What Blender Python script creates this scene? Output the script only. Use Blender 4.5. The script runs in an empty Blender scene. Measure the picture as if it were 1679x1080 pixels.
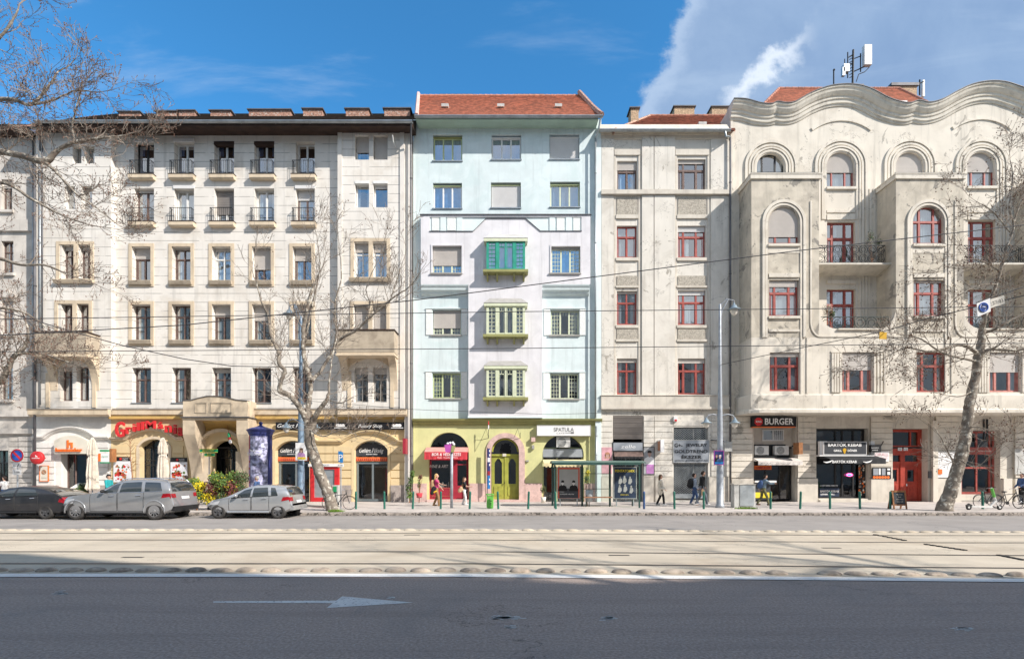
import bpy, bmesh, math, random
from mathutils import Vector, Matrix
R = math.radians
scene = bpy.context.scene
COL = scene.collection
# ---------------------------------------------------------------- camera
cam_d = bpy.data.cameras.new('camera'); cam = bpy.data.objects.new('camera', cam_d); COL.objects.link(cam)
cam.location = (0, 0, 2.05); cam.rotation_euler = (R(90), 0, 0)
cam_d.sensor_width = 36; cam_d.lens = 850/1679*36; cam_d.shift_y = (772-540)/1679
cam_d.clip_start = .1; cam_d.clip_end = 4000
scene.camera = cam
scene.view_settings.view_transform = 'Standard'; scene.view_settings.look = 'None'
scene.view_settings.exposure = .94; scene.view_settings.gamma = 1.0
scene.render.resolution_x = 1024; scene.render.resolution_y = 658
# ---------------------------------------------------------------- sun and sky
SUN = Vector((-1.5, 1.0, -1.35)).normalized()
el = math.asin(-SUN.z);
sd = bpy.data.lights.new('sun', 'SUN'); sd.energy = 3.35; sd.angle = R(.55); sd.color = (1.0, .935, .86)
so = bpy.data.objects.new('sun', sd); COL.objects.link(so)
so.rotation_euler = SUN.to_track_quat('-Z', 'Y').to_euler(); so.location = (20, -20, 60)
W = bpy.data.worlds.new('World'); scene.world = W; W.use_nodes = True
def nd(nt, t, **k):
 n = nt.nodes.new(t)
 for a, v in k.items(): setattr(n, a, v)
 return n
def mth(nt, op, a, b=None, c=None, clamp=False):
 n = nt.nodes.new('ShaderNodeMath'); n.operation = op; n.use_clamp = clamp
 for i, v in enumerate((a, b, c)):
  if v is None: continue
  if isinstance(v, (int, float)): n.inputs[i].default_value = v
  else: nt.links.new(v, n.inputs[i])
 return n.outputs[0]
def mapr(nt, v, a, b, c=0., d=1., smooth=True):
 n = nt.nodes.new('ShaderNodeMapRange'); n.interpolation_type = 'SMOOTHSTEP' if smooth else 'LINEAR'
 nt.links.new(v, n.inputs[0])
 for i, x in enumerate((a, b, c, d)): n.inputs[i+1].default_value = x
 return n.outputs[0]
def mixc(nt, f, a, b, bt='MIX'):
 n = nt.nodes.new('ShaderNodeMix'); n.data_type = 'RGBA'; n.blend_type = bt
 for s, v in ((0, f), (6, a), (7, b)):
  if isinstance(v, (int, float)): n.inputs[s].default_value = v
  elif isinstance(v, tuple): n.inputs[s].default_value = (v[0], v[1], v[2], 1)
  else: nt.links.new(v, n.inputs[s])
 return n.outputs[2]
def noise(nt, vec, scale, detail=4, rough=.55, dist=0.):
 n = nt.nodes.new('ShaderNodeTexNoise'); n.inputs['Scale'].default_value = scale
 n.inputs['Detail'].default_value = detail; n.inputs['Roughness'].default_value = rough
 n.inputs['Distortion'].default_value = dist
 if vec is not None: nt.links.new(vec, n.inputs['Vector'])
 return n.outputs[0]
nt = W.node_tree
bg = nt.nodes['Background']; bg.inputs[1].default_value = .15
sky = nd(nt, 'ShaderNodeTexSky', sky_type='NISHITA', sun_disc=False, sun_elevation=el, air_density=1.0, dust_density=.3, ozone_density=3.0, altitude=150)
sky.sun_rotation = math.atan2(-SUN.x, -SUN.y)
tc = nd(nt, 'ShaderNodeTexCoord'); sx = nd(nt, 'ShaderNodeSeparateXYZ'); nt.links.new(tc.outputs['Generated'], sx.inputs[0])
yy = mth(nt, 'MAXIMUM', sx.outputs[1], .08)
u = mth(nt, 'DIVIDE', sx.outputs[0], yy); v = mth(nt, 'DIVIDE', sx.outputs[2], yy)
cb = nd(nt, 'ShaderNodeCombineXYZ'); nt.links.new(u, cb.inputs[0]); nt.links.new(v, cb.inputs[1])
cv = cb.outputs[0]
n1 = noise(nt, cv, 3.2, 8, .62, .25); n2 = noise(nt, cv, 9., 7, .6)
# the big bank of cloud to the right: edge runs up from u=.2 at v=.68
edge = mth(nt, 'ADD', mth(nt, 'MULTIPLY', mth(nt, 'SUBTRACT', v, .70), .42), .235)
d1 = mth(nt, 'SUBTRACT', u, edge)
d1 = mth(nt, 'ADD', d1, mth(nt, 'MULTIPLY', mth(nt, 'SUBTRACT', n1, .5), .42))
d1 = mth(nt, 'ADD', d1, mth(nt, 'MULTIPLY', mth(nt, 'SUBTRACT', n2, .5), .07))
bank = mapr(nt, d1, -.012, .03)
rim = mapr(nt, mth(nt, 'ABSOLUTE', mth(nt, 'SUBTRACT', d1, .03)), .06, .0)
# streak of bright torn cloud, from (1210,170) to (1300,80)
w = mth(nt, 'SUBTRACT', mth(nt, 'SUBTRACT', v, .705), mth(nt, 'MULTIPLY', mth(nt, 'SUBTRACT', u, .44), 1.0))
w = mth(nt, 'ADD', w, mth(nt, 'MULTIPLY', mth(nt, 'SUBTRACT', n2, .5), .30))
st = mapr(nt, mth(nt, 'ABSOLUTE', w), .05, .0)
st = mth(nt, 'MULTIPLY', st, mapr(nt, mth(nt, 'ABSOLUTE', mth(nt, 'SUBTRACT', u, .48)), .12, .03))
# fine wisps
mp = nd(nt, 'ShaderNodeMapping'); nt.links.new(cv, mp.inputs[0]); mp.inputs['Rotation'].default_value = (0, 0, R(-50)); mp.inputs['Scale'].default_value = (1.2, 4.5, 1)
n3 = noise(nt, mp.outputs[0], 1.6, 6, .6, .4)
wisp = mth(nt, 'MULTIPLY', mapr(nt, n3, .52, .78), .5)
lw = mth(nt, 'MULTIPLY', mapr(nt, mth(nt, 'ADD', mth(nt, 'ADD', u, mth(nt,'MULTIPLY',n1,.25)), mth(nt, 'MULTIPLY', v, .25)), -.66, -.78), mapr(nt, n1, .35, .6))
wisp = mth(nt, 'MAXIMUM', wisp, mth(nt, 'MULTIPLY', lw, .6))
hz = mapr(nt, n1, .3, .75)
skyc = mixc(nt, 1., sky.outputs[0], (.27, .70, .86), 'MULTIPLY')
ccol = mixc(nt, hz, (.95, 1.42, 2.25), (1.3, 1.8, 2.6))
ccol = mixc(nt, mth(nt, 'MULTIPLY', rim, .45), ccol, (2.3, 2.8, 3.5))
ccol = mixc(nt, mth(nt, 'MULTIPLY', mapr(nt, n3, .48, .72), .35), ccol, (1.9, 2.4, 3.1))
ccol = mixc(nt, st, ccol, (3.1, 3.4, 3.8))
c0 = mixc(nt, wisp, skyc, (1.5, 2.1, 3.0))
c1 = mixc(nt, mth(nt, 'MULTIPLY', bank, .93), c0, ccol)
c2 = mixc(nt, mth(nt, 'MULTIPLY', mapr(nt, sx.outputs[1], .0, -.25), mth(nt, 'MULTIPLY', mapr(nt, noise(nt, tc.outputs['Generated'], 2.2, 6), .35, .6), .85)), c1, (3.3, 3.4, 3.5))   # unseen white cloud, added behind the camera as neutral fill light
nt.links.new(c2, bg.inputs[0])
# ---------------------------------------------------------------- helpers
F, H0, CX, HY = 850.0, 2.05, 839.5, 772.0
D = 32.8
def PX(px, Y=D): return (px-CX)*Y/F
def PZ(py, Y=D): return H0+(HY-py)*Y/F
def GY(py, z=0.): return F*(H0-z)/(py-HY)          # depth of a ground point seen at row py
SW = .12                                           # pavement height
ORG = {}
def org(o): return ORG.get(o.name, Vector((0, 0, 0))) if o else Vector((0, 0, 0))
def tag(o, label=None, cat=None, group=None, kind=None):
 if label: o['label'] = label
 if cat: o['category'] = cat
 if group: o['group'] = group
 if kind: o['kind'] = kind
 return o
def thing(name, label, cat, loc, group=None):
 o = bpy.data.objects.new(name, None); COL.objects.link(o); o.location = loc; o.empty_display_size = .3
 ORG[o.name] = Vector(loc); return tag(o, label, cat, group)
def copy_tree(o, loc, label=None, parent=None, rz=None):
 c = o.copy(); COL.objects.link(c); c.parent = parent
 if parent is None:
  c.location = loc
  if rz is not None: c.rotation_euler.z = rz
  if label: c['label'] = label
 for ch in list(o.children): copy_tree(ch, None, None, c)
 return c
SPLIT = {'plinth', 'pilaster', 'rustication', 'surrounds', 'panel', 'console', 'door_surround', 'sill', 'flutes', 'bands', 'relief_panel', 'step', 'surround', 'mouldings', 'bracket', 'glass_panel', 'rail', 'cornice', 'arm', 'moulding', 'green_band', 'side_panel', 'leg', 'seat_leg', 'mark', 'strap', 'page', 'picture', 'emblem', 'panel_moulding'}
class MB:
 def __init__(s): s.v = []; s.f = []; s.m = []; s.mi = 0
 def face(s, pts):
  n = len(s.v); s.v += [tuple(p) for p in pts]; s.f.append(tuple(range(n, n+len(pts)))); s.m.append(s.mi)
 def raw(s, vs, fs):
  n = len(s.v); s.v += [tuple(p) for p in vs]
  for f in fs: s.f.append(tuple(i+n for i in f)); s.m.append(s.mi)
 def box(s, x0, x1, y0, y1, z0, z1):
  if x0 > x1: x0, x1 = x1, x0
  if y0 > y1: y0, y1 = y1, y0
  if z0 > z1: z0, z1 = z1, z0
  v = [(x, y, z) for z in (z0, z1) for y in (y0, y1) for x in (x0, x1)]
  s.raw(v, [(0, 2, 3, 1), (4, 5, 7, 6), (0, 1, 5, 4), (2, 6, 7, 3), (0, 4, 6, 2), (1, 3, 7, 5)])
 def prism(s, pts, y0, y1):            # outline in XZ (counter-clockwise seen from -Y), front y0, back y1
  n = len(pts); v = [(p[0], y0, p[1]) for p in pts]+[(p[0], y1, p[1]) for p in pts]
  s.raw(v, [tuple(range(n)), tuple(range(2*n-1, n-1, -1))]+[(i, i+n, (i+1) % n+n, (i+1) % n) for i in range(n)])
 def prism_z(s, pts, z0, z1):
  n = len(pts); v = [(p[0], p[1], z0) for p in pts]+[(p[0], p[1], z1) for p in pts]
  s.raw(v, [tuple(range(n-1, -1, -1)), tuple(range(n, 2*n))]+[(i, (i+1) % n, (i+1) % n+n, i+n) for i in range(n)])
 def prism_x(s, pts, x0, x1):          # outline in YZ
  n = len(pts); v = [(x0, p[0], p[1]) for p in pts]+[(x1, p[0], p[1]) for p in pts]
  s.raw(v, [tuple(range(n)), tuple(range(2*n-1, n-1, -1))]+[(i, i+n, (i+1) % n+n, (i+1) % n) for i in range(n)])
 def strip(s, prof, path, y):
  """moulding: path [(x,z)] in the facade plane y, prof [(offset along path normal, projection)]"""
  P = [Vector((p[0], p[1])) for p in path]; rows = []
  for i, p in enumerate(P):
   a = (P[i]-P[i-1]).normalized() if i else (P[1]-P[0]).normalized()
   b = (P[i+1]-P[i]).normalized() if i < len(P)-1 else a
   t = (a+b).normalized(); k = 1/max(.5, t.dot(a)); nrm = Vector((-t.y, t.x))*k
   rows.append([(p.x+nrm.x*o, y-pr, p.y+nrm.y*o) for o, pr in prof])
  n = len(prof); vs = [q for r in rows for q in r]; fs = []
  for i in range(len(rows)-1):
   for j in range(n-1): fs.append((i*n+j, (i+1)*n+j, (i+1)*n+j+1, i*n+j+1))
  fs += [tuple(range(n)), tuple(range((len(rows)-1)*n+n-1, (len(rows)-1)*n-1, -1))]
  s.raw(vs, fs)
 def tube(s, pts, rs, n=8, cap=True):
  pts = [Vector(p) for p in pts]
  if isinstance(rs, (int, float)): rs = [rs]*len(pts)
  base = len(s.v); up = None
  for i, p in enumerate(pts):
   t = (pts[min(i+1, len(pts)-1)]-pts[max(i-1, 0)])
   t = t.normalized() if t.length > 1e-9 else Vector((0, 0, 1))
   if up is None: up = Vector((0, 0, 1)) if abs(t.z) < .9 else Vector((1, 0, 0))
   a = t.cross(up)
   if a.length < 1e-4: a = t.cross(Vector((1, .3, 0)))
   a.normalize(); b = a.cross(t); up = b
   for k in range(n):
    an = 2*math.pi*k/n; s.v.append(tuple(p+(a*math.cos(an)+b*math.sin(an))*rs[i]))
  for i in range(len(pts)-1):
   for k in range(n):
    k2 = (k+1) % n; s.f.append((base+i*n+k, base+i*n+k2, base+(i+1)*n+k2, base+(i+1)*n+k)); s.m.append(s.mi)
  if cap:
   s.f.append(tuple(base+k for k in range(n-1, -1, -1))); s.m.append(s.mi)
   s.f.append(tuple(base+(len(pts)-1)*n+k for k in range(n))); s.m.append(s.mi)
 def cyl(s, p0, p1, r0, r1=None, n=16): s.tube([p0, p1], [r0, r0 if r1 is None else r1], n)
 def lathe(s, c, prof, n=24):          # prof [(r,z)] about the vertical through c
  base = len(s.v); m = len(prof)
  for k in range(n):
   a = 2*math.pi*k/n
   for r, z in prof: s.v.append((c[0]+r*math.cos(a), c[1]+r*math.sin(a), c[2]+z))
  for k in range(n):
   k2 = (k+1) % n
   for j in range(m-1): s.f.append((base+k*m+j, base+k2*m+j, base+k2*m+j+1, base+k*m+j+1)); s.m.append(s.mi)
 def lathe_y(s, c, prof, n=28):        # prof [(r,y)] about the Y axis through c
  base = len(s.v); m = len(prof)
  for k in range(n):
   a = 2*math.pi*k/n
   for r, y in prof: s.v.append((c[0]+r*math.cos(a), c[1]+y, c[2]+r*math.sin(a)))
  for k in range(n):
   k2 = (k+1) % n
   for j in range(m-1): s.f.append((base+k*m+j, base+k*m+j+1, base+k2*m+j+1, base+k2*m+j)); s.m.append(s.mi)
 def ball(s, c, r, n=8, m=6):
  if isinstance(r, (int, float)): r = (r, r, r)
  base = len(s.v)
  for i in range(m+1):
   t = math.pi*i/m
   for k in range(n):
    a = 2*math.pi*k/n
    s.v.append((c[0]+r[0]*math.sin(t)*math.cos(a), c[1]+r[1]*math.sin(t)*math.sin(a), c[2]+r[2]*math.cos(t)))
  for i in range(m):
   for k in range(n):
    k2 = (k+1) % n; s.f.append((base+i*n+k, base+(i+1)*n+k, base+(i+1)*n+k2, base+i*n+k2)); s.m.append(s.mi)
 def text(s, body, xc, zb, y, h, w=None, depth=.012, shear=0., bold=0., rot=None, ext=0.):
  """lettering standing in the XZ plane facing -Y; h = cap height, w = total width"""
  cu = bpy.data.curves.new('t', 'FONT'); cu.body = body; cu.size = 1; cu.shear = shear; cu.offset = bold; cu.resolution_u = 3; cu.extrude = ext
  ob = bpy.data.objects.new('t', cu); COL.objects.link(ob)
  dg = bpy.context.evaluated_depsgraph_get(); dg.update()
  me = bpy.data.meshes.new_from_object(ob.evaluated_get(dg))
  V = [x.co.copy() for x in me.vertices]; P = [tuple(p.vertices) for p in me.polygons]
  bpy.data.objects.remove(ob); bpy.data.curves.remove(cu); bpy.data.meshes.remove(me)
  if not V: return
  x0 = min(q.x for q in V); x1 = max(q.x for q in V)
  sc = h/.70; sxx = sc if w is None else w/(x1-x0)
  pts = [Vector(((q.x-(x0+x1)/2)*sxx, -q.z, q.y*sc)) for q in V]
  if rot: pts = [Matrix.Rotation(rot, 3, 'Y') @ p for p in pts]
  n = len(pts)
  vs = [(xc+p.x, y-depth+p.y, zb+p.z) for p in pts]
  s.raw(vs, P)
 def pieces(s, tol=.14):
  bb = {}; par = list(range(len(s.f)))
  vp = {}
  def find(a):
   while par[a] != a: par[a] = par[par[a]]; a = par[a]
   return a
  for i, f in enumerate(s.f):
   for k in f:
    j = vp.setdefault(k, i)
    if j != i: par[find(i)] = find(j)
  for i, f in enumerate(s.f):
   r = find(i); b = bb.setdefault(r, [1e9, -1e9]*3)
   for k in f:
    for a in range(3): b[2*a] = min(b[2*a], s.v[k][a]); b[2*a+1] = max(b[2*a+1], s.v[k][a])
  gs = [[b, [r]] for r, b in bb.items()]; ch = True
  while ch:
   ch = False; out = []
   for b, rs in gs:
    for o in out:
     if all(b[2*a] < o[0][2*a+1]+tol and b[2*a+1] > o[0][2*a]-tol for a in range(3)):
      for a in range(3): o[0][2*a] = min(o[0][2*a], b[2*a]); o[0][2*a+1] = max(o[0][2*a+1], b[2*a+1])
      o[1] += rs; ch = True; break
    else: out.append([b, rs])
   gs = out
  res = []
  for b, rs in gs:
   rs = set(rs); m = MB()
   for i, f in enumerate(s.f):
    if find(i) in rs: m.mi = s.m[i]; m.face([s.v[k] for k in f])
   res.append(m)
  return res
 def build(s, name, mat, parent=None, smooth=False, label=None):
  if name in SPLIT and parent:
   for m in s.pieces(): o = m.build_one(name, mat, parent, smooth, label)
   return o
  return s.build_one(name, mat, parent, smooth, label)
 def build_one(s, name, mat, parent=None, smooth=False, label=None):
  me = bpy.data.meshes.new(name); o0 = org(parent)
  me.from_pydata([(a-o0.x, b-o0.y, c-o0.z) for a, b, c in s.v], [], s.f)
  for m in (mat if isinstance(mat, (list, tuple)) else [mat]): me.materials.append(m)
  if isinstance(mat, (list, tuple)): me.polygons.foreach_set('material_index', s.m)
  if smooth: me.polygons.foreach_set('use_smooth', [True]*len(me.polygons))
  me.update()
  o = bpy.data.objects.new(name, me); COL.objects.link(o)
  if parent: o.parent = parent; ORG[o.name] = o0
  if label: o['label'] = label
  return o
def arc_pts(x0, x1, zs, rise, n=16):
 """points of an arch from (x0,zs) over to (x1,zs)"""
 hw = (x1-x0)/2; xm = (x0+x1)/2
 if rise > hw*.85: return [(xm-hw*math.cos(math.pi*i/n), zs+rise*math.sin(math.pi*i/n)) for i in range(n+1)]
 r = (hw*hw+rise*rise)/(2*rise); a = math.asin(hw/r)
 return [(xm+r*math.sin(-a+2*a*i/n), zs+rise-r+r*math.cos(-a+2*a*i/n)) for i in range(n+1)]
def wall(mb, x0, x1, z0, z1, y, holes=(), dep=.35, top=None):
 """front face of a wall with openings (x0,x1,z0,z1[,rise]) and their reveals"""
 hs = [(h+(0,))[:5] for h in holes]
 xs = sorted({x0, x1}|{q for h in hs for q in h[:2] if x0 < q < x1}); zs = sorted({z0, z1}|{q for h in hs for q in h[2:4] if z0 < q < z1})
 for i in range(len(xs)-1):
  for j in range(len(zs)-1):
   cx = (xs[i]+xs[i+1])/2; cz = (zs[j]+zs[j+1])/2
   if any(h[0] < cx < h[1] and h[2] < cz < h[3] for h in hs): continue
   mb.face([(xs[i], y, zs[j]), (xs[i+1], y, zs[j]), (xs[i+1], y, zs[j+1]), (xs[i], y, zs[j+1])])
 for a, b, c, d, r in hs:
  s_ = d-r
  mb.face([(a, y, c), (a, y, s_), (a, y+dep, s_), (a, y+dep, c)]); mb.face([(b, y, c), (b, y+dep, c), (b, y+dep, s_), (b, y, s_)])
  mb.face([(a, y, c), (a, y+dep, c), (b, y+dep, c), (b, y, c)])
  if r == 0: mb.face([(a, y, d), (b, y, d), (b, y+dep, d), (a, y+dep, d)])
  else:
   P = arc_pts(a, b, s_, r, 20); m = len(P)//2
   for i in range(len(P)-1):
    p, q = P[i], P[i+1]
    mb.face([(p[0], y, p[1]), (q[0], y, q[1]), (q[0], y+dep, q[1]), (p[0], y+dep, p[1])])
    cn = (a, d) if i < m else (b, d)
    mb.face([(cn[0], y, cn[1]), (p[0], y, p[1]), (q[0], y, q[1])])
def courses(mb, x0, x1, z0, z1, y, pitch, gap=.045, proud=.035):
 n = max(1, round((z1-z0)/pitch)); p = (z1-z0)/n
 for i in range(n): mb.box(x0, x1, y-proud, y+.02, z0+i*p+gap/2, z0+(i+1)*p-gap/2)
# ---------------------------------------------------------------- materials
M = {}
def mat(name, col, rough=.85, metal=0., var=.10, vscale=1.5, bump=0., bscale=30., stain=None, patch=None, joint=None,
  streak=0., obj=False, spec=.4, coat=0., speck=None, wave=None, drag=0., crack=None):
 m = bpy.data.materials.new(name); m.use_nodes = True; nt = m.node_tree; b = nt.nodes['Principled BSDF']
 b.inputs['Roughness'].default_value = rough; b.inputs['Metallic'].default_value = metal
 b.inputs['Specular IOR Level'].default_value = spec
 if coat: b.inputs['Coat Weight'].default_value = coat; b.inputs['Coat Roughness'].default_value = .06
 if obj: pos = nd(nt, 'ShaderNodeTexCoord').outputs['Object']
 else: pos = nd(nt, 'ShaderNodeNewGeometry').outputs['Position']
 c = mixc(nt, mapr(nt, noise(nt, pos, vscale, 5), .3, .7), tuple(x*(1-var) for x in col), tuple(min(1, x*(1+var)) for x in col))
 hgt = None
 if speck:   # (colour, scale, threshold)
  s = noise(nt, pos, speck[1], 2, .5); c = mixc(nt, mapr(nt, s, speck[2], speck[2]+.06), c, speck[0])
 if drag:    # marks dragged along the street
  mp = nd(nt, 'ShaderNodeMapping'); nt.links.new(pos, mp.inputs[0]); mp.inputs['Scale'].default_value = (.10, 1.5, 1)
  c = mixc(nt, mth(nt, 'MULTIPLY', mapr(nt, noise(nt, mp.outputs[0], 1.4, 7, .65), .45, .68), drag), c, tuple(x*.6 for x in col))
 if crack:   # (scale, width)
  s = mth(nt, 'ABSOLUTE', mth(nt, 'SUBTRACT', noise(nt, pos, crack[0], 9, .62, .4), .5)); c = mixc(nt, mth(nt, 'MULTIPLY', mth(nt, 'LESS_THAN', s, crack[1]), mapr(nt, noise(nt, pos, crack[0]*.7, 3), .5, .56)), c, tuple(x*.45 for x in col))
 if streak:
  mp = nd(nt, 'ShaderNodeMapping'); nt.links.new(pos, mp.inputs[0]); mp.inputs['Scale'].default_value = (3.2, 3.2, .22)
  s = noise(nt, mp.outputs[0], 1.1, 6, .62)
  c = mixc(nt, mth(nt, 'MULTIPLY', mapr(nt, s, .5, .74), streak), c, tuple(x*.55 for x in col))
 if stain:   # (colour, amount, scale)
  s = noise(nt, pos, stain[2], 6, .65, .6); c = mixc(nt, mth(nt, 'MULTIPLY', mapr(nt, s, .48, .68), stain[1]), c, stain[0])
 if joint:   # (pitch, offset, line width, darkening)
  sp = nd(nt, 'ShaderNodeSeparateXYZ'); nt.links.new(pos, sp.inputs[0])
  wob = mth(nt, 'MULTIPLY', noise(nt, pos, 3., 3), .012)
  fr = mth(nt, 'FRACT', mth(nt, 'DIVIDE', mth(nt, 'ADD', mth(nt, 'ADD', sp.outputs[2], wob), joint[1]), joint[0]))
  ln = mth(nt, 'LESS_THAN', fr, joint[2]/joint[0])
  gap = mth(nt, 'MULTIPLY', ln, mapr(nt, noise(nt, pos, 1.3, 4), .34, .5))
  c = mixc(nt, mth(nt, 'MULTIPLY', gap, joint[3]), c, tuple(x*.42 for x in col))
  hgt = mth(nt, 'MULTIPLY', ln, -1.5)
 if patch:   # (colour, threshold, scale)
  s = noise(nt, pos, patch[2], 7, .7, 1.2); f = mapr(nt, s, patch[1], patch[1]+.012)
  e = mapr(nt, s, patch[1]-.012, patch[1])
  c = mixc(nt, mth(nt, 'MULTIPLY', mth(nt, 'SUBTRACT', e, f), .5), c, tuple(x*.4 for x in patch[0])); c = mixc(nt, f, c, patch[0])
 if wave:    # horizontal ribs (pitch, depth colour)
  sp = nd(nt, 'ShaderNodeSeparateXYZ'); nt.links.new(pos, sp.inputs[0])
  fr = mth(nt, 'FRACT', mth(nt, 'DIVIDE', sp.outputs[2], wave[0])); ln = mth(nt, 'LESS_THAN', fr, .14)
  c = mixc(nt, mth(nt, 'MULTIPLY', ln, wave[1]), c, tuple(x*.35 for x in col))
 nt.links.new(c, b.inputs['Base Color'])
 if bump or hgt is not None:
  h = noise(nt, pos, bscale, 4)
  if hgt is not None: h = mth(nt, 'ADD', h, hgt)
  bn = nd(nt, 'ShaderNodeBump'); bn.inputs['Strength'].default_value = bump or .3; bn.inputs['Distance'].default_value = .02
  nt.links.new(h, bn.inputs['Height']); nt.links.new(bn.outputs[0], b.inputs['Normal'])
 M[name] = m; return m
def glass(name, fac=.42, tint=(.72, .8, .85), rough=.015, wob=.06, refl=(1, 1, 1)):
 m = bpy.data.materials.new(name); m.use_nodes = True; nt = m.node_tree; nt.nodes.clear()
 o = nd(nt, 'ShaderNodeOutputMaterial'); mx = nd(nt, 'ShaderNodeMixShader'); mx.inputs[0].default_value = fac
 t = nd(nt, 'ShaderNodeBsdfTransparent'); t.inputs[0].default_value = (*tint, 1)
 g = nd(nt, 'ShaderNodeBsdfGlossy'); g.inputs['Roughness'].default_value = rough; g.inputs[0].default_value = (*refl, 1)
 pos = nd(nt, 'ShaderNodeNewGeometry').outputs['Position']
 bn = nd(nt, 'ShaderNodeBump'); bn.inputs['Strength'].default_value = wob; bn.inputs['Distance'].default_value = .05
 nt.links.new(noise(nt, pos, 1.7, 2), bn.inputs['Height']); nt.links.new(bn.outputs[0], g.inputs['Normal'])
 nt.links.new(t.outputs[0], mx.inputs[1]); nt.links.new(g.outputs[0], mx.inputs[2]); nt.links.new(mx.outputs[0], o.inputs[0])
 M[name] = m; return m
glass('glass', .40); glass('shop_glass', .11, (.8, .84, .86)); glass('car_glass', .34, (.30, .34, .34), .01, .01)
glass('door_glass', .12, (.6, .62, .62)); glass('shelter_glass', .10, (.86, .93, .9), .02, .01)
mat('asphalt', (.375, .295, .25), .95, var=.24, vscale=26, bump=.6, bscale=60, speck=((.5, .48, .46), 40, .64), drag=.3, crack=(.35, .002), stain=((.19, .185, .18), .45, .25))
mat('asphalt_far', (.31, .285, .265), .9, drag=.3, crack=(.5, .002), var=.08, vscale=.5, bump=.3, bscale=90, speck=((.3, .29, .28), 60, .68), stain=((.21, .20, .19), .4, .35))
mat('concrete', (.53, .46, .36), .9, drag=.42, crack=(.6, .002), var=.09, vscale=.5, bump=.3, bscale=60, speck=((.3, .25, .2), 50, .7), stain=((.40, .32, .23), .5, .3))
mat('pavement', (.52, .47, .43), .9, var=.09, vscale=.8, bump=.2, bscale=60, stain=((.27, .25, .24), .5, .7), speck=((.3, .28, .26), 45, .66))
mat('kerb', (.28, .245, .215), .9, var=.35, vscale=5, bump=.8, bscale=18, speck=((.08, .07, .06), 9, .55))
mat('paint', (.62, .62, .60), .7, var=.1, vscale=4, speck=((.14, .14, .15), 22, .62), bump=.2, bscale=60)
mat('paint_fresh', (.78, .76, .72), .7, var=.06, vscale=3, speck=((.3, .3, .3), 22, .68))
mat('rail', (.10, .085, .075), .45, metal=.6, var=.3, vscale=1, stain=((.2, .13, .09), .6, .8))
mat('earth', (.13, .10, .07), .95, var=.3, vscale=2, bump=.8, bscale=12)
mat('cream', (.74, .705, .65), .9, var=.05, vscale=.7, bump=.12, bscale=40, joint=(.556, .08, .036, .95), stain=((.52, .46, .38), .45, .45), streak=.45)
mat('cream_plain', (.72, .685, .63), .9, var=.06, vscale=.8, bump=.12, bscale=40, stain=((.55, .49, .42), .4, .5), streak=.32)
mat('beige', (.64, .53, .39), .9, var=.08, vscale=1.3, bump=.12, bscale=40, stain=((.40, .33, .25), .5, .9), streak=.5)
mat('dirty_beige', (.46, .39, .30), .9, var=.12, vscale=1.5, bump=.3, bscale=40, stain=((.26, .21, .16), .6, 1.3), streak=.6)
mat('yellow', (.71, .56, .33), .9, var=.05, vscale=.9, bump=.12, bscale=40, stain=((.58, .45, .27), .4, .6), streak=.25)
mat('ochre', (.60, .39, .13), .85, var=.08, vscale=1.2, stain=((.42, .29, .12), .5, .9))
mat('white_plaster', (.76, .74, .70), .9, var=.05, vscale=1, bump=.1, bscale=40, stain=((.52, .49, .46), .35, .7), streak=.25)
mat('granite', (.38, .33, .30), .75, var=.16, vscale=3, speck=((.2, .17, .16), 40, .6), bump=.1, bscale=40)
mat('grey_stone', (.60, .56, .51), .9, var=.12, vscale=1, bump=.3, bscale=22, stain=((.36, .33, .3), .5, .8), streak=.5)
mat('mint', (.64, .725, .735), .88, var=.05, vscale=1.2, bump=.15, bscale=50, stain=((.49, .61, .61), .45, .6), streak=.36)
mat('lavender', (.71, .70, .725), .88, var=.05, vscale=1.2, bump=.2, bscale=50, stain=((.57, .56, .59), .5, .7), streak=.4)
mat('mint_light', (.69, .775, .775), .88, var=.05, vscale=1.5, bump=.12, bscale=50)
mat('soffit_green', (.38, .50, .42), .9, var=.07, vscale=1.2)
mat('relief', (.76, .78, .76), .9, var=.08, vscale=18, bump=.9, bscale=14)
mat('lime', (.63, .62, .31), .88, var=.06, vscale=1.2, bump=.3, bscale=45, stain=((.50, .52, .25), .4, .8), speck=((.45, .43, .24), 28, .68), streak=.2)
mat('olive', (.30, .30, .12), .7, var=.08, vscale=2, streak=.3)
mat('lime_frame', (.52, .58, .32), .6, var=.08, vscale=3)
mat('pale_green', (.62, .66, .48), .6, var=.08, vscale=3)
mat('teal', (.03, .30, .215), .5, var=.15, vscale=3)
mat('pink_stone', (.62, .44, .40), .8, var=.14, vscale=3, speck=((.4, .26, .22), 32, .62), bump=.2, bscale=30, stain=((.45, .33, .28), .4, 1.5))
mat('ivory', (.69, .655, .59), .9, var=.05, vscale=.9, bump=.15, bscale=40, crack=(.8, .0035), patch=((.38, .35, .30), .638, .6), stain=((.46, .42, .36), .45, .5), streak=.5)
mat('ivory_stone', (.62, .575, .50), .9, var=.08, vscale=1.2, bump=.2, bscale=35, stain=((.42, .37, .32), .5, .9), streak=.4)
mat('pebble', (.46, .42, .355), .95, var=.16, vscale=9, bump=1., bscale=26, speck=((.22, .2, .17), 26, .56))
mat('nouveau', (.69, .64, .555), .9, var=.06, vscale=.8, bump=.2, bscale=35, crack=(.7, .0035), patch=((.38, .35, .30), .63, .55), stain=((.46, .41, .34), .42, .45), streak=.5)
mat('nouveau_rough', (.55, .50, .415), .95, var=.12, vscale=1.5, bump=.6, bscale=22, patch=((.27, .25, .22), .59, .6), stain=((.33, .295, .245), .6, .7), streak=.45)
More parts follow.
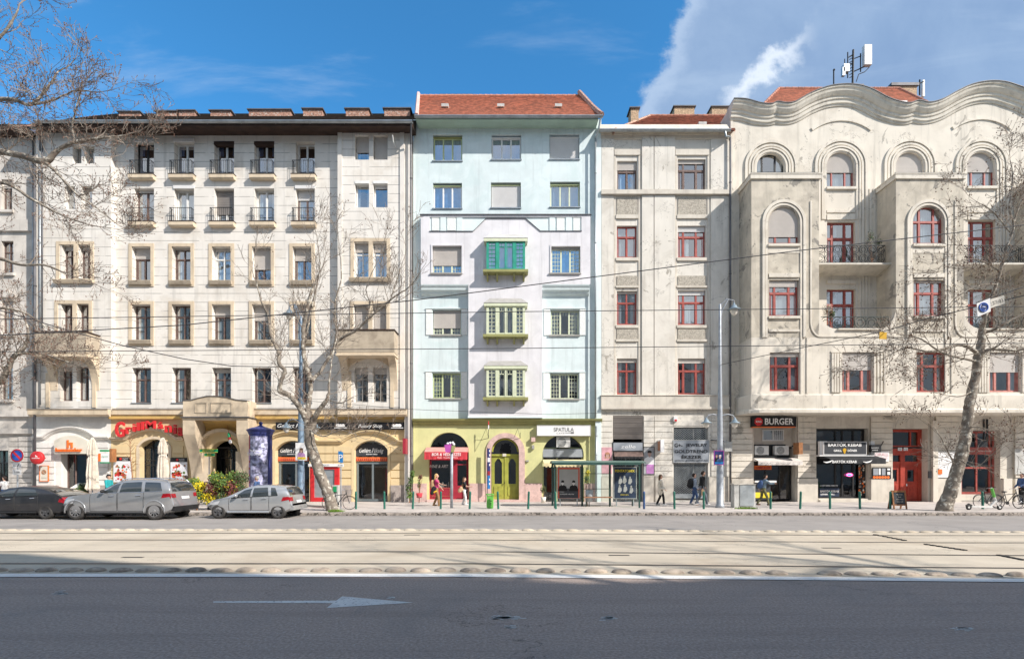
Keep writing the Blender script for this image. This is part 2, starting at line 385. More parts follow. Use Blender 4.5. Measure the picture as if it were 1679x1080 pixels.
mat('trim_plaster', (.64, .60, .52), .9, var=.06, vscale=1.2, stain=((.34, .31, .26), .6, .8), streak=.6)  # slightly darker, streaked plaster of the wavy cornice and balcony slabs
mat('tile_red', (.55, .25, .165), .8, var=.28, vscale=3.5, stain=((.36, .18, .13), .4, 1.), speck=((.6, .3, .2), 14, .62))
mat('tile_brown', (.40, .19, .135), .8, var=.28, vscale=3.5, stain=((.16, .09, .07), .5, 1.), speck=((.45, .22, .15), 14, .6))
mat('tile_dark', (.10, .075, .06), .85, var=.3, vscale=3)
mat('tile_pale', (.5, .32, .24), .85, var=.3, vscale=3)
mat('wood_eave', (.045, .025, .018), .8, var=.3, vscale=2)
mat('zinc', (.36, .39, .41), .45, metal=.7, var=.15, vscale=1.5, stain=((.2, .21, .22), .4, 2))
mat('lead_flashing', (.12, .12, .13), .6, metal=.3, var=.2, vscale=2)
mat('brick', (.36, .20, .145), .9, var=.4, vscale=9, bump=.6, bscale=14, speck=((.5, .42, .36), 10, .58))
mat('brick_tan', (.48, .34, .22), .9, var=.3, vscale=10, bump=.6, bscale=14, speck=((.3, .22, .15), 12, .56))
mat('white_frame', (.76, .76, .74), .5, var=.05, vscale=3)
mat('grey_frame', (.36, .35, .33), .55, var=.1, vscale=3)
mat('brown_frame', (.15, .10, .085), .6, var=.25, vscale=5)
mat('red_frame', (.34, .075, .06), .5, var=.2, vscale=4)
mat('pink_frame', (.50, .20, .17), .6, var=.2, vscale=4)
mat('black_frame', (.02, .02, .022), .5, var=.1, vscale=3)
mat('steel_frame', (.20, .235, .25), .4, metal=.2, var=.05, vscale=3)
mat('shutter_white', (.72, .71, .70), .6, var=.03, vscale=2, wave=(.055, .5))
mat('shutter_beige', (.60, .56, .52), .6, var=.04, vscale=2, wave=(.055, .6))
mat('shutter_grey', (.36, .33, .31), .5, metal=.2, var=.12, vscale=1, wave=(.11, .9))
mat('curtain', (.66, .66, .64), .9, var=.06, vscale=4)
mat('curtain_cream', (.62, .55, .42), .9, var=.1, vscale=4)
mat('curtain_blue', (.16, .27, .48), .9, var=.15, vscale=4)
mat('curtain_grey', (.33, .34, .36), .9, var=.1, vscale=4)
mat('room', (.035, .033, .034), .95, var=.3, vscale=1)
mat('iron', (.03, .033, .036), .55, metal=.4, var=.2, vscale=4)
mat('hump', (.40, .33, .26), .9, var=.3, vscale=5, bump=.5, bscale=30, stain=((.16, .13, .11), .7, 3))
mat('iron_green', (.03, .045, .042), .6, var=.3, vscale=4)
mat('sign_black', (.014, .014, .017), .45, var=.1, vscale=3)
mat('sign_dark', (.05, .055, .065), .5, var=.1, vscale=3)
mat('sign_grey', (.36, .39, .43), .4, metal=.2, var=.05, vscale=2)
mat('sign_white', (.80, .80, .80), .5, var=.03, vscale=2)
mat('sign_cream', (.68, .64, .54), .6, var=.04, vscale=2)
mat('letter_white', (.85, .85, .84), .5, var=.02, vscale=2)
mat('letter_black', (.012, .012, .014), .5, var=.02, vscale=2)
mat('letter_grey', (.2, .2, .2), .5, var=.02, vscale=2)
mat('letter_yellow', (.85, .66, .05), .5, var=.02, vscale=2)
mat('letter_cream', (.72, .68, .60), .5, var=.02, vscale=2)
mat('red', (.62, .03, .035), .5, var=.06, vscale=2)
mat('red_fabric', (.55, .045, .06), .85, var=.15, vscale=3)
mat('pink_fabric', (.62, .30, .27), .85, var=.12, vscale=3)
mat('wine_paint', (.33, .025, .045), .5, var=.12, vscale=3)
mat('orange', (.80, .17, .03), .5, var=.06, vscale=2)
mat('orange_tile', (.72, .17, .05), .5, var=.15, vscale=6)
mat('blue', (.02, .10, .45), .45, var=.06, vscale=2)
mat('sign_blue', (.02, .20, .52), .45, var=.04, vscale=2)
mat('deep_blue', (.03, .04, .17), .5, var=.15, vscale=2)
mat('green', (.02, .30, .12), .5, var=.06, vscale=2)
mat('bright_green', (.13, .44, .08), .45, var=.06, vscale=3)
mat('bollard_green', (.02, .13, .095), .45, var=.12, vscale=5)
mat('bollard_blue', (.03, .075, .20), .45, var=.12, vscale=5)
mat('pole_blue', (.16, .23, .31), .5, metal=.2, var=.22, vscale=4, stain=((.30, .33, .36), .6, 3))
mat('pole_grey', (.33, .36, .40), .5, metal=.3, var=.15, vscale=4, stain=((.5, .52, .54), .4, 4))
mat('lamp_shade', (.26, .33, .38), .45, metal=.3, var=.1, vscale=4)
mat('milk_glass', (.74, .70, .62), .25, var=.05, vscale=4)
mat('magenta', (.48, .09, .42), .5, var=.1, vscale=3)
mat('door_olive', (.36, .37, .065), .55, var=.12, vscale=3, streak=.3)
mat('door_red', (.38, .05, .03), .5, var=.2, vscale=3, streak=.3)
mat('awning_cream', (.72, .62, .36), .85, var=.06, vscale=3)
mat('awning_white', (.66, .62, .58), .85, var=.10, vscale=3, stain=((.4, .36, .33), .5, 3))
mat('awning_black', (.03, .032, .036), .8, var=.15, vscale=3)
mat('parasol', (.60, .54, .46), .9, var=.12, vscale=5, stain=((.42, .37, .31), .5, 4))
mat('ac_white', (.66, .66, .64), .5, var=.06, vscale=4)
mat('ac_grille', (.26, .27, .27), .6, var=.2, vscale=8)
mat('cabinet', (.50, .50, .48), .7, var=.12, vscale=2, stain=((.34, .34, .32), .5, 2.5))
mat('cabinet_metal', (.44, .48, .50), .4, metal=.5, var=.12, vscale=2)
mat('chalk_wood', (.34, .15, .06), .6, var=.2, vscale=6)
mat('slate', (.05, .06, .07), .8, var=.2, vscale=4)
mat('antenna_white', (.64, .64, .63), .5, var=.03, vscale=2)
mat('poster_grey', (.36, .37, .38), .5, var=.25, vscale=2)
mat('poster_purple', (.42, .24, .46), .5, var=.4, vscale=3)
mat('poster_navy', (.03, .045, .085), .5, var=.3, vscale=3)
mat('poster_white', (.76, .76, .79), .5, var=.04, vscale=2)
mat('poster_cloud', (.40, .40, .56), .5, var=.75, vscale=5, stain=((.06, .05, .17), .75, 3))
mat('skin', (.56, .33, .24), .6, var=.06, vscale=6, obj=True)
mat('hair_dark', (.03, .02, .016), .7, var=.3, vscale=20, obj=True)
mat('hair_blond', (.50, .32, .13), .7, var=.3, vscale=20, obj=True)
mat('hair_brown', (.12, .065, .035), .7, var=.3, vscale=20, obj=True)
mat('hair_grey', (.4, .38, .36), .7, var=.3, vscale=20, obj=True)
for nm, c in dict(cloth_pink=(.52, .05, .17), cloth_brown=(.28, .16, .07), cloth_black=(.016, .016, .018), cloth_white=(.68, .68, .68),
     cloth_cream=(.74, .68, .58), cloth_denim=(.06, .11, .24), cloth_greyjean=(.16, .18, .21), cloth_greyblue=(.22, .30, .36),
     cloth_olive=(.15, .145, .07), cloth_teal=(.02, .30, .32), cloth_shirt=(.42, .48, .58), cloth_tan=(.5, .34, .2), cloth_yellow=(.7, .42, .03),
     leather=(.42, .27, .14)).items():
 mat(nm, c, .85, var=.18, vscale=7, obj=True, bump=.3, bscale=18)
mat('car_grey', (.36, .365, .375), .27, metal=.5, var=.05, vscale=2, obj=True, coat=1.)
mat('car_silver', (.47, .48, .49), .27, metal=.5, var=.05, vscale=2, obj=True, coat=1.)
mat('car_dark', (.045, .045, .05), .3, metal=.5, var=.12, vscale=2, obj=True, coat=.5, stain=((.10, .095, .09), .3, 2))
mat('tyre', (.05, .047, .045), .85, var=.3, vscale=5, obj=True)
mat('rubber', (.018, .018, .019), .6, var=.1, vscale=5)
mat('alloy', (.50, .49, .49), .35, metal=.8, var=.1, vscale=5, obj=True)
mat('steel_rim', (.13, .13, .135), .5, metal=.5, var=.2, vscale=5, obj=True)
mat('chrome', (.68, .68, .70), .2, metal=.95, var=.03, vscale=5)
mat('tail_red', (.30, .008, .015), .2, var=.1, vscale=8, coat=.6)
mat('head_glass', (.55, .56, .58), .12, var=.1, vscale=8, coat=.6)
mat('bark', (.23, .20, .165), .95, var=.25, vscale=3, bump=.9, bscale=9, stain=((.13, .10, .08), .85, 3.2), speck=((.52, .49, .42), 5.5, .56))
mat('twig_left', (.24, .20, .165), .9, var=.25, vscale=2)
mat('twig', (.25, .21, .175), .9, var=.25, vscale=2)
mat('seed', (.11, .055, .03), .9, var=.3, vscale=6)
mat('seed_red', (.15, .08, .055), .9, var=.4, vscale=6)
mat('leaf_yellow', (.62, .50, .02), .8, var=.3, vscale=6)
mat('leaf_green', (.10, .17, .035), .8, var=.45, vscale=5)
mat('leaf_red', (.13, .035, .03), .8, var=.5, vscale=5)
mat('leaf_dark', (.06, .10, .035), .8, var=.5, vscale=5)
mat('grass', (.14, .24, .03), .9, var=.4, vscale=7)
mat('terracotta', (.48, .24, .15), .85, var=.12, vscale=5)
mat('wood', (.30, .15, .08), .7, var=.2, vscale=4)
mat('wire', (.05, .05, .055), .6, var=.05, vscale=3)
mat('yellow_plate', (.62, .36, .015), .5, var=.05, vscale=3)
mat('opposite', (.62, .57, .50), .9, var=.08, vscale=.6)
# ================================================================ ground
def bend(X): return -min(.62, .045*max(0., X+1))
def ribbon(name, ya, yb, z, m, x0=-70, x1=70, step=1.0, fa=1, fb=1, label=None):
 mb = MB(); n = int((x1-x0)/step)
 for i in range(n):
  a = x0+i*step; b = a+step
  mb.face([(a, ya+fa*bend(a), z), (b, ya+fa*bend(b), z), (b, yb+fb*bend(b), z), (a, yb+fb*bend(a), z)])
 return mb.build(name, m)
mb = MB(); mb.face([(-900, -300, -.06), (900, -300, -.06), (900, 900, -.06), (-900, 900, -.06)]); tag(mb.build('ground', M['earth']), kind='structure')
tag(ribbon('near_road', -3.6, 10.25, 0, M['asphalt'], fa=0), kind='structure')
tag(ribbon('tram_bed', 10.25, 18.3, .006, M['concrete']), kind='structure')
tag(ribbon('far_road', 18.3, 24.05, -.004, M['asphalt_far'], fb=0), kind='structure')
tag(ribbon('edge_line', 10.02, 10.32, .012, M['paint_fresh']), kind='structure')
mb = MB(); mb.box(-70, 70, 24.32, 33.6, -.05, SW); tag(mb.build('pavement', M['pavement']), kind='structure')
mb = MB(); mb.box(-70, 70, -7.5, -3.7, -.05, SW); tag(mb.build('near_pavement', M['pavement']), kind='structure')
rnd = random.Random(3)
mb = MB(); x = -34.
while x < 34:                                   # kerb stones laid end to end, a little uneven
 l = rnd.uniform(.75, 1.15); y = 24.03+rnd.uniform(-.015, .015); z = SW+rnd.uniform(-.004, .012)
 mb.prism_x([(y+.035, -.04), (y, .0), (y+.01, z-.03), (y+.04, z), (24.33, z), (24.33, -.04)], x+.006, x+l-.006); x += l
tag(mb.build('kerb', M['kerb']), kind='structure')
mb = MB()                                       # gutter strip of darker grit against the kerb
for i in range(120):
 a = -34+i*.57; mb.face([(a, 23.86+rnd.uniform(-.05, .05), .001), (a+.57, 23.86+rnd.uniform(-.05, .05), .001), (a+.57, 24.06, .001), (a, 24.06, .001)])
tag(mb.build('gutter_strip', M['kerb']), kind='structure')
# arrow painted on the near road
def gp(px, py): Y = GY(py); return ((px-CX)*Y/F, Y, .004)
mb = MB(); mb.face([gp(349.6, 987.6), gp(545.5, 988.4), gp(551, 984.2), gp(350, 985.4)])
mb.face([gp(535.5, 996.4), gp(677.7, 987.4), gp(561, 977.3), gp(551, 984.2), gp(545.5, 988.4)])
o = mb.build('road_arrow', M['paint']); tag(o, kind='structure')
# rails
rail_lab = ['steel tram rail of the far track, on the side nearest the parked cars', 'steel tram rail of the far track, on the side nearest the camera',
   'steel tram rail of the near track, on the side farthest from the camera', 'steel tram rail of the near track, closest to the dark road']
for i, py in enumerate((874.2, 885.2, 904.6, 924.4)):
 Y = GY(py)
 o = ribbon('tram_rail', Y-.045, Y+.04, .0105, M['rail']); p = ribbon('rail_groove', Y+.04, Y+.085, .0102, M['rubber']); p.parent = o
 tag(o, rail_lab[i], 'tram rail', 'rails of the two tram tracks')
mb = MB()                                       # expansion joints, drains and cracks in the bed
for X, Y in ((-9, 12.3), (-3.2, 16.6), (2.6, 12.6), (8.5, 13.8), (6.1, 16.8)):
 mb.box(X-.25, X+.25, Y-.05, Y+.05, .0, .011)
tag(mb.build('track_drains', M['rubber']), kind='structure')
for (xa, ya, xb, yb, n) in ((1436, 877, 1482, 886, 7), (1520, 893, 1580, 902, 7), (1640, 911, 1676, 918, 5)):
 mb = MB()
 for k in range(n):
  t = k/(n-1); px = xa+(xb-xa)*t; Y = GY(ya+(yb-ya)*t); X = (px-CX)*Y/F; mb.box(X-.05, X+.05, Y-.06, Y+.06, 0, .03)
 tag(mb.build('track_clips', M['rubber']), kind='structure')
mb = MB(); rq = random.Random(6)      # worn flecks of old white marking on the near road
for cx, cy, w, n in ((828, 1012, 20, 90), (997, 1013, 9, 40), (100, 972, 10, 40), (835, 1027, 12, 14), (1580, 1030, 16, 30), (640, 979, 5, 10)):
 for k in range(n):
  px, py = rq.gauss(cx, w*.5), rq.gauss(cy, 1.4); Y = GY(py); X = (px-CX)*Y/F; s_ = rq.uniform(.008, .03); mb.face([(X-s_*2, Y-s_*.5, .004), (X+s_*2, Y-s_*.4, .004), (X+s_*1.5, Y+s_*.5, .004), (X-s_, Y+s_*.6, .004)])
tag(mb.build('worn_marking', M['paint']), kind='structure')
# separator humps
def hump_mesh(L, Wd, h, mm):
 mb = MB(); n = 18; rows = 7
 for j in range(rows):
  t = j/(rows-1); r = math.cos(t*math.pi/2)**.8; z = h*math.sin(t*math.pi/2)
  for k in range(n):
   a = 2*math.pi*k/n; mb.v.append((L/2*r*math.cos(a), Wd/2*r*math.sin(a), z))
 for j in range(rows-1):
  for k in range(n):
   k2 = (k+1) % n; mb.f.append((j*n+k, j*n+k2, (j+1)*n+k2, (j+1)*n+k)); mb.m.append(0)
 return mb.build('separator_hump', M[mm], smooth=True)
for (y0, lab, grp, xr, L, Wd, h) in ((10.62, 'low rounded concrete hump in the row beside the white line of the near road', 'concrete humps along the near edge of the tram bed', 10.8, .46, .30, .075),
       (17.95, 'low rounded concrete hump in the far row, between tram bed and far road', 'concrete humps along the far edge of the tram bed', 18.6, .43, .26, .06)):
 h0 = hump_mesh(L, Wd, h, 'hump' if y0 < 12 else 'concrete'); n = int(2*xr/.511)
 for i in range(n):
  X = -xr+.24+i*.511
  if grp.startswith('concrete humps along the near') and 5.55 < X < 6.3: continue
  o = h0 if i == 0 else h0.copy()
  if i: COL.objects.link(o)
  o.location = (X, y0+bend(X), .004); o.rotation_euler.z = rnd.uniform(-.05, .05); o.scale = (rnd.uniform(.86, 1.06), rnd.uniform(.85, 1.1), rnd.uniform(.8, 1.15)); tag(o, lab, 'road separator', grp)
# ---------------------------------------------------------------- the opposite side of the street (behind the camera)
b = thing('apartment_house', 'tall pale apartment house across the street behind the viewer, shading the near road', 'building', (0, -7, 0))
mb = MB(); mb.prism([(-70, 0), (70, 0), (70, 22.9), (29.5, 22.9), (28, 22.5), (26, 22.3), (24.4, 22.9), (21.2, 23.2), (17.6, 26.9), (-70, 26.9)], -19, -7)
mb.build('wall', M['opposite'], b)
for r in range(5):
 for c in range(18):
  mb = MB(); X = -40+c*4.8; mb.box(X, X+1.5, -7.0, -6.96, 3.6+r*3.7, 5.9+r*3.7); mb.build('window', M['sign_dark'], b)
# ================================================================ windows
wr = random.Random(11)
def window(par, x0, x1, z0, z1, y, fm='brown_frame', mul=(.5,), tr=None, fw=.055, mw=.06, shut=0., shm='shutter_beige', cur=None, gl='glass',
   grid=None, gridm=None, name='window', transparent_top=None, lights=None, label=None, curm='curtain', box=None, trm=None):
 f = MB(); w = x1-x0; h = z1-z0; m = M[fm]; t = .07
 f.box(x0, x0+fw, y, y+t, z0, z1); f.box(x1-fw, x1, y, y+t, z0, z1)
 f.box(x0+fw, x1-fw, y, y+t, z0, z0+fw*1.3); f.box(x0+fw, x1-fw, y, y+t, z1-fw, z1)
 for q in mul: f.box(x0+w*q-mw/2, x0+w*q+mw/2, y-.012, y+t-.01, z0+fw*1.3, z1-fw)
 if tr:
  for q in (tr if isinstance(tr, tuple) else (tr,)): f.box(x0+fw, x1-fw, y-.02, y+t-.02, z0+h*q-mw*.55, z0+h*q+mw*.55)
 if lights:              # inner casement rims between the posts
  ed = [x0+fw]+[x0+w*q for q in mul]+[x1-fw]
  for a, b_ in zip(ed[:-1], ed[1:]):
   a += mw*.5; b_ -= mw*.5
   if b_-a < .15: continue
   zt = z0+h*(tr if tr and not isinstance(tr, tuple) else 1)-mw*.6
   for (p, q, r_, s_) in ((a, a+.03, z0+fw*1.3, zt), (b_-.03, b_, z0+fw*1.3, zt), (a+.03, b_-.03, zt-.03, zt)): f.box(p, q, y+.012, y+.05, r_, s_)
 if grid:                # small glazing bars: list of (fraction x0, x1, cols, rows)
  for (a, b_, nc, nr, za, zb) in grid:
   ax = x0+w*a; bx = x0+w*b_; az = z0+h*za; bz = z0+h*zb
   for i in range(1, nc): X = ax+(bx-ax)*i/nc; f.box(X-.011, X+.011, y+.015, y+.045, az, bz)
   for i in range(1, nr): Z = az+(bz-az)*i/nr; f.box(ax, bx, y+.016, y+.044, Z-.011, Z+.011)
 fo = f.build(name, m, par, label=label)
 p = MB(); p.face([(x0+.01, y+.04, z0+.01), (x1-.01, y+.04, z0+.01), (x1-.01, y+.04, z1-.01), (x0+.01, y+.04, z1-.01)]); p.build('pane', M[gl], fo)
 if cur is None: cur = wr.choice(['sides', 'sides', 'full', 'left', 'none'])
 if cur != 'none':
  rng = {'sides': ((0, .27), (.73, 1)), 'full': ((0, 1),), 'left': ((0, .45),), 'right': ((.55, 1),), 'half': ((0, 1),)}[cur]
  c = MB(); yc = y+.17; zt = z1; zb = z0 if cur != 'half' else z0+0;
  if cur == 'half': zt = z0+h*.55
  for a, b_ in rng:
   n = max(4, int((b_-a)*w/.035)); pa = None
   for i in range(n+1):
    X = x0+w*(a+(b_-a)*i/n); q = (X, yc+.025*math.sin(i*1.9)+.012*math.sin(i*.7+a*9))
    if pa: c.face([(pa[0], pa[1], zb), (q[0], q[1], zb), (q[0], q[1], zt), (pa[0], pa[1], zt)])
    pa = q
  c.build('curtain', M[curm], fo)
 if shut > 0:
  s = MB(); zb = z1-h*shut; n = max(2, int((z1-zb)/.055))
  for i in range(n):
   a = zb+(z1-zb)*i/n; b_ = zb+(z1-zb)*(i+1)/n
   s.prism_x([(y-.035, a), (y-.048, a+(b_-a)*.5), (y-.035, b_-.006), (y-.02, b_-.006), (y-.02, a)], x0+.012, x1-.012)
  s.build('shutter', M[shm], fo)
 if box:
  s = MB(); s.box(x0-.02, x1+.02, y-box[1], y+.02, z1-.02, z1+box[0]); s.build('shutter_box', M[box[2] if len(box) > 2 else 'white_frame'], fo)
 return fo
def surround(mb, x0, x1, z0, z1, y, w, p=.04, arch=None):
 """flat frame of plaster round an opening x0..x1, z0..z1"""
 mb.box(x0-w, x0, y-p, y+.01, z0-w*.2, z1+w); mb.box(x1, x1+w, y-p, y+.01, z0-w*.2, z1+w); mb.box(x0, x1, y-p, y+.01, z1, z1+w)
def railing(name, x0, x1, y0, yb, z0, z1, par, m='iron', n=None, fancy=0, r=.009):
 g = MB(); g.box(x0, x1, y0-.015, y0+.015, z1-.03, z1); g.box(x0, x1, y0-.012, y0+.012, z0, z0+.025)
 g.box(x0, x0+.03, y0, yb, z1-.03, z1); g.box(x1-.03, x1, y0, yb, z1-.03, z1)
 n = n or max(4, int((x1-x0)/.115))
 for i in range(n+1): X = x0+.012+(x1-x0-.024)*i/n; g.box(X-r, X+r, y0-r, y0+r, z0, z1)
 for i in range(1, 4):
  Y = y0+(yb-y0)*i/4
  for X in (x0+.012, x1-.012): g.box(X-r, X+r, Y-r, Y+r, z0, z1)
 return g.build(name, M[m], par)
def downpipe(par, x, y, z0, z1, r=.055, m='zinc', name='downpipe', brk=4):
 g = MB(); g.cyl((x, y, z0), (x, y, z1), r, n=10)
 for i in range(brk): Z = z0+(z1-z0)*(i+.5)/brk; g.cyl((x, y, Z-.03), (x, y, Z+.03), r*1.35, n=10)
 return g.build(name, M[m], par, smooth=True)
def gutter(par, x0, x1, y, z, m='zinc', r=.10):
 g = MB(); P = [(y-r*math.cos(math.pi*i/10), z-r*math.sin(math.pi*i/10)) for i in range(11)]; P2 = [(y-(r-.012)*math.cos(math.pi*i/10), z-(r-.012)*math.sin(math.pi*i/10)+.0) for i in range(10, -1, -1)]
 g.prism_x(P+P2, x0, x1)
 n = int((x1-x0)/2.0)
 for i in range(1, n): X = x0+(x1-x0)*i/n; g.prism_x([(a-.012 if a < y else a+.012, b_-.012) for a, b_ in P]+P2[::1], X-.02, X+.02)
 return g.build('gutter', M[m], par)
def chimney(par, x0, x1, y0, y1, z0, z1, m='brick', cap=.07, pots=2):
 g = MB(); g.box(x0, x1, y0, y1, z0, z1); o = g.build('chimney', M[m], par)
 g = MB(); g.box(x0-.1, x1+.1, y0-.1, y1+.1, z1, z1+cap); g.build('chimney_cap', M['lead_flashing'], o)
 for i in range(pots):
  g = MB(); X = x0+(x1-x0)*(i+.6)/(pots+.2); g.cyl((X, (y0+y1)/2, z1+cap), (X, (y0+y1)/2, z1+cap+.28), .07, .06, 8); g.build('chimney_pot', M['zinc'], o)
 return o
def tiled_roof(name, quad, m, par, rows=26, th=.02):
 """quad: eave-left, eave-right, ridge-right, ridge-left; laid as overlapping courses"""
 a, b_, c, d = [Vector(p) for p in quad]; g = MB(); nn = (b_-a).cross(d-a).normalized()
 if nn.z < 0: nn = -nn
 for i in range(rows):
  t0 = i/rows; t1 = (i+1)/rows; p = a.lerp(d, t0)+nn*th; q = b_.lerp(c, t0)+nn*th; r_ = b_.lerp(c, t1); s_ = a.lerp(d, t1); p0 = a.lerp(d, t0); q0 = b_.lerp(c, t0)
  g.face([p, q, r_, s_]); g.face([p0, q0, q, p])
 g.face([a-nn*.05, d-nn*.05, c-nn*.05, b_-nn*.05])
 return g.build(name, M[m], par)
def ridge_tiles(par, p, q, m, r=.09, step=.4):
 g = MB(); p = Vector(p); q = Vector(q); n = int((q-p).length/step)
 for i in range(n): g.tube([p.lerp(q, i/n), p.lerp(q, (i+1.06)/n)], [r, r*.8], 8)
 return g.build('ridge', M[m], par)
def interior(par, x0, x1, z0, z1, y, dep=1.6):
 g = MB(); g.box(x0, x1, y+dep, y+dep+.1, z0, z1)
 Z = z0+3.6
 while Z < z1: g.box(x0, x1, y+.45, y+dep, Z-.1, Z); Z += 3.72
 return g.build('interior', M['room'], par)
# ================================================================ FAR-LEFT HOUSE (grey stone, cut by the frame)
Y1 = 33.0; B = thing('grey_corner_house', 'grey weathered stone apartment house at the far left edge, beside the cream block', 'building', (PX(-200, Y1), Y1, 0))
X = lambda p: PX(p, Y1); Z = lambda p: PZ(p, Y1)
holes = []
wins = [(2, 20, 294, 345), (2, 22, 395, 448), (2, 22, 492, 548), (0, 21, 600, 655), (-70, -50, 294, 345), (-70, -50, 395, 448), (-70, -50, 492, 548), (-70, -50, 600, 655)]
for a, b_, c, d in wins: holes.append((X(a), X(b_), Z(d), Z(c)))
holes.append((X(-14), X(13.5), Z(822), Z(738))); holes.append((X(-90), X(-40), Z(822), Z(725)))
g = MB(); wall(g, X(-200), X(59), 0, Z(226), Y1, holes); g.build('wall', M['grey_stone'], B)
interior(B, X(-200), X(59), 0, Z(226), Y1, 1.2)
for i, (a, b_, c, d) in enumerate(wins): window(B, X(a), X(b_), Z(d), Z(c), Y1+.22, 'brown_frame', tr=.68, shut=(.25, 0, .2, 0)[i % 4], shm='shutter_beige')
window(B, X(-14), X(13.5), SW, Z(738), Y1+.25, 'black_frame', tr=.75, cur='none', gl='shop_glass', name='door', grid=[(0, 1, 6, 12, 0, .75)])
window(B, X(-90), X(-40), SW, Z(725), Y1+.25, 'black_frame', tr=.75, cur='none', gl='shop_glass', name='door')
g = MB()
for a, b_, c, d in wins:
 if c > 280: g.box(X(a)-.12, X(b_)+.12, Y1-.14, Y1+.02, Z(d)-.16, Z(d))
for c in (372,): g.box(X(-200), X(58), Y1-.16, Y1+.02, Z(c+8), Z(c-10));
for c in (678, 706): g.box(X(-200), X(58), Y1-.2, Y1+.02, Z(c+5), Z(c-4))
for c in (488,): g.prism([(X(-3), Z(c)), (X(27), Z(c)), (X(27), Z(c-4)), (X(11), Z(c-14)), (X(-3), Z(c-6))], Y1-.15, Y1+.02)
courses(g, X(15.5), X(33), Z(800), Z(715), Y1, .33); courses(g, X(33.2), X(57), Z(800), Z(715), Y1-.06, .33, proud=.06)
g.build('cornice', M['grey_stone'], B)
g = MB(); g.box(X(-200), X(60), Y1-.8, Y1+.5, Z(226), Z(220)); g.build('eave', M['wood_eave'], B)
tiled_roof('roof', [(X(-200), Y1-.8, Z(218)), (X(60), Y1-.8, Z(218)), (X(60), Y1+6, Z(218)+4.2), (X(-200), Y1+6, Z(218)+4.2)], 'tile_dark', B)
downpipe(B, X(57), Y1-.12, SW, Z(226), .05)
# ================================================================ CREAM BLOCK
YC = D; YS = D-.36
C2 = thing('cream_apartment_block', 'long cream apartment block with arched shopfronts and a dark eave, left half of the photo', 'building', (PX(360), YC, 0))
X = lambda p, Y=YC: PX(p, Y); Z = lambda p, Y=YC: PZ(p, Y)
cols = [0, 65.6, 131.2, 197, 263.5]
rows = [('french', 232.5, 289), ('french', 309, 366), ('frame', 404.5, 461), ('frame', 499, 558), ('plain', 602.5, 660)]
holes = []; specs = []
for ci, dx in enumerate(cols):
 for ri, (k, zt, zb) in enumerate(rows):
  a, b_ = (220, 252.5) if k == 'french' else (216.5, 247.5)
  if ci == 4 and ri < 2: a += 1.5
  holes.append((X(a+dx), X(b_+dx), Z(zb), Z(zt))); specs.append((ci, ri, k, X(a+dx), X(b_+dx), Z(zb), Z(zt)))
g = MB(); wall(g, X(181), X(556), Z(672), Z(203), YC, holes, dep=.42); g.build('wall', M['cream'], C2)
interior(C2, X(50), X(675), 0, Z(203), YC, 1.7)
fr = random.Random(5)
fb = {(0, 0): 'black_frame', (1, 0): 'white_frame', (2, 0): 'white_frame', (3, 0): 'white_frame', (4, 0): 'white_frame', (0, 1): 'brown_frame', (1, 1): 'white_frame', (2, 1): 'white_frame', (3, 1): 'white_frame', (4, 1): 'brown_frame'}
for ci, ri, k, a, b_, c, d in specs:
 yw = YC+.34
 if k == 'french':
  sh = {(2, 1): .7, (3, 1): .0, (4, 1): .28, (0, 1): .05}.get((ci, ri), 0)
  w_ = window(C2, a+.02, b_-.02, c+.02, d-.02, yw, fb[(ci, ri)], fw=.06, mw=.1, shut=sh, shm='shutter_grey' if (ci, ri) == (2, 1) else 'shutter_white',
    cur=fr.choice(['none', 'full', 'sides']), curm='curtain_blue' if ri == 0 else 'curtain')
  if (ci, ri) in ((0, 0), (1, 0), (1, 1), (4, 1)):
   s = MB(); s.box(a-.03, b_+.03, YC-.06, YC+.02, d-.03, d+.17); s.build('shutter_box', M['shutter_white'], w_)
  if (ci, ri) in ((2, 0), (3, 0)):
   s = MB(); s.box(a-.01, b_+.01, YC-.03, YC+.3, d-.2, d+.01); s.build('shutter_box', M['wood_eave'], w_)
  s = MB(); xm = a-.18; xe = b_+.12
  s.prism_x([(YC+.05, c-.30), (YC-.26, c-.30), (YC-.31, c-.24), (YC-.31, c-.02), (YC+.05, c-.02)], xm, xe); o = s.build('balconette', M['beige'], C2)
  s = MB(); s.box(xm-.03, xe+.03, YC-.33, YC+.05, c-.02, c+.01); s.build('slab_cover', M['wood_eave'], o)
  railing('railing', xm+.06, xe-.12, YC-.28, YC+.02, c+.02, c+.86, o, r=.007)
 else:
  sh = {(0, 2): .3, (3, 2): .62, (4, 2): .36, (2, 3): .30, (3, 3): .42, (4, 3): .36, (2, 4): .12, (2, 2): .08, (1, 2): .04}.get((ci, ri), 0)
  window(C2, a+.02, b_-.02, c+.02, d-.02, yw, 'brown_frame' if ci != 2 or ri != 2 else 'white_frame', tr=.68, fw=.06, mw=.07, shut=sh, shm='shutter_beige', lights=True)
g = MB(); sill = MB()
for ci, ri, k, a, b_, c, d in specs:
 if k == 'frame':
  surround(g, a, b_, c, d, YC, .2, .05); g.box(a-.2, b_+.2, YC-.055, YC+.01, c-.34, c-.04)
  s = MB(); s.prism_x([(YC-.05, c-.24), (YC-.16, c-.24), (YC-.22, c-.05), (YC-.22, c), (YC-.0, c)], a-.1, b_+.1); s.build('sill', M['dirty_beige'], C2)
 if k == 'plain': s = MB(); s.box(a-.05, b_+.05, YC-.05, YC+.3, c-.05, c+.005); s.build('sill', M['zinc'], C2)
g.build('surrounds', M['beige'], C2)
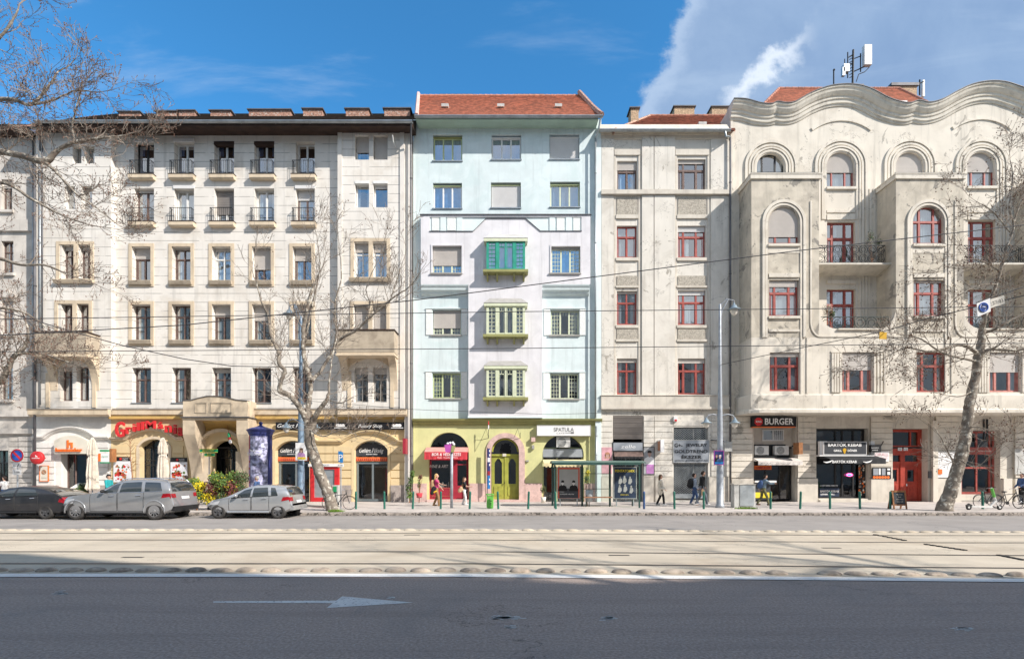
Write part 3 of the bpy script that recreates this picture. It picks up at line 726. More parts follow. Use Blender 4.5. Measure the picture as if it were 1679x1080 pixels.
# side sections, standing a little proud
XS = lambda p: PX(p, YS); ZS = lambda p: PZ(p, YS)
def section(pa, pb, pairs, frames, mirrored):
 hs = []; sp = []
 for (wa, wb, zt, zb) in pairs: hs.append((XS(wa), XS(wb), ZS(zb), ZS(zt))); sp.append((XS(wa), XS(wb), ZS(zb), ZS(zt), zt))
 g = MB(); wall(g, XS(pa), XS(pb), ZS(672), ZS(203), YS, hs, dep=.40)
 g.face([(XS(pa), YS, ZS(672)), (XS(pa), YS, ZS(203)), (XS(pa), YC+.05, ZS(203)), (XS(pa), YC+.05, ZS(672))]); g.face([(XS(pb), YS, ZS(672)), (XS(pb), YC+.05, ZS(672)), (XS(pb), YC+.05, ZS(203)), (XS(pb), YS, ZS(203))])
 g.build('side_wall', M['cream'], C2)
 g = MB()
 for (fa, fb_, zt, zb, mid) in frames:
  ys = YS-.05; g.box(XS(fa), XS(fa)+.2, ys, YS+.01, ZS(zb), ZS(zt)); g.box(XS(fb_)-.2, XS(fb_), ys, YS+.01, ZS(zb), ZS(zt)); g.box(XS(fa)+.2, XS(fb_)-.2, ys, YS+.01, ZS(zt)-.2, ZS(zt))
  g.box(XS(mid)-.13, XS(mid)+.13, ys, YS+.01, ZS(zb), ZS(zt)-.2)
  g.prism_x([(YS-.05, ZS(zb)-.2), (YS-.17, ZS(zb)-.2), (YS-.25, ZS(zb)-.03), (YS-.25, ZS(zb)+.02), (YS, ZS(zb)+.02)], XS(fa)-.05, XS(fb_)+.05)
 g.build('surrounds', M['beige'], C2)
 return sp
R_pairs = [(582, 605, 221.5, 262), (612, 635.5, 221.5, 262), (582, 605, 300, 340), (612, 635.5, 300, 340), (581, 605, 397, 454), (611, 634.5, 397, 454), (580, 603, 500, 560), (611, 634.5, 500, 560), (581, 603.5, 602, 659), (611, 634, 602, 659)]
for i, s_ in enumerate(section(554, 663, R_pairs, [(575, 639.5, 391, 457, 608), (574, 639, 494, 560, 607.5)], False)):
 a, b_, c, d, zt = s_
 fm = 'white_frame' if i in (0, 1, 2, 3, 4, 5) else ('brown_frame' if i < 8 else 'grey_frame')
 window(C2, a+.02, b_-.02, c+.02, d-.02, YS+.3, fm, mul=() if i < 4 else (.5,), tr=None if i < 4 else .68, fw=.06,
   shut={0: .62, 1: 1, 2: .05, 3: .15, 4: .25, 5: .25, 6: .7, 7: .62, 8: .18, 9: .18}[i], shm='shutter_white' if i in (2, 3) else 'shutter_beige', box=(.14, .33) if i in (2, 3) else None)
L_pairs = [(119, 133.5, 240, 268), (139, 155, 240, 268), (106, 122.5, 305, 343), (133, 151, 305, 343), (101, 121, 401, 458), (129, 149, 401, 458), (100, 119, 498, 560), (127, 147, 498, 560), (98, 119, 600, 657), (125.5, 146, 600, 657)]
for i, s_ in enumerate(section(60, 182, L_pairs, [(92.5, 154, 396, 460, 125), (90, 151.5, 493, 560, 123)], True)):
 a, b_, c, d, zt = s_
 window(C2, a+.02, b_-.02, c+.02, d-.02, YS+.3, 'brown_frame' if i > 3 else 'grey_frame', mul=() if i < 4 else (.5,), tr=None if i < 4 else .7, fw=.06, shut=.12 if i in (4, 5, 8) else 0)
# balconies on the side sections: solid parapet, coved underside and curved brackets
def stone_balcony(pa, pb, zt, zb, arch_bottom, inner):
 yf = YS-1.05; XF = lambda p: PX(p, yf); ZF = lambda p: PZ(p, yf); xa, xb = XF(pa), XF(pb)
 g = MB(); z1 = ZF(zt); z0 = ZF(zb)
 g.box(xa, xb, yf, yf+.14, z0, z1); g.box(xa, xa+.14, yf+.14, YS, z0, z1); g.box(xb-.14, xb, yf+.14, YS, z0, z1)
 o = g.build('balcony', M['dirty_beige'], C2)
 g = MB(); g.box(xa-.05, xb+.05, yf-.05, yf+.2, z1, z1+.07); g.box(xa-.05, xa+.2, yf+.2, YS, z1, z1+.07); g.box(xb-.2, xb+.05, yf+.2, YS, z1, z1+.07); g.build('coping', M['wood_eave'], o)
 g = MB(); g.box(xa+.02, xb-.02, yf+.02, YS, z0-.12, z0); g.box(xa-.03, xb+.03, yf-.03, YS, z0-.2, z0-.12); g.build('slab', M['beige'], o)
 g = MB()                                 # brackets: big quarter-curved cheeks
 zbm = PZ(arch_bottom, YS)
 for x in (xa+.02, xb-.47):
  P = [(YS, z0-.2), (yf+.1, z0-.2)]
  for i in range(9): t = i/8; P.append((yf+.1+.93*(math.sin(t*math.pi/2)), z0-.2-(z0-.2-zbm)*(1-math.cos(t*math.pi/2))))
  P.append((YS, zbm)); g.prism_x(P, x, x+.45)
 g.build('bracket', M['beige'], o)
 g = MB()                                 # arched apron between the brackets
 P = arc_pts(xa+.47, xb-.47, z0-.75, .55, 14)
 for i in range(len(P)-1): g.face([(P[i][0], YS-.16, P[i][1]), (P[i+1][0], YS-.16, P[i+1][1]), (P[i+1][0], YS-.16, z0-.2), (P[i][0], YS-.16, z0-.2)])
 for i in range(len(P)-1): g.face([(P[i][0], YS-.16, P[i][1]), (P[i][0], YS, P[i][1]), (P[i+1][0], YS, P[i+1][1]), (P[i+1][0], YS-.16, P[i+1][1])])
 g.build('apron', M['beige'], o)
 g = MB(); a, b_ = inner
 for (p, q) in ((a, a+6), (b_-6, b_)): g.box(XS(p), XS(q), YS-.06, YS+.01, ZS(668), z0-1.0)
 g.build('surround', M['beige'], o)
stone_balcony(551, 646, 541.5, 577, 640, (570, 646)); stone_balcony(57, 141, 544.5, 579, 640, (76, 158))
g = MB(); g.box(XS(554), XS(561), YS-.06, YS, ZS(672), ZS(203)); g.box(XS(656), XS(663), YS-.07, YS, ZS(672), ZS(203)); g.box(XS(60), XS(65), YS-.06, YS, ZS(672), ZS(203))
g.box(XS(663), XS(674), YS+.06, YC+.3, SW, ZS(196)); g.build('pilaster', M['cream_plain'], C2)
# string course over the shops
PR = [(-.42, .02), (-.42, .10), (-.34, .16), (-.30, .26), (-.04, .26), (0, .30), (.02, .30), (.04, 0.0)]
for (pa, pb, yy_) in ((51, 182, YS), (182, 556, YC), (556, 668, YS)):
 g = MB(); zz = PZ(672, yy_); x0 = PX(pa, yy_); x1 = PX(pb, yy_)
 g.strip([(o_, p_) for o_, p_ in PR], [(x0, zz), (x1, zz)], yy_); g.build('string_course', M['beige'], C2)
 g = MB(); g.box(x0, x1, yy_-.31, yy_-.0, zz+.03, zz+.055); g.build('flashing', M['lead_flashing'], C2)
g = MB(); g.box(X(182), X(668), YC-.22, YC, Z(687), Z(682.5)); g.build('moulding', M['ochre'], C2)
# ground floor
arches = [(100, 146, 716, 822, .55, 'hummus'), (229, 277, 719.5, 822, .5, 'grill'), (346.5, 390.5, 722, 822, .62, 'portal'), (452, 508, 722, 822, .62, 'bakery'), (581, 636, 722, 822, .58, 'bakery2')]
g = MB(); wall(g, X(56), X(182), 0, Z(682), YC, [(X(100), X(146), SW, Z(716), .55)], dep=.55); g.build('ground_wall', M['white_plaster'], C2)
g = MB(); wall(g, X(182), X(668), 0, Z(682), YC, [(X(a), X(b_), SW, Z(c), r_) for a, b_, c, d_, r_, n_ in arches[1:]], dep=.55); g.build('ground_wall', M['yellow'], C2)
HP = [(.0, .0), (.0, .05), (.05, .14), (.10, .14), (.12, .22), (.20, .24), (.22, 0)]
def hood(pa, pl, pr_, pb, zf, zp, m):         # flat - arch - flat moulding
 P = [(X(pa), Z(zf)), (X(pl), Z(zf))]+[(q[0], q[1]) for q in arc_pts(X(pl+3), X(pr_-3), Z(zf-1), Z(zp)-Z(zf-1), 18)]+[(X(pr_), Z(zf)), (X(pb), Z(zf))]
 g = MB(); g.strip(HP, P, YC); g.build('hood_moulding', M[m], C2)
hood(56, 73, 159, 181, 720.5, 704, 'white_plaster'); hood(183, 205, 291, 302, 722, 706, 'beige')
hood(412, 436, 522, 545, 727, 711, 'yellow'); hood(545, 560, 654, 667, 727, 710, 'yellow')
g = MB()
for a, b_ in ((57, 90), (151, 178)): courses(g, X(a), X(b_), Z(797), Z(724), YC, .42, gap=.06, proud=.05)
g.build('rustication', M['white_plaster'], C2)
g = MB()
for a, b_ in ((183, 222), (284, 301), (509, 546), (547, 577), (641, 667), (414, 447)): courses(g, X(a), X(b_), Z(797), Z(730), YC, .52, gap=.07, proud=.05)
g.build('rustication', M['yellow'], C2)
for (a, b_, c, d_, r_, n_) in arches:                   # archivolt frame of each opening
 w_ = .17; x0, x1, zt = X(a), X(b_), Z(c); zs_ = zt-r_
 A = arc_pts(x0, x1, zs_, r_, 16); Bq = arc_pts(x0-w_, x1+w_, zs_, r_+w_, 16); g = MB()
 if n_ == 'hummus': continue
 for i in range(16): g.raw([(A[i][0], YC-.07, A[i][1]), (A[i+1][0], YC-.07, A[i+1][1]), (Bq[i+1][0], YC-.07, Bq[i+1][1]), (Bq[i][0], YC-.07, Bq[i][1]), (Bq[i][0], YC, Bq[i][1]), (Bq[i+1][0], YC, Bq[i+1][1])], [(0, 1, 2, 3), (3, 2, 5, 4)])
 g.box(x0-w_, x0, YC-.07, YC, SW, zs_); g.box(x1, x1+w_, YC-.07, YC, SW, zs_)
 g.build('archivolt', M['yellow' if n_ != 'grill' else 'beige'], C2)
g = MB()
for a, b_ in ((56, 97), (149, 224), (282, 300), (413, 447), (512, 576), (641, 668)): g.box(X(a), X(b_), YC-.12, YC+.0, 0, Z(795))
g.build('plinth', M['granite'], C2)
# shop doors and fronts
window(C2, X(101), X(145), SW, Z(744), YC+.45, 'brown_frame', mul=(.3, .72), cur='none', gl='shop_glass', name='door', label='open glazed shop door framed in brown wood')
w_ = window(C2, X(229), X(277), SW, Z(719), YC+.42, 'black_frame', mul=(.3, .62), tr=(.58, .66), cur='none', gl='shop_glass', name='shop_front')
window(C2, X(453), X(507), SW, Z(722), YC+.40, 'steel_frame', mul=(.52, .62), tr=(.635,), fw=.11, mw=.09, cur='none', gl='shop_glass', name='shop_front')
window(C2, X(582), X(635), SW, Z(722), YC+.40, 'steel_frame', mul=(.5,), tr=(.635,), fw=.11, mw=.12, cur='none', gl='shop_glass', name='shop_front')
window(C2, X(347), X(390), SW, Z(722), YC+1.0, 'black_frame', mul=(.5,), tr=.72, cur='none', gl='shop_glass', name='door', grid=[(0, 1, 8, 6, .72, 1), (0, .5, 3, 8, 0, .7)])
# portal with its little balcony
g = MB(); yp = YC-1.1; XP_ = lambda p: PX(p, yp); ZP_ = lambda p: PZ(p, yp)
top_ = [(300, 683), (406, 683), (406, 657), (388, 655.5), (372, 651.5), (356, 649.5), (340, 649.5), (326, 652.5), (314, 656), (300, 656)]
g.prism([(XP_(a), ZP_(b_)) for a, b_ in top_], yp, yp+.16);
g.box(XP_(300), XP_(300)+.16, yp+.16, YC, ZP_(683), ZP_(656)); g.box(XP_(406)-.16, XP_(406), yp+.16, YC, ZP_(683), ZP_(656))
po = g.build('portal_balcony', M['beige'], C2)
g = MB()
for a, b_ in ((319, 339), (345, 380)):
 g.box(XP_(a), XP_(b_), yp-.03, yp, ZP_(677), ZP_(676)); g.box(XP_(a), XP_(b_), yp-.03, yp, ZP_(661), ZP_(660)); g.box(XP_(a), XP_(a+1), yp-.03, yp, ZP_(676), ZP_(661)); g.box(XP_(b_-1), XP_(b_), yp-.03, yp, ZP_(676), ZP_(661))
g.build('panel_moulding', M['dirty_beige'], po)
g = MB(); P2 = [(a, b_-1) for a, b_ in top_[2:]]
for i in range(len(P2)-1):
 a, b_ = P2[i], P2[i+1]; g.prism([(XP_(b_[0]), ZP_(b_[1]+1)), (XP_(a[0]), ZP_(a[1]+1)), (XP_(a[0]), ZP_(a[1])), (XP_(b_[0]), ZP_(b_[1]))], yp-.05, yp+.22)
g.box(XP_(297), XP_(409), yp-.14, YC, ZP_(684.5), ZP_(683)); g.build('coping', M['lead_flashing'], po)
g = MB(); g.box(XP_(299), XP_(407), yp-.05, YC, ZP_(688), ZP_(684.6));
for a, b_ in ((300, 320), (388, 407)):              # S-shaped consoles
 x0, x1 = XP_(a), XP_(b_); P = []
 for i in range(25):
  t = i/24; zz = ZP_(688)+(0.95-ZP_(688))*t; pr_ = 1.08*(1-t)**1.15*(1+.0)+.18*math.sin(t*math.pi*2.2)*(1-t)+.14
  P.append((YC-min(1.12, pr_), zz))
 g.prism_x(P+[(YC, .95), (YC, ZP_(688))], x0, x1)
g.box(XP_(300)+.1, XP_(320), YC-.45, YC, 0, .97); g.box(XP_(388), XP_(407)-.1, YC-.45, YC, 0, .97)
for a, b_ in ((324, 346.5), (390.5, 404)): g.box(X(a), X(b_), YC-.3, YC, SW, Z(740))
g.build('console', M['beige'], C2)
g = MB(); A = arc_pts(X(330), X(402), Z(731), Z(708)-Z(731), 16)   # shell-like hood over the portal
for i in range(16): g.raw([(A[i][0], YC-.34, A[i][1]), (A[i+1][0], YC-.34, A[i+1][1]), (A[i+1][0]*1+0, YC-.34, A[i+1][1]+.2), (A[i][0], YC-.34, A[i][1]+.2), (A[i][0], YC, A[i][1]), (A[i+1][0], YC, A[i+1][1]), (A[i][0], YC, A[i][1]+.24), (A[i+1][0], YC, A[i+1][1]+.24)], [(0, 1, 2, 3), (0, 4, 5, 1), (3, 2, 7, 6)])
g.build('portal_arch', M['beige'], C2)
g = MB(); g.prism_x([(YC-.9, Z(688)), (YC, Z(688)), (YC, Z(706))]+[(YC-.9+.9*math.sin(t/8*math.pi/2), Z(688)+(Z(706)-Z(688))*(1-math.cos(t/8*math.pi/2))) for t in range(8, 0, -1)], X(321), X(403)); g.build('portal_cove', M['ochre'], C2)
# eave, gutter, roof, chimneys
ye = YC-1.25; ze = PZ(201, ye)
g = MB(); g.prism_x([(ye, ze-.22), (YC+.1, PZ(222, YC)), (YC+.1, PZ(204, YC)+.3), (ye, ze-.02)], PX(58, ye), PX(676, ye)); g.build('eave', M['wood_eave'], C2)
gutter(C2, PX(60, ye), PX(677, ye), ye-.1, ze+.02, r=.13)
tiled_roof('roof', [(PX(58, ye), ye, ze), (PX(677, ye), ye, ze), (PX(677, ye), ye+6.5, ze+5.02), (PX(58, ye), ye+6.5, ze+5.02)], 'tile_dark', C2, rows=30)
tiled_roof('roof_slope', [(PX(20, ye), ye-.0, ze-.25), (PX(58, ye)-.02, ye-.0, ze-.25), (PX(58, ye)-.02, ye+6.5, ze+4.9), (PX(20, ye), ye+6.5, ze+4.9)], 'tile_pale', C2)
for (a, b_, zt, zb) in ((195, 231, 185, 200), (256, 291, 184, 200), (293, 321, 183, 200), (345, 380, 183, 200), (408, 478, 181.5, 196), (497, 530, 180, 196), (567, 606, 180, 196), (630, 674, 179.5, 196)):
 yc_ = ye+4.2; chimney(C2, PX(a, yc_), PX(b_-2, yc_), yc_, yc_+.9, PZ(zb+8, yc_), PZ(zt-.5, yc_), pots=1 if b_-a < 45 else 3)
downpipe(C2, PX(676, YS)-.05, YS-.16, SW, ze-.1, .055, m='lead_flashing');
g = MB(); g.tube([(PX(676, ye)-.05, ye-.1, ze-.1), (PX(676, YS)-.05, YS-.2, ze-.9), (PX(676, YS)-.05, YS-.16, ze-1.3)], .055, 10); g.build('downpipe_bend', M['lead_flashing'], C2)
downpipe(C2, PX(61, YS), YS-.16, SW, PZ(258, YS), .07, m='lead_flashing'); downpipe(C2, PX(69, YS), YS-.14, PZ(664, YS), PZ(226, YS), .05)
downpipe(C2, PX(72.5, YS), YS-.12, PZ(600, YS), PZ(232, YS), .03, m='lead_flashing')
g = MB(); g.cyl((XS(648), YS, ZS(241)), (XS(648), YS-.5, ZS(241)+.05), .02); g.cyl((XS(648), YS-.5, ZS(241)-.02), (XS(648), YS-.75, ZS(241)+.25), .035); g.build('vent_pipe', M['white_frame'], C2)
# ================================================================ MINT HOUSE
YM = D; YB = D-.45
B3 = thing('mint_townhouse', 'narrow mint and lavender townhouse with yellow-green ground floor, in the middle of the row', 'building', (PX(830), YM, 0))
X = lambda p, Y=YM: PX(p, Y); Z = lambda p, Y=YM: PZ(p, Y)
XB = lambda p: PX(p, YB); ZB = lambda p: PZ(p, YB)
up = [(710, 758, 221, 264), (806, 854.5, 221, 262), (901, 950, 220, 261.5), (710, 757.5, 300, 342), (805, 854, 299, 341), (902, 951, 298, 339.5)]
lo = [(709.5, 756, 508, 549), (903, 949.5, 508, 549.5), (709, 755.5, 611, 653), (902, 949, 612, 654)]
g = MB(); wall(g, X(677.5), X(986), Z(352), Z(196), YM, [(X(a), X(b_), Z(d), Z(c)) for a, b_, c, d in up], dep=.3); wall(g, X(677.5), X(986), Z(686), Z(352), YM, [(X(a), X(b_), Z(d), Z(c)) for a, b_, c, d in lo], dep=.3)
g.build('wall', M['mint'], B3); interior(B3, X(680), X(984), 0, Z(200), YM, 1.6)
stz = [dict(fm='lime_frame', shut=.0, box=(.05, .1, 'olive'), cur='full', curm='curtain_blue'), dict(fm='white_frame', box=(.02, .1), cur='full', curm='curtain_blue'),
  dict(fm='white_frame', shut=.9, shm='shutter_white', box=(.02, .1), cur='right'), dict(fm='white_frame', box=(.02, .1, 'lime_frame'), cur='full', curm='curtain_blue'),
  dict(fm='brown_frame', shut=1., shm='shutter_white', box=(.02, .1, 'lime_frame')), dict(fm='pale_green', box=(.03, .1, 'lime_frame'), cur='full', curm='curtain_grey')]
for (a, b_, c, d), k in zip(up, stz):
 window(B3, X(a)+.02, X(b_)-.02, Z(d)+.02, Z(c)-.13, YM+.2, mul=(.34, .66), fw=.07, mw=.09, **k)
 s = MB(); s.box(X(a)-.06, X(b_)+.04, YM-.07, YM+.2, Z(d)-.05, Z(d)+.01); s.build('sill', M['zinc'], B3)
GRD = [(.03, .33, 3, 6, .03, .97), (.35, .65, 3, 1, .82, .97), (.67, .97, 3, 6, .03, .97)]
for i, (a, b_, c, d) in enumerate(lo):
 window(B3, X(a)+.02, X(b_)-.02, Z(d)+.02, Z(c)-.03, YM+.17, 'lime_frame' if i in (2,) else 'pale_green', mul=(.34, .66), fw=.06, mw=.10, tr=None, grid=GRD, shut=.72 if i == 0 else 0, shm='shutter_beige',
   cur='none' if i == 3 else 'sides', label='right-hand window with one casement standing open' if i == 3 else None)
 s = MB(); s.box(X(a)-.12, X(b_)+.06, YM-.10, YM+.17, Z(d)-.07, Z(d)+.01); s.build('sill', M['grey_frame'], B3)
 s = MB(); s.box(X(a)-.42, X(a)-.04, YM-.05, YM, Z(d), Z(c)+.05); s.box(X(b_)+.04, X(b_)+.40, YM-.05, YM, Z(d), Z(c)+.05); s.build('relief_panel', M['relief'], B3)
 s = MB(); s.box(X(a)-.44, X(b_)+.42, YM-.08, YM, Z(c)+.06, Z(c)+.1); s.build('lintel', M['mint_light'], B3)
# upper bay with panels
mid = [(709, 757, 403, 448), (904, 951.5, 404, 448)]
g = MB(); wall(g, XB(690), XB(968), ZB(466), ZB(379), YB, [(XB(a), XB(b_), ZB(d), ZB(c)) for a, b_, c, d in mid], dep=.3)
g.prism([(XB(776), ZB(379)), (XB(886), ZB(379)), (XB(862), ZB(358)), (XB(797), ZB(358))], YB, YB+.08)
g.prism([(XB(690), ZB(379)), (XB(704.5), ZB(379)), (XB(704.5), ZB(355.5)), (XB(690), ZB(355.5))], YB, YB+.08); g.prism([(XB(953.5), ZB(379)), (XB(968), ZB(379)), (XB(968), ZB(355.5)), (XB(953.5), ZB(355.5))], YB, YB+.08)
g.prism([(XB(690), ZB(355.5)), (XB(968), ZB(355.5)), (XB(968), ZB(352.5)), (XB(690), ZB(352.5))], YB, YB+.08)
for x in (XB(690), XB(968)): g.face([(x, YB, ZB(466)), (x, YM+.02, ZB(466)), (x, YM+.02, ZB(352.5)), (x, YB, ZB(352.5))])
g.box(XB(768), XB(889), YB, YM+.02, ZB(684), ZB(466)-.0) ; g.build('bay_wall', M['lavender'], B3)
g = MB(); g.box(XB(704.5), XB(953.5), YB+.075, YB+.12, ZB(379.2), ZB(355.3)); g.box(XB(722), XB(731), YB+.02, YB+.075, ZB(378.5), ZB(355.5)); g.box(XB(749), XB(758), YB+.03, YB+.075, ZB(378.5), ZB(355.5))
g.box(XB(901), XB(910), YB+.03, YB+.075, ZB(378.5), ZB(355.5)); g.box(XB(928), XB(938), YB+.02, YB+.075, ZB(378.5), ZB(355.5)); g.build('panel', M['mint_light'], B3)
for a, b_ in ((708, 719.5), (733, 747), (913, 925.5), (940, 951)): s = MB(); s.box(XB(a), XB(b_), YB+.02, YB+.074, ZB(377.5), ZB(357)); s.build('relief_panel', M['relief'], B3)
g = MB(); pl = [(704, 379), (776, 379), (797, 358), (862, 358), (886, 378.6), (954, 378.6)]
for i in range(5):
 a, b_ = pl[i], pl[i+1]; g.prism([(XB(a[0]), ZB(a[1]+.9)), (XB(b_[0]), ZB(b_[1]+.9)), (XB(b_[0]), ZB(b_[1])), (XB(a[0]), ZB(a[1]))], YB-.05, YB+.075)
g.box(XB(688.5), XB(969.5), YB-.07, YM, ZB(352.5), ZB(351.5)); g.build('flashing', M['lead_flashing'], B3)
for i, (a, b_, c, d) in enumerate(mid):
 window(B3, XB(a)+.02, XB(b_)-.02, ZB(d)+.02, ZB(c)-.12, YB+.2, 'pale_green', mul=(.34, .66), fw=.05, mw=.10, grid=GRD, shut=.68 if i == 0 else .0, shm='shutter_beige', box=(.1, .06, 'grey_frame'), cur='full' if i else 'sides', curm='curtain_blue')
 s = MB(); s.box(XB(a)-.14, XB(b_)+.03, YB-.10, YB+.2, ZB(d)-.07, ZB(d)+.01); s.build('sill', M['grey_frame'], B3)
 s = MB(); surround(s, XB(a), XB(b_), ZB(d), ZB(c), YB, .09, .04); s.build('surround', M['lavender'], B3)
for a, b_ in ((690, 768), (889, 967)):
 g = MB(); P = [(YM+.01, ZB(466)-.0), (YB, ZB(466)), (YB+.02, ZB(468)), (YB+.10, ZB(471)), (YB+.12, ZB(474)), (YB+.24, ZB(476)), (YB+.28, ZB(479)), (YM+.01, ZB(482))]
 g.prism_x(P, XB(a)+.0, XB(b_)-.002); g.build('bay_soffit', M['mint'], B3)
g = MB(); g.box(X(975.5), X(985), YM-.22, YM, 0, Z(222)); g.build('pilaster', M['mint_light'], B3)
# three little oriels
def oriel(zt, zc, zb, zs, zk, fm, first=False):
 yo = YB-.52; XO = lambda p: PX(p, yo); ZO = lambda p: PZ(p, yo)
 g = MB(); x0, x1 = XO(797.5), XO(861); g.box(x0, x0+.15, yo, yo+.1, ZO(zb), ZO(zc)); g.box(x1-.15, x1, yo, yo+.1, ZO(zb), ZO(zc))
 for f_, w_ in ((.28, .2), (.5, .10), (.72, .2)): xx = x0+(x1-x0)*f_; g.box(xx-w_/2, xx+w_/2, yo-.01, yo+.09, ZO(zb), ZO(zc))
 g.box(x0, x1, yo+.005, yo+.1, ZO(zb), ZO(zb)+.08); g.box(x0, x1, yo+.004, yo+.1, ZO(zc)-.08, ZO(zc))
 for x in (x0, x1-.06): g.box(x, x+.06, yo+.1, YB, ZO(zb), ZO(zb)+.1); g.box(x, x+.06, yo+.1, YB, ZO(zc)-.1, ZO(zc)); g.box(x, x+.06, YB-.08, YB, ZO(zb), ZO(zc))
 o = g.build('oriel_window', M[fm], B3)
 g = MB(); h = ZO(zc)-ZO(zb)
 for a, b_, nc in ((.05, .23, 2), (.77, .95, 2)):
  ax = x0+(x1-x0)*a; bx = x0+(x1-x0)*b_
  for i in range(0, 3): xx = ax+(bx-ax)*i/2; g.box(xx-.018, xx+.018, yo+.02, yo+.05, ZO(zb), ZO(zc))
  for i in range(1, 7): zz = ZO(zb)+h*i/7; g.box(ax, bx, yo+.02, yo+.05, zz-.014, zz+.014)
 for a, b_ in ((.33, .46), (.54, .67)):
  ax = x0+(x1-x0)*a; bx = x0+(x1-x0)*b_; g.box(ax, bx, yo+.02, yo+.05, ZO(zb)+h*.8, ZO(zb)+h*.83)
  for i in range(0, 3): xx = ax+(bx-ax)*i/2; g.box(xx-.014, xx+.014, yo+.02, yo+.05, ZO(zb)+(h*.8 if i == 1 else 0), ZO(zc))
 for i in range(1, 7): zz = ZO(zb)+h*i/7; g.box(x0+.02, x0+.05, yo+.1, YB-.05, zz-.02, zz+.02); g.box(x1-.05, x1-.02, yo+.1, YB-.05, zz-.02, zz+.02)
 g.build('glazing_bars', M['teal' if first else 'pale_green'], o)
 g = MB(); g.face([(x0+.05, yo+.055, ZO(zb)), (x1-.05, yo+.055, ZO(zb)), (x1-.05, yo+.055, ZO(zc)), (x0+.05, yo+.055, ZO(zc))])
 for x in (x0+.04, x1-.04): g.face([(x, yo+.055, ZO(zb)), (x, YB, ZO(zb)), (x, YB, ZO(zc)), (x, yo+.055, ZO(zc))])
 g.build('pane', M['glass'], o)
 g = MB(); g.box(x0+.08, x1-.08, YB-.012, YB-.004, ZO(zb), ZO(zc)); g.build('recess', M['curtain_grey'], o)
 g = MB(); a0, a1 = XO(793), XO(865.5); t0, t1 = PX(803, YB), PX(854.5, YB)
 g.raw([(a0, yo-.1, ZO(zc-5)), (a1, yo-.1, ZO(zc-5)), (t1, YB, PZ(zt, YB)), (t0, YB, PZ(zt, YB)), (a0, YB, ZO(zc-5)), (a1, YB, ZO(zc-5))], [(0, 1, 2, 3), (0, 3, 4), (1, 5, 2)]); g.build('oriel_roof', M['grey_frame' if not first else 'cabinet'], o)
 g = MB(); g.box(a0+.02, a1-.02, yo-.08, YB, ZO(zc), ZO(zc-4.6)); g.build('fascia', M['pale_green'], o)
 g = MB(); g.box(XO(792), XO(866), yo-.07, YB, ZO(zs), ZO(zb+.4))
 for p in (799, 815, 843, 859): g.prism_x([(yo, ZO(zs)), (YB, ZO(zs)), (YB, ZO(zk)), (YB-.18, ZO(zk)+.04), (yo+.05, ZO(zs)-.12)], XO(p)-.05, XO(p)+.05)
 g.build('bracket_shelf', M['olive'], o)
oriel(384, 396, 441.5, 446, 457, 'teal', True); oriel(489, 502, 547.5, 552, 561, 'pale_green'); oriel(591.5, 604.5, 650.5, 655.5, 664, 'pale_green')
# ground floor
hs = [(X(703), X(768.5), SW, Z(708.5), 1.24), (X(805.5), X(851), SW, Z(717.5), .88), (X(889.5), X(957), SW, Z(712.5), 1.26)]
g = MB(); wall(g, X(677.5), X(986), 0, Z(686), YM, hs, dep=.5); g.build('ground_wall', M['lime'], B3)
g = MB(); g.strip([(-.36, 0), (-.36, .06), (-.26, .10), (-.2, .2), (-.12, .22), (-.06, .34), (.04, .38), (.08, 0)], [(X(677.5), Z(688)), (X(986), Z(688))], YM); g.build('cornice', M['olive'], B3)
g = MB(); g.box(X(768), X(889), YB-.03, YM, Z(686), Z(683)); g.build('bay_ledge', M['mint_light'], B3)
g = MB()
for a, b_ in ((677.5, 700), (770, 796), (861, 888.5), (958, 986)): g.box(X(a), X(b_), YM-.07, YM, 0, Z(792))
g.build('plinth', M['pink_stone'], B3)
g = MB(); zs_ = Z(717.5)-.88; A = arc_pts(X(805.5), X(851), zs_, .88, 18); Bq = arc_pts(X(797), X(860.5), zs_, 1.19, 18)
for i in range(18): g.raw([(A[i][0], YM-.09, A[i][1]), (A[i+1][0], YM-.09, A[i+1][1]), (Bq[i+1][0], YM-.09, Bq[i+1][1]), (Bq[i][0], YM-.09, Bq[i][1]), (Bq[i][0], YM, Bq[i][1]), (Bq[i+1][0], YM, Bq[i+1][1]), (A[i][0], YM+.4, A[i][1]), (A[i+1][0], YM+.4, A[i+1][1])], [(0, 1, 2, 3), (3, 2, 5, 4), (1, 0, 6, 7)])
g.box(X(797), X(805.5), YM-.09, YM+.4, SW, zs_); g.box(X(851), X(860.5), YM-.09, YM+.4, SW, zs_); g.build('door_surround', M['pink_stone'], B3)
g = MB(); g.box(X(797), X(861), YM-.35, YM+.5, SW, SW+.13); g.box(X(701), X(771), YM-.3, YM+.5, SW, SW+.14); g.build('step', M['pink_stone'], B3)
yd = YM+.3; zd = SW+.13; zt = Z(747)
g = MB()
for s_ in (0, 1):
 x0 = X(805.5) if s_ == 0 else X(828.5); x1 = X(828) if s_ == 0 else X(851)
 g.box(x0, x1, yd+.03, yd+.09, zd, Z(793)); g.box(x0, x0+.2, yd+.03, yd+.09, Z(793), zt); g.box(x1-.2, x1, yd+.03, yd+.09, Z(793), zt); g.box(x0+.2, x1-.2, yd+.03, yd+.09, zt-.18, zt)
 for q in (0, 1):    # octagonal shoulders
  xx = x0+.2 if q == 0 else x1-.2; d_ = .16 if q == 0 else -.16; g.prism([(xx, zt-.18), (xx, zt-.44), (xx+d_, zt-.18)] if q else [(xx, zt-.44), (xx+d_, zt-.18), (xx, zt-.18)], yd+.03, yd+.09)
 for a in (.18, .5):
  w_ = (x1-x0)*.28; xa = x0+(x1-x0)*a; g.box(xa, xa+w_, yd+.0, yd+.03, zd+.25, Z(797));
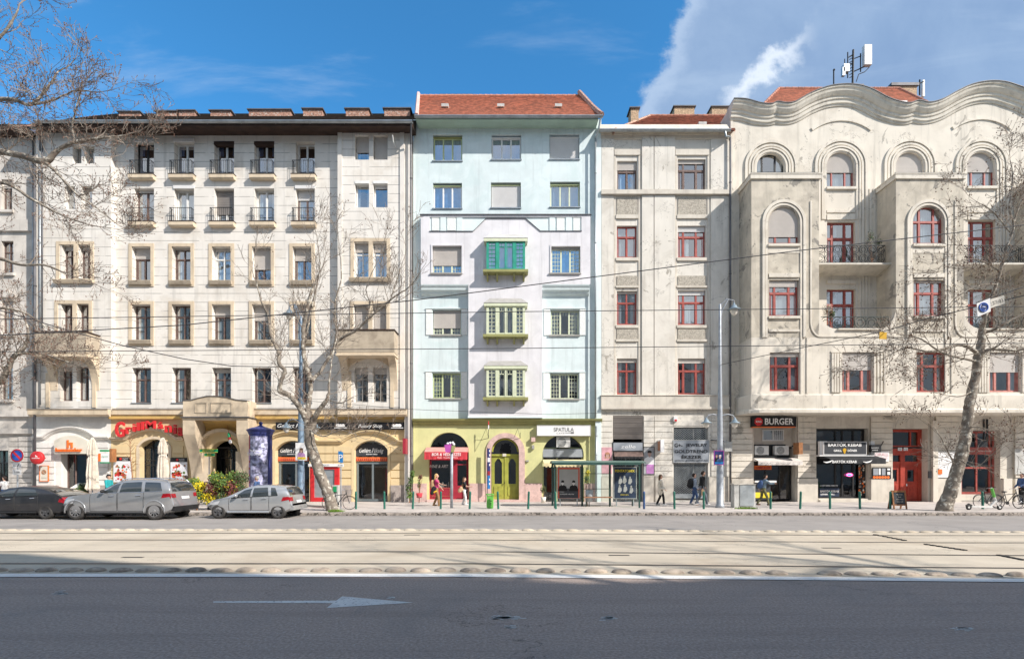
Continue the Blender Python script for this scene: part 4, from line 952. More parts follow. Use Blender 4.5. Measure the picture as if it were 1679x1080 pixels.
g.box(X(828)-.03, X(828.5)+.03, yd-.01, yd+.03, zd, zt); g.box(X(805.5), X(851), yd-.05, yd+.1, zt, zt+.12)
do = g.build('door', M['door_olive'], B3, label='double yellow-green door with dark glass in each leaf, under an arched pink stone frame')
g = MB(); g.face([(X(805.5), yd+.07, Z(794)), (X(851), yd+.07, Z(794)), (X(851), yd+.07, zt), (X(805.5), yd+.07, zt)]); g.build('pane', M['door_glass'], do)
g = MB(); g.box(X(805.5), X(851), yd+.1, yd+.13, zd, Z(715)); g.build('backing', M['room'], do)
g = MB(); g.face([(X(805.5), yd+.05, zt+.1), (X(851), yd+.05, zt+.1), (X(851), yd+.05, Z(715)), (X(805.5), yd+.05, Z(715))]); g.build('fanlight', M['door_glass'], do)
g = MB(); A = arc_pts(X(806), X(850.5), zs_, .86, 18); Bq = arc_pts(X(808.5), X(848), zs_, .76, 18)
for i in range(18): g.raw([(A[i][0], yd-.02, A[i][1]), (A[i+1][0], yd-.02, A[i+1][1]), (Bq[i+1][0], yd-.02, Bq[i+1][1]), (Bq[i][0], yd-.02, Bq[i][1])], [(0, 1, 2, 3)])
g.build('fanlight_frame', M['door_olive'], do)
g = MB(); g.cyl((X(827), yd-.02, zd+1.05), (X(827), yd-.07, zd+1.05), .03); g.box(X(827)-.015, X(827)+.015, yd-.09, yd-.06, zd+.98, zd+1.12); g.build('handle', M['black_frame'], do)
g = MB(); g.box(X(824), X(830), yd-.08, yd-.05, zt-.02, zt+.15); g.build('number_plate', M['sign_cream'], do)
# bar front in wine red
yb = YM+.28; xb0, xb1 = X(703), X(768.5)
g = MB(); g.box(xb0, xb0+.12, yb, yb+.1, SW+.14, Z(740)); g.box(xb1-.12, xb1, yb, yb+.1, SW+.14, Z(740)); g.box(xb0, xb1, yb, yb+.1, Z(754.5), Z(745)); g.box(X(738), X(747), yb-.02, yb+.1, SW+.14, Z(754.5))
g.box(xb0+.12, X(738), yb-.03, yb+.1, SW+.14, Z(799)); g.box(X(747), X(749), yb, yb+.1, SW+.2, Z(754)); g.box(X(764.5), X(766), yb, yb+.1, SW+.2, Z(754)); g.box(X(749), X(764.5), yb, yb+.1, SW+.2, Z(796)); g.box(X(749), X(764.5), yb, yb+.1, Z(762), Z(760.5))
fo = g.build('shop_front', M['wine_paint'], B3)
g = MB(); g.face([(xb0, yb+.05, SW+.2), (xb1, yb+.05, SW+.2), (xb1, yb+.05, Z(708)), (xb0, yb+.05, Z(708))]); g.build('pane', M['shop_glass'], fo)
g = MB(); g.box(xb0+.15, X(738), yb-.05, yb-.03, SW+.3, SW+.36); g.box(xb0+.15, X(738), yb-.05, yb-.03, Z(801), Z(799.5)); g.box(xb0+.2, xb0+.25, yb-.05, yb-.03, SW+.36, Z(801)); g.box(X(736), X(737), yb-.05, yb-.03, SW+.36, Z(801)); g.build('panel_moulding', M['red_frame'], fo)
g = MB(); g.box(xb0, xb1, yb-.02, yb+.1, Z(740.5), Z(736.5)); g.build('transom', M['soffit_green'], fo)
g = MB()
for i in range(9): x = X(708+i*3.2); g.cyl((x, yb+.35, Z(800)), (x, yb+.35, Z(800)+.18+.1*((i*7) % 3)), .05, .03, 8)
g.box(xb0+.15, X(738), yb+.12, yb+.6, Z(801), Z(800)); g.build('window_display', M['parasol'], fo)
# café front
yk = YM+.3; x0, x1 = X(889.5), X(957)
g = MB(); g.box(x0, x0+.1, yk, yk+.1, SW, Z(735)); g.box(x1-.1, x1, yk, yk+.1, SW, Z(735)); g.box(x0, x1, yk, yk+.1, Z(736), Z(733)); g.box(X(913), X(915), yk, yk+.1, SW, Z(750)); co = g.build('cafe_front', M['lime_frame'], B3)
g = MB(); g.face([(x0, yk+.05, SW), (x1, yk+.05, SW), (x1, yk+.05, Z(712)), (x0, yk+.05, Z(712))]); g.build('pane', M['shop_glass'], co)
# eave, gutter, roof
ye = YM-1.0; ze = PZ(193, ye)
g = MB(); g.prism_x([(ye+.02, ze-.12), (YM+.05, Z(211)), (YM+.05, Z(195)+.3), (ye+.02, ze)], PX(677.5, ye)+.15, PX(988, ye)-.25); g.build('eave', M['soffit_green'], B3)
gutter(B3, PX(680, ye), PX(988, ye), ye-.08, ze+.05, r=.12)
yr = YM+5.0; zr = PZ(157, yr)
tiled_roof('roof', [(PX(682, ye), ye, ze+.06), (PX(985, ye), ye, ze+.06), (PX(949, yr), yr, zr), (PX(686, yr), yr, zr)], 'tile_red', B3, rows=22, th=.045)
ridge_tiles(B3, (PX(686, yr), yr, zr), (PX(949, yr), yr, zr), 'tile_red')
g = MB(); g.tube([(PX(950, yr), yr, zr+.25), (PX(972, YM+1.5), YM+1.5, PZ(176, YM+1.5)), (PX(983, ye+.3), ye+.3, PZ(186, ye+.3)), (PX(987, ye), ye, PZ(188, ye))], [.16, .17, .17, .16], 6); g.build('verge', M['brick'], B3)
g = MB(); g.tube([(PX(683, ye), ye, ze+.15), (PX(686, yr), yr, zr+.15)], .13, 6); g.build('verge', M['pink_stone'], B3)
for a in (729, 820, 914):
 yy_ = ye+2.1; t = 2.1/(yr-ye); zz = ze+.06+(zr-ze)*t; xx = PX(a, yy_); g = MB(); g.box(xx-.18, xx+.28, yy_-.25, yy_+.3, zz-.05, zz+.13); g.build('roof_hatch', M['cabinet'], B3)
for a, b_ in ((724, 774), (846, 890)): chimney(B3, PX(a, yr+.8), PX(b_, yr+.8), yr+.5, yr+1.3, zr-1, zr+.35, pots=3 if a < 800 else 2)
downpipe(B3, X(975), YM-.34, Z(686), Z(232), .055, m='zinc'); downpipe(B3, X(975)+.05, YM-.34, SW, Z(699), .055, m='zinc')
g = MB(); g.tube([(PX(987, ye)-.1, ye-.08, ze-.05), (PX(985, ye)-.1, ye+.1, ze-.6), (X(975), YM-.34, Z(232))], .055, 10); g.build('downpipe_bend', M['zinc'], B3)
# ================================================================ IVORY HOUSE
Y4 = D-.12; B4 = thing('ivory_apartment_house', 'ivory apartment house with flaking plaster and red window frames, right of the mint house', 'building', (PX(1090), Y4, 0))
X = lambda p: PX(p, Y4); Z = lambda p: PZ(p, Y4)
ra = [(1012, 1044.5, 264, 312.5), (1011.5, 1044.5, 370, 422), (1011.5, 1044.5, 477, 532.5), (1011.5, 1044.5, 587.5, 646.5)]
rb = [(1111.5, 1157, 261, 311.5), (1111.5, 1157, 370, 422), (1111.5, 1157, 476, 532.5), (1111.5, 1157, 587.5, 646.5)]
hs = [(X(a), X(b_), Z(d), Z(c)) for a, b_, c, d in ra+rb]
g = MB(); wall(g, X(984.5), X(1198), Z(668), Z(214), Y4, hs, dep=.3)
g.face([(X(984.5), Y4, 0), (X(984.5), Y4, Z(214)), (X(984.5), Y4+.4, Z(214)), (X(984.5), Y4+.4, 0)])
for a, b_, p in ((986, 1006, .09), (1052, 1071, .12), (1072.3, 1106, .12), (1165, 1194, .07)):
 for zt, zb in ((226, 312), (322, 648)): g.box(X(a), X(b_), Y4-p, Y4, Z(zb), Z(zt))
g.build('wall', M['ivory'], B4); interior(B4, X(986), X(1196), 0, Z(220), Y4, 1.6)
g = MB()
for c, p in ((219, .18), (225, .10)): g.box(X(985), X(1197), Y4-p, Y4, Z(c+4), Z(c-5) if c < 220 else Z(c-2))
g.box(X(985), X(1197), Y4-.24, Y4, Z(321), Z(314)); g.box(X(985), X(1197), Y4-.20, Y4, Z(667), Z(649)); g.box(X(985), X(1197), Y4-.26, Y4, Z(671), Z(667.2)); g.box(X(984), X(1198), Y4-.25, Y4, Z(649), Z(648.2))
for (a, b_) in ((1006.5, 1050), (1106.5, 1163)):
 g.box(X(a+.5), X(b_-1), Y4-.10, Y4, Z(255.5), Z(246))
 for zc in ((423, 428), (533.5, 538), (469, 472), (353, 359), (556.5, 560)): g.box(X(a+3), X(b_-4), Y4-.10, Y4, Z(zc[1]), Z(zc[0]))
 for x in (a+.2, b_-3.4): g.box(X(x), X(x+2.6), Y4-.06, Y4, Z(312), Z(256)); g.box(X(x), X(x+2.6), Y4-.05, Y4, Z(648), Z(322))
g.build('mouldings', M['ivory_stone'], B4)
for (a, b_) in ((1011.5, 1045), (1111.5, 1157.5)):
 for zc in ((325, 352.5), (452.5, 468.5), (540, 556)): g = MB(); g.box(X(a), X(b_), Y4-.05, Y4, Z(zc[1]), Z(zc[0])); g.build('pebble_panel', M['pebble'], B4)
SA = [(.28, 'shutter_beige'), (0, ''), (.06, 'shutter_beige'), (.1, 'shutter_beige')]; SBB = [(.12, 'shutter_beige'), (.17, 'shutter_white'), (.12, 'shutter_white'), (.12, 'shutter_beige')]
for i, (a, b_, c, d) in enumerate(ra): window(B4, X(a)+.02, X(b_)-.02, Z(d)+.02, Z(c)-.02, Y4+.16, 'red_frame' if i else 'brown_frame', tr=.66, fw=.07, mw=.09, shut=SA[i][0], shm=SA[i][1] or 'shutter_beige', lights=True, cur='full' if i == 1 else 'sides', curm='curtain')
for i, (a, b_, c, d) in enumerate(rb): window(B4, X(a)+.02, X(b_)-.02, Z(d)+.02, Z(c)-.02, Y4+.16, 'red_frame' if i else 'brown_frame', mul=(.21, .68), tr=.66, fw=.07, mw=.11, shut=SBB[i][0], shm=SBB[i][1], lights=True, cur=('none', 'left', 'full', 'right')[i], curm='curtain')
# rusticated ground floor
g = MB(); wall(g, X(984.5), X(1198), 0, Z(670), Y4, [(X(1005), X(1054.5), SW, Z(681)), (X(1104.5), X(1161), SW+.1, Z(700))], dep=.4); g.build('ground_wall', M['ivory'], B4)
g = MB()
for a, b_, zt in ((985, 1004, 681), (1055.5, 1072, 681), (1073, 1103, 681), (1166, 1197, 681)): courses(g, X(a), X(b_), Z(781), Z(zt), Y4, .36, gap=.035, proud=.05)
courses(g, X(1104), X(1165), Z(698), Z(688), Y4, .36, gap=.035, proud=.03); g.build('rustication', M['ivory'], B4)
g = MB()
for a, b_ in ((985, 1004.5), (1055, 1071), (1074, 1103.5), (1162, 1197)): g.box(X(a), X(b_), Y4-.1, Y4, 0, Z(781.5))
g.build('plinth', M['ivory_stone'], B4)
g = MB(); n = 22                               # closed slatted blind over the first shop
for i in range(n):
 z0 = Z(720)+(Z(682)-Z(720))*i/n; z1 = Z(720)+(Z(682)-Z(720))*(i+1)/n; g.prism_x([(Y4+.02, z0), (Y4-.03, z0+(z1-z0)*.3), (Y4+.05, z1), (Y4+.06, z0)], X(1005.5), X(1054))
g.build('blind', M['shutter_grey'], B4)
window(B4, X(1005.5), X(1054), SW, Z(738), Y4+.25, 'steel_frame', mul=(.45,), cur='none', gl='shop_glass', name='shop_front')
window(B4, X(1105), X(1160.5), SW+.12, Z(701), Y4+.25, 'grey_frame', mul=(.62,), tr=.5, cur='none', gl='shop_glass', name='shop_front')
def grille(par, x0, x1, z0, z1, y, s=.155):        # diamond security grille
 g = MB(); r = .011; nx = int((x1-x0)/s); nz = int((z1-z0)/(s*.8)); sx_ = (x1-x0)/nx; sz_ = (z1-z0)/nz
 for i in range(nx):
  for j in range(nz):
   a = x0+i*sx_; b_ = z0+j*sz_; m_ = (a+sx_/2, b_+sz_/2)
   for (p, q) in (((a, b_+sz_/2), (a+sx_/2, b_+sz_)), ((a+sx_/2, b_+sz_), (a+sx_, b_+sz_/2)), ((a+sx_, b_+sz_/2), (a+sx_/2, b_)), ((a+sx_/2, b_), (a, b_+sz_/2))):
    dx, dz = q[0]-p[0], q[1]-p[1]; l = math.hypot(dx, dz); nx_, nz_ = -dz/l*r, dx/l*r
    g.face([(p[0]-nx_, y, p[1]-nz_), (q[0]-nx_, y, q[1]-nz_), (q[0]+nx_, y, q[1]+nz_), (p[0]+nx_, y, p[1]+nz_)])
 return g.build('security_grille', M['cabinet_metal'], par)
grille(B4, X(1105), X(1160.5), SW+.4, Z(701.5), Y4+.08)
g = MB(); g.box(X(1105), X(1160.5), Y4+.05, Y4+.2, SW+.22, SW+.5); g.build('threshold', M['cabinet_metal'], B4)
ye = Y4-.55; ze = PZ(214, ye); gutter(B4, PX(984, ye), PX(1198, ye), ye, ze+.05, r=.12)
g = MB(); g.prism_x([(ye, ze-.03), (Y4, Z(219)), (Y4, Z(212)+.3), (ye, ze)], PX(985, ye), PX(1198, ye)); g.build('eave', M['ivory_stone'], B4)
yr = Y4+4.6; zr = PZ(190.5, yr); XR = lambda p: PX(p, yr)
tiled_roof('roof', [(PX(1006, ye), ye, ze), (PX(1198, ye)+.3, ye, ze), (XR(1200), yr, zr), (XR(1066), yr, zr)], 'tile_brown', B4, rows=20, th=.04)
tiled_roof('roof_hip', [(PX(1006, ye), ye+9, ze), (PX(1006, ye), ye, ze), (XR(1066), yr, zr), (XR(1066), yr+.1, zr)], 'tile_brown', B4, rows=16)
ridge_tiles(B4, (PX(1006, ye), ye, ze+.04), (XR(1066), yr, zr+.04), 'tile_pale', r=.08); ridge_tiles(B4, (XR(1066), yr, zr+.04), (XR(1200), yr, zr+.04), 'tile_brown')
chimney(B4, PX(1034.5, Y4+2.4), PX(1047, Y4+2.4), Y4+2.4, Y4+3.2, zr-2.5, PZ(178, Y4+2.4), 'brick_tan', pots=0); chimney(B4, XR(1108), XR(1141), yr+.3, yr+1.1, zr-1, PZ(175.5, yr+.3), 'brick_tan', pots=1); chimney(B4, XR(1170), XR(1204), yr+.3, yr+1.1, zr-1, PZ(176, yr+.3), 'brick_tan', pots=1)
g = MB(); yy_ = ye+1.5; g.box(PX(1144, yy_), PX(1157, yy_), yy_-.2, yy_+.3, PZ(207, yy_), PZ(203, yy_)); g.build('roof_hatch', M['cabinet'], B4)
downpipe(B4, X(1195), Y4-.22, SW, Z(228), .06, m='lead_flashing'); g = MB(); g.tube([(PX(1189, ye), ye, ze-.05), (PX(1190, ye), ye, ze-.35), (X(1195), Y4-.22, Z(228))], .06, 10); g.build('downpipe_bend', M['zinc'], B4)
# ================================================================ ART NOUVEAU HOUSE
Y5 = D; YF = D-1.65
B5 = thing('curved_gable_house', 'cream art nouveau house with wavy gable, arched windows and deep bays, at right', 'building', (PX(1450), Y5, 0))
X = lambda p, Y=Y5: PX(p, Y); Z = lambda p, Y=Y5: PZ(p, Y); XF = lambda p: PX(p, YF); ZF = lambda p: PZ(p, YF)
xe = X(1790); PER = XF(1469)-XF(1232)
TOP = [(1197, 172), (1217, 173), (1240, 179), (1258, 180.5), (1267, 177), (1283, 179), (1297, 176.5), (1320, 163.5), (1347, 153), (1372, 149), (1397, 150), (1420, 157), (1447, 171), (1470, 178), (1482, 179), (1495, 175), (1513, 178), (1533, 173), (1557, 160), (1580, 149.5), (1607, 144), (1633, 145), (1657, 152), (1679, 160), (1700, 171), (1722, 179), (1740, 176), (1760, 178), (1790, 170)]
topw = [(1241, 1286.5, 251, 307), (1355.5, 1401.5, 249, 307.5), (1469, 1515, 249, 307), (1586, 1632, 249, 306.5), (1703, 1748, 249, 306.5)]
recw = [(1356, 1402, 364, 433), (1355.5, 1402.5, 474, 540), (1587, 1632, 362, 433), (1587, 1632, 474, 540)]
holes = [(X(a), X(b_), Z(d), Z(c), .86) for a, b_, c, d in topw]+[(X(a), X(b_), Z(d), Z(c)) for a, b_, c, d in recw]
g = MB(); wall(g, X(1197), xe, Z(560), Z(207), Y5, holes, dep=.35); wall(g, X(1197), X(1240), Z(682), Z(560), Y5)
def lerp_top(px):
 for (a, b_), (c, d) in zip(TOP[:-1], TOP[1:]):
  if a <= px <= c: return b_+(d-b_)*(px-a)/(c-a)
n = 120
YCo = Y5-.42
for i in range(n):
 pa = 1197+(1790-1197)*i/n; pb = 1197+(1790-1197)*(i+1)/n
 g.face([(X(pa), Y5, Z(207)), (X(pb), Y5, Z(207)), (X(pb), Y5, Z(lerp_top(pb)+3)), (X(pa), Y5, Z(lerp_top(pa)+3))])
g.face([(X(1197), Y5, 0), (X(1197), Y5, Z(175)), (X(1197), Y5+3, Z(175)), (X(1197), Y5+3, 0)])
g.box(X(1197), X(1201), Y5-.1, Y5, Z(645), Z(200)); g.build('wall', M['nouveau'], B5); interior(B5, X(1199), xe, 0, Z(235), Y5, 1.7)
# smoothed top path for the cornice
path = []
for i in range(len(TOP)-1):
 p0, p1, p2, p3 = TOP[max(i-1, 0)], TOP[i], TOP[i+1], TOP[min(i+2, len(TOP)-1)]
 for k in range(5):
  t = k/5; q = [.5*((2*p1[j])+(-p0[j]+p2[j])*t+(2*p0[j]-5*p1[j]+4*p2[j]-p3[j])*t*t+(-p0[j]+3*p1[j]-3*p2[j]+p3[j])*t**3) for j in (0, 1)]
  path.append((X(q[0]), Z(q[1])-.0))
path.append((X(TOP[-1][0]), Z(TOP[-1][1])))
g = MB(); g.strip([(-1.0, 0), (-1.0, .06), (-.88, .10), (-.86, .16), (-.68, .17), (-.64, .24), (-.5, .25), (-.46, .33), (-.30, .46), (-.16, .50), (-.12, .56), (-.02, .58), (-.02, -.45), (-.4, -.45)], path, Y5); g.build('cornice', M['trim_plaster'], B5, smooth=False)
g = MB(); g.strip([(-.02, .62), (.02, .62), (.03, -.45), (-.02, -.45)], path, Y5); g.build('flashing', M['lead_flashing'], B5)
# moulded arches of the top floor
for a, b_, c, d in topw:
 for off, w_, p in ((.06, .13, .05), (.24, .10, .09), (.42, .12, .06), (.62, .16, .10)):
  g = MB(); x0, x1 = X(a)-off, X(b_)+off; zs_ = Z(c)-.86; ar = arc_pts(x0, x1, zs_, .86+off, 24); low = Z(d)-.1 if a < 1300 or 1450 < a < 1560 or a > 1690 else Z(360 if off < .3 else 428)
  g.strip([(0, 0), (0, p), (w_, p), (w_, 0)], [(x0, low)]+ar+[(x1, low)], Y5); g.build('arch_moulding', M['nouveau'], B5)
for i, (a, b_, c, d) in enumerate(topw):
 window(B5, X(a)-.05, X(b_)+.05, Z(d)+.02, Z(c)+.03, Y5+.2, 'black_frame' if i == 0 else 'red_frame', mul=(.25, .70), tr=.46 if i == 0 else None, fw=.1, mw=.09, shut=0 if i == 0 else .56, shm='shutter_beige', cur='sides' if i == 0 else 'full', curm='curtain')
 if a in (1355.5, 1586): s = MB(); s.box(X(a)-.05, X(b_)+.1, Y5-.14, Y5+.1, Z(d+4), Z(d)); s.build('sill', M['nouveau'], B5)
g = MB()
for a, b_ in ((1358, 1424), (1589, 1655)):
 g.box(X(a-3), X(1402+a-1358), Y5-.06, Y5, Z(349), Z(345)); g.box(X(a-3), X(1402+a-1358), Y5-.08, Y5, Z(361), Z(352)); g.box(X(a-3), X(1402+a-1358), Y5-.10, Y5, Z(466), Z(460))
 for k in range(4): xx = X(b_-16+k*5); g.box(xx, xx+.1, Y5-.06, Y5, Z(540), Z(440))
 for k in range(5): xx = X(b_-17+k*6); g.box(xx, xx+.12, Y5-.05, Y5, Z(430), Z(310))
for a, b_, sp in ((1332, 1427, 215), (1563, 1656, 213)):        # sunk gable panels are framed by raised flat bands
 g.strip([(0, 0), (0, .07), (.1, .07), (.1, 0)], [(X(a), Z(sp))]+arc_pts(X(a), X(b_), Z(sp), .62, 12)+[(X(b_), Z(sp))], Y5)
g.build('bands', M['nouveau'], B5)
for i, (a, b_, c, d) in enumerate(recw):
 window(B5, X(a)+.02, X(b_)-.02, Z(d)+.02, Z(c)-.02, Y5+.16, 'red_frame', mul=(.22, .68), tr=.62, fw=.08, mw=.13, lights=True, cur='left', curm='curtain')
# bays
def bay(k):
 dx = k*PER; xa, xb = XF(1232)+dx, XF(1343)+dx
 w5 = (XF(1260)+dx, XF(1310)+dx, ZF(400.5), ZF(338.5), .95); w4 = (XF(1261)+dx, XF(1310)+dx, ZF(518.5), ZF(459));
 g = MB(); wall(g, xa, xb, ZF(553), ZF(287), YF, [w5, w4], dep=.32)
 for x in (xa, xb): g.face([(x, YF, ZF(553)), (x, YF, ZF(287)), (x, Y5+.02, ZF(287)), (x, Y5+.02, ZF(553))])
 g.face([(xa, YF, ZF(287)), (xb, YF, ZF(287)), (xb, Y5, ZF(287)), (xa, Y5, ZF(287))]); o = g.build('bay', M['nouveau_rough'], B5)
 g = MB(); g.box(xa-.09, xb+.09, YF-.1, Y5, ZF(294), ZF(287)); g.box(xa-.12, xb+.12, YF-.13, Y5, ZF(287), ZF(285.4)); g.build('bay_cap', M['nouveau'], o)
 g = MB(); g.box(xa, xb, YF+.1, YF+.12, ZF(281.5), ZF(281)); [g.box(x-.01, x+.01, YF+.1, YF+.12, ZF(286), ZF(281)) for x in (xa+.05, xa+1.2, xa+2.4, xb-.05)]; g.build('rail', M['iron'], o)
 for off, w_, p in ((.06, .12, .05), (.22, .17, .09)):
  g = MB(); x0, x1 = w5[0]-off, w5[1]+off; zs_ = w5[3]-.95; g.strip([(0, 0), (0, p), (w_, p), (w_, 0)], [(x0, ZF(553))]+arc_pts(x0, x1, zs_, .95+off, 24)+[(x1, ZF(553))], YF); g.build('arch_moulding', M['nouveau'], o)
 g = MB(); g.box(w5[0]-.05, w5[1]+.05, YF-.13, YF+.2, ZF(404.5), ZF(400.5)); g.box(w5[0]-.03, w5[1]+.03, YF-.025, YF, ZF(415), ZF(404.5)); g.box(w5[0], w5[1], YF-.08, YF, ZF(455), ZF(448.5)); g.box(w4[0]-.05, w4[1]+.05, YF-.12, YF+.2, ZF(522.5), ZF(518.5)); g.box(w5[0], w5[1], YF-.07, YF, ZF(544), ZF(540)); g.build('sill', M['nouveau'], o)
 window(B5, w5[0]-.04, w5[1]+.04, w5[2]+.02, w5[3]+.03, YF+.16, 'red_frame', mul=(.27, .72), tr=.6 if k else None, fw=.1, mw=.11, shut=0 if k == 1 else .8, shm='shutter_beige', cur='full' if k == 1 else 'sides', lights=k == 1)
 window(B5, w4[0]+.02, w4[1]-.02, w4[2]+.02, w4[3]-.02, YF+.16, 'red_frame', mul=(.21, .70), tr=.65, fw=.08, mw=.12, shut=.17 if k == 0 else .05, shm='shutter_beige', cur='full' if k < 2 else 'left', lights=True)
for k in range(3): bay(k)
# floor below the bays: one continuous projecting wall
fw_ = [(XF(1262), XF(1311.5), ZF(641), ZF(577.5)), (XF(1381), XF(1431), ZF(642), ZF(577)), (XF(1503), XF(1552), ZF(642.5), ZF(577)), (XF(1622.5), XF(1674), ZF(642.5), ZF(577))]
g = MB(); wall(g, XF(1232), XF(1760), ZF(646), ZF(553), YF, fw_, dep=.32); g.face([(XF(1232), YF, ZF(646)), (XF(1232), YF, ZF(553)), (XF(1232), Y5, ZF(553)), (XF(1232), Y5, ZF(646))])
for k in range(2):                              # U-shaped parapet of the lower balcony
 xa, xb = XF(1343)+k*PER, XF(1469)+k*PER; r_ = 1.0; zb_ = ZF(538.5); zt_ = zb_+1.25
 L = [(xa, zt_)]+[(xa+r_*(1-math.cos(t/8*math.pi/2)), zt_-1.25*math.sin(t/8*math.pi/2)) for t in range(1, 9)]; Rr = [(xb-(p[0]-xa), p[1]) for p in reversed(L)]; P = L+Rr
 for i in range(len(P)-1): g.raw([(P[i][0], YF, ZF(553)), (P[i+1][0], YF, ZF(553)), (P[i+1][0], YF, P[i+1][1]), (P[i][0], YF, P[i][1]), (P[i+1][0], YF+.3, P[i+1][1]), (P[i][0], YF+.3, P[i][1])], [(0, 1, 2, 3), (3, 2, 4, 5)])
 g.face([(xa, YF, ZF(541)), (xb, YF, ZF(541)), (xb, Y5, ZF(541)), (xa, Y5, ZF(541))])
g.build('first_floor_wall', M['nouveau'], B5)
for i, (a, b_, c, d) in enumerate(fw_):
 sh = (.1, .45, .0, .5)[i]
 window(B5, a+.02, b_-.02, c+.02, d-.02, YF+.16, 'pink_frame' if i in (1, 3) else 'red_frame', mul=(.24, .70), tr=None if sh > .3 else .66, fw=.08, mw=.12, shut=sh, shm='shutter_beige', cur='sides', lights=True, curm='curtain')
g = MB()
for (pa, pb) in ((1363, 1380), (1432, 1454), (1604, 1621.5), (1675, 1697)):
 n_ = 4;
 for k in range(n_): xx = XF(pa+(pb-pa)*k/n_); g.box(xx, xx+.11, YF-.07, YF, ZF(643), ZF(579))
 g.box(XF(pa)-.04, XF(pb), YF-.05, YF, ZF(578), ZF(575.5))
for dx in (0, PER):
 P = [(XF(1328)+dx, ZF(330)), (XF(1328)+dx, ZF(528))]+[(XF(1328)+dx+.62*(1-math.cos(t/6*math.pi/2)), ZF(528)-.9*math.sin(t/6*math.pi/2)) for t in range(1, 7)]+[(XF(1475)+dx, ZF(528)-.9)]
 g.strip([(0, 0), (0, .05), (.09, .05), (.09, 0)], P, YF)
 g.box(XF(1312)+dx, XF(1314.5)+dx, YF-.05, YF, ZF(645), ZF(553)); g.box(XF(1322)+dx, XF(1324.5)+dx, YF-.05, YF, ZF(645), ZF(553)); g.box(XF(1373)+dx, XF(1445)+dx, YF-.12, YF, ZF(541), ZF(538.8))
g.build('flutes', M['nouveau'], B5)
# balconies between the bays
def balcony(k):
 xa, xb = XF(1343)+k*PER, XF(1469)+k*PER; yr_ = YF+.42; z0 = PZ(434, yr_); z1 = PZ(402, yr_)
 g = MB(); g.prism_x([(yr_-.05, z0), (yr_-.05, z0+.1), (Y5, z0+.1), (Y5, z0-.25), (yr_+.2, z0-.04)], xa, xb); o = g.build('balcony', M['trim_plaster'], B5)
 for (yy2, a0, b0, nm) in ((yr_, z0+.12, z1, 1), (YF+.12, ZF(538), ZF(518), 2)):
  g = MB(); inset = 0 if nm == 1 else .1; x0, x1 = xa+.05+inset, xb-.35-inset*0
  g.box(x0, x1, yy2-.02, yy2+.02, b0-.035, b0); g.box(x0, x1, yy2-.015, yy2+.015, a0, a0+.03)
  rows_ = 2 if nm == 1 else 1; hh = (b0-a0)/rows_; nn = int((x1-x0)/(hh*.9))
  for r_ in range(rows_):
   for c_ in range(nn):                # scroll work: pairs of rings
    cx_ = x0+(x1-x0)*(c_+.5)/nn; cz_ = a0+hh*(r_+.5)
    for rad in (.46, .26):
     pts = [(cx_+hh*rad*math.cos(q*math.pi/6+c_), yy2, cz_+hh*rad*math.sin(q*math.pi/6+c_)) for q in range(12)]; g.tube(pts, .02, 4, cap=False)
  for c_ in range(nn+1): xx = x0+(x1-x0)*c_/nn; g.box(xx-.01, xx+.01, yy2-.01, yy2+.01, a0, b0)
  if nm == 1:
   for q in range(6): yy3 = yy2+(Y5-yy2)*.6*q/5; g.box(x1-.01, x1+.01, yy3-.01, yy3+.01, a0, b0)
   g.box(x1-.015, x1+.015, yy2, Y5, b0-.035, b0)
  g.build('railing', M['iron' if nm == 1 else 'iron_green'], o)
for k in range(2): balcony(k)
# overhanging cornice above the shops
yc_ = YF-.22; g = MB(); xl = XF(1232)
prof = [(0, ZF(646), 0.), (0.10, ZF(646), 0), (.12, ZF(671.5), 0), (.22, ZF(673), 0), (.22, ZF(676), 0)]
def plan(o_): return [(X(1205)-o_*.3, Y5), (xl-o_*.7, YF-o_*.1), (xl+.35, YF-.05-o_), (XF(1780), YF-.05-o_)]
lv = [(.02, 646), (.05, 648), (.05, 669.5), (.16, 672), (.22, 672.5), (.22, 677)]
pl_ = [[(x, y, ZF(z)) for x, y in plan(o_)] for o_, z in lv]; vs = [q for r_ in pl_ for q in r_]; fs = []
for j in range(len(lv)-1):
 for i in range(3): fs.append((j*4+i, (j+1)*4+i, (j+1)*4+i+1, j*4+i+1))
g.raw(vs, fs); g.face([pl_[0][0], pl_[0][1], pl_[0][2], pl_[0][3], (XF(1780), Y5, ZF(646))]); g.face([pl_[-1][0], pl_[-1][1], pl_[-1][2], pl_[-1][3], (XF(1780), Y5, ZF(677))])
g.build('overhang', M['nouveau'], B5)
# ground floor
og = [(1236, 1304.5, 684), (1338.5, 1423, 702), (1463.5, 1521.5, 702), (1572, 1640, 705)]
g = MB(); wall(g, X(1197), xe, 0, Z(679), Y5, [(X(a), X(b_), SW, Z(c)) for a, b_, c in og], dep=.7); g.build('ground_wall', M['ivory_stone'], B5)
g = MB()
for a, b_ in ((1198, 1232), (1306.5, 1336), (1426, 1461), (1532, 1570), (1662, 1720)): courses(g, X(a), X(b_), Z(783), Z(683), Y5-.08, .36, gap=.04, proud=.06); g.box(X(a), X(b_), Y5-.08, Y5, Z(783), Z(680))
g.build('rustication', M['nouveau'], B5)
g = MB()
for a, b_ in ((1198, 1233), (1305, 1338), (1425, 1462), (1531, 1572), (1641, 1655), (1660, 1720)): g.box(X(a), X(b_), Y5-.2, Y5, 0, Z(784))
g.build('plinth', M['ivory_stone'], B5)
g = MB(); g.box(X(1525), X(1533), Y5-.25, Y5-.09, SW, Z(690)); g.build('pier', M['nouveau'], B5)
ys_ = Y5+.45
g = MB(); g.box(X(1236), X(1304.5), ys_, ys_+.1, Z(731), Z(684)); g.build('infill', M['ivory_stone'], B5)
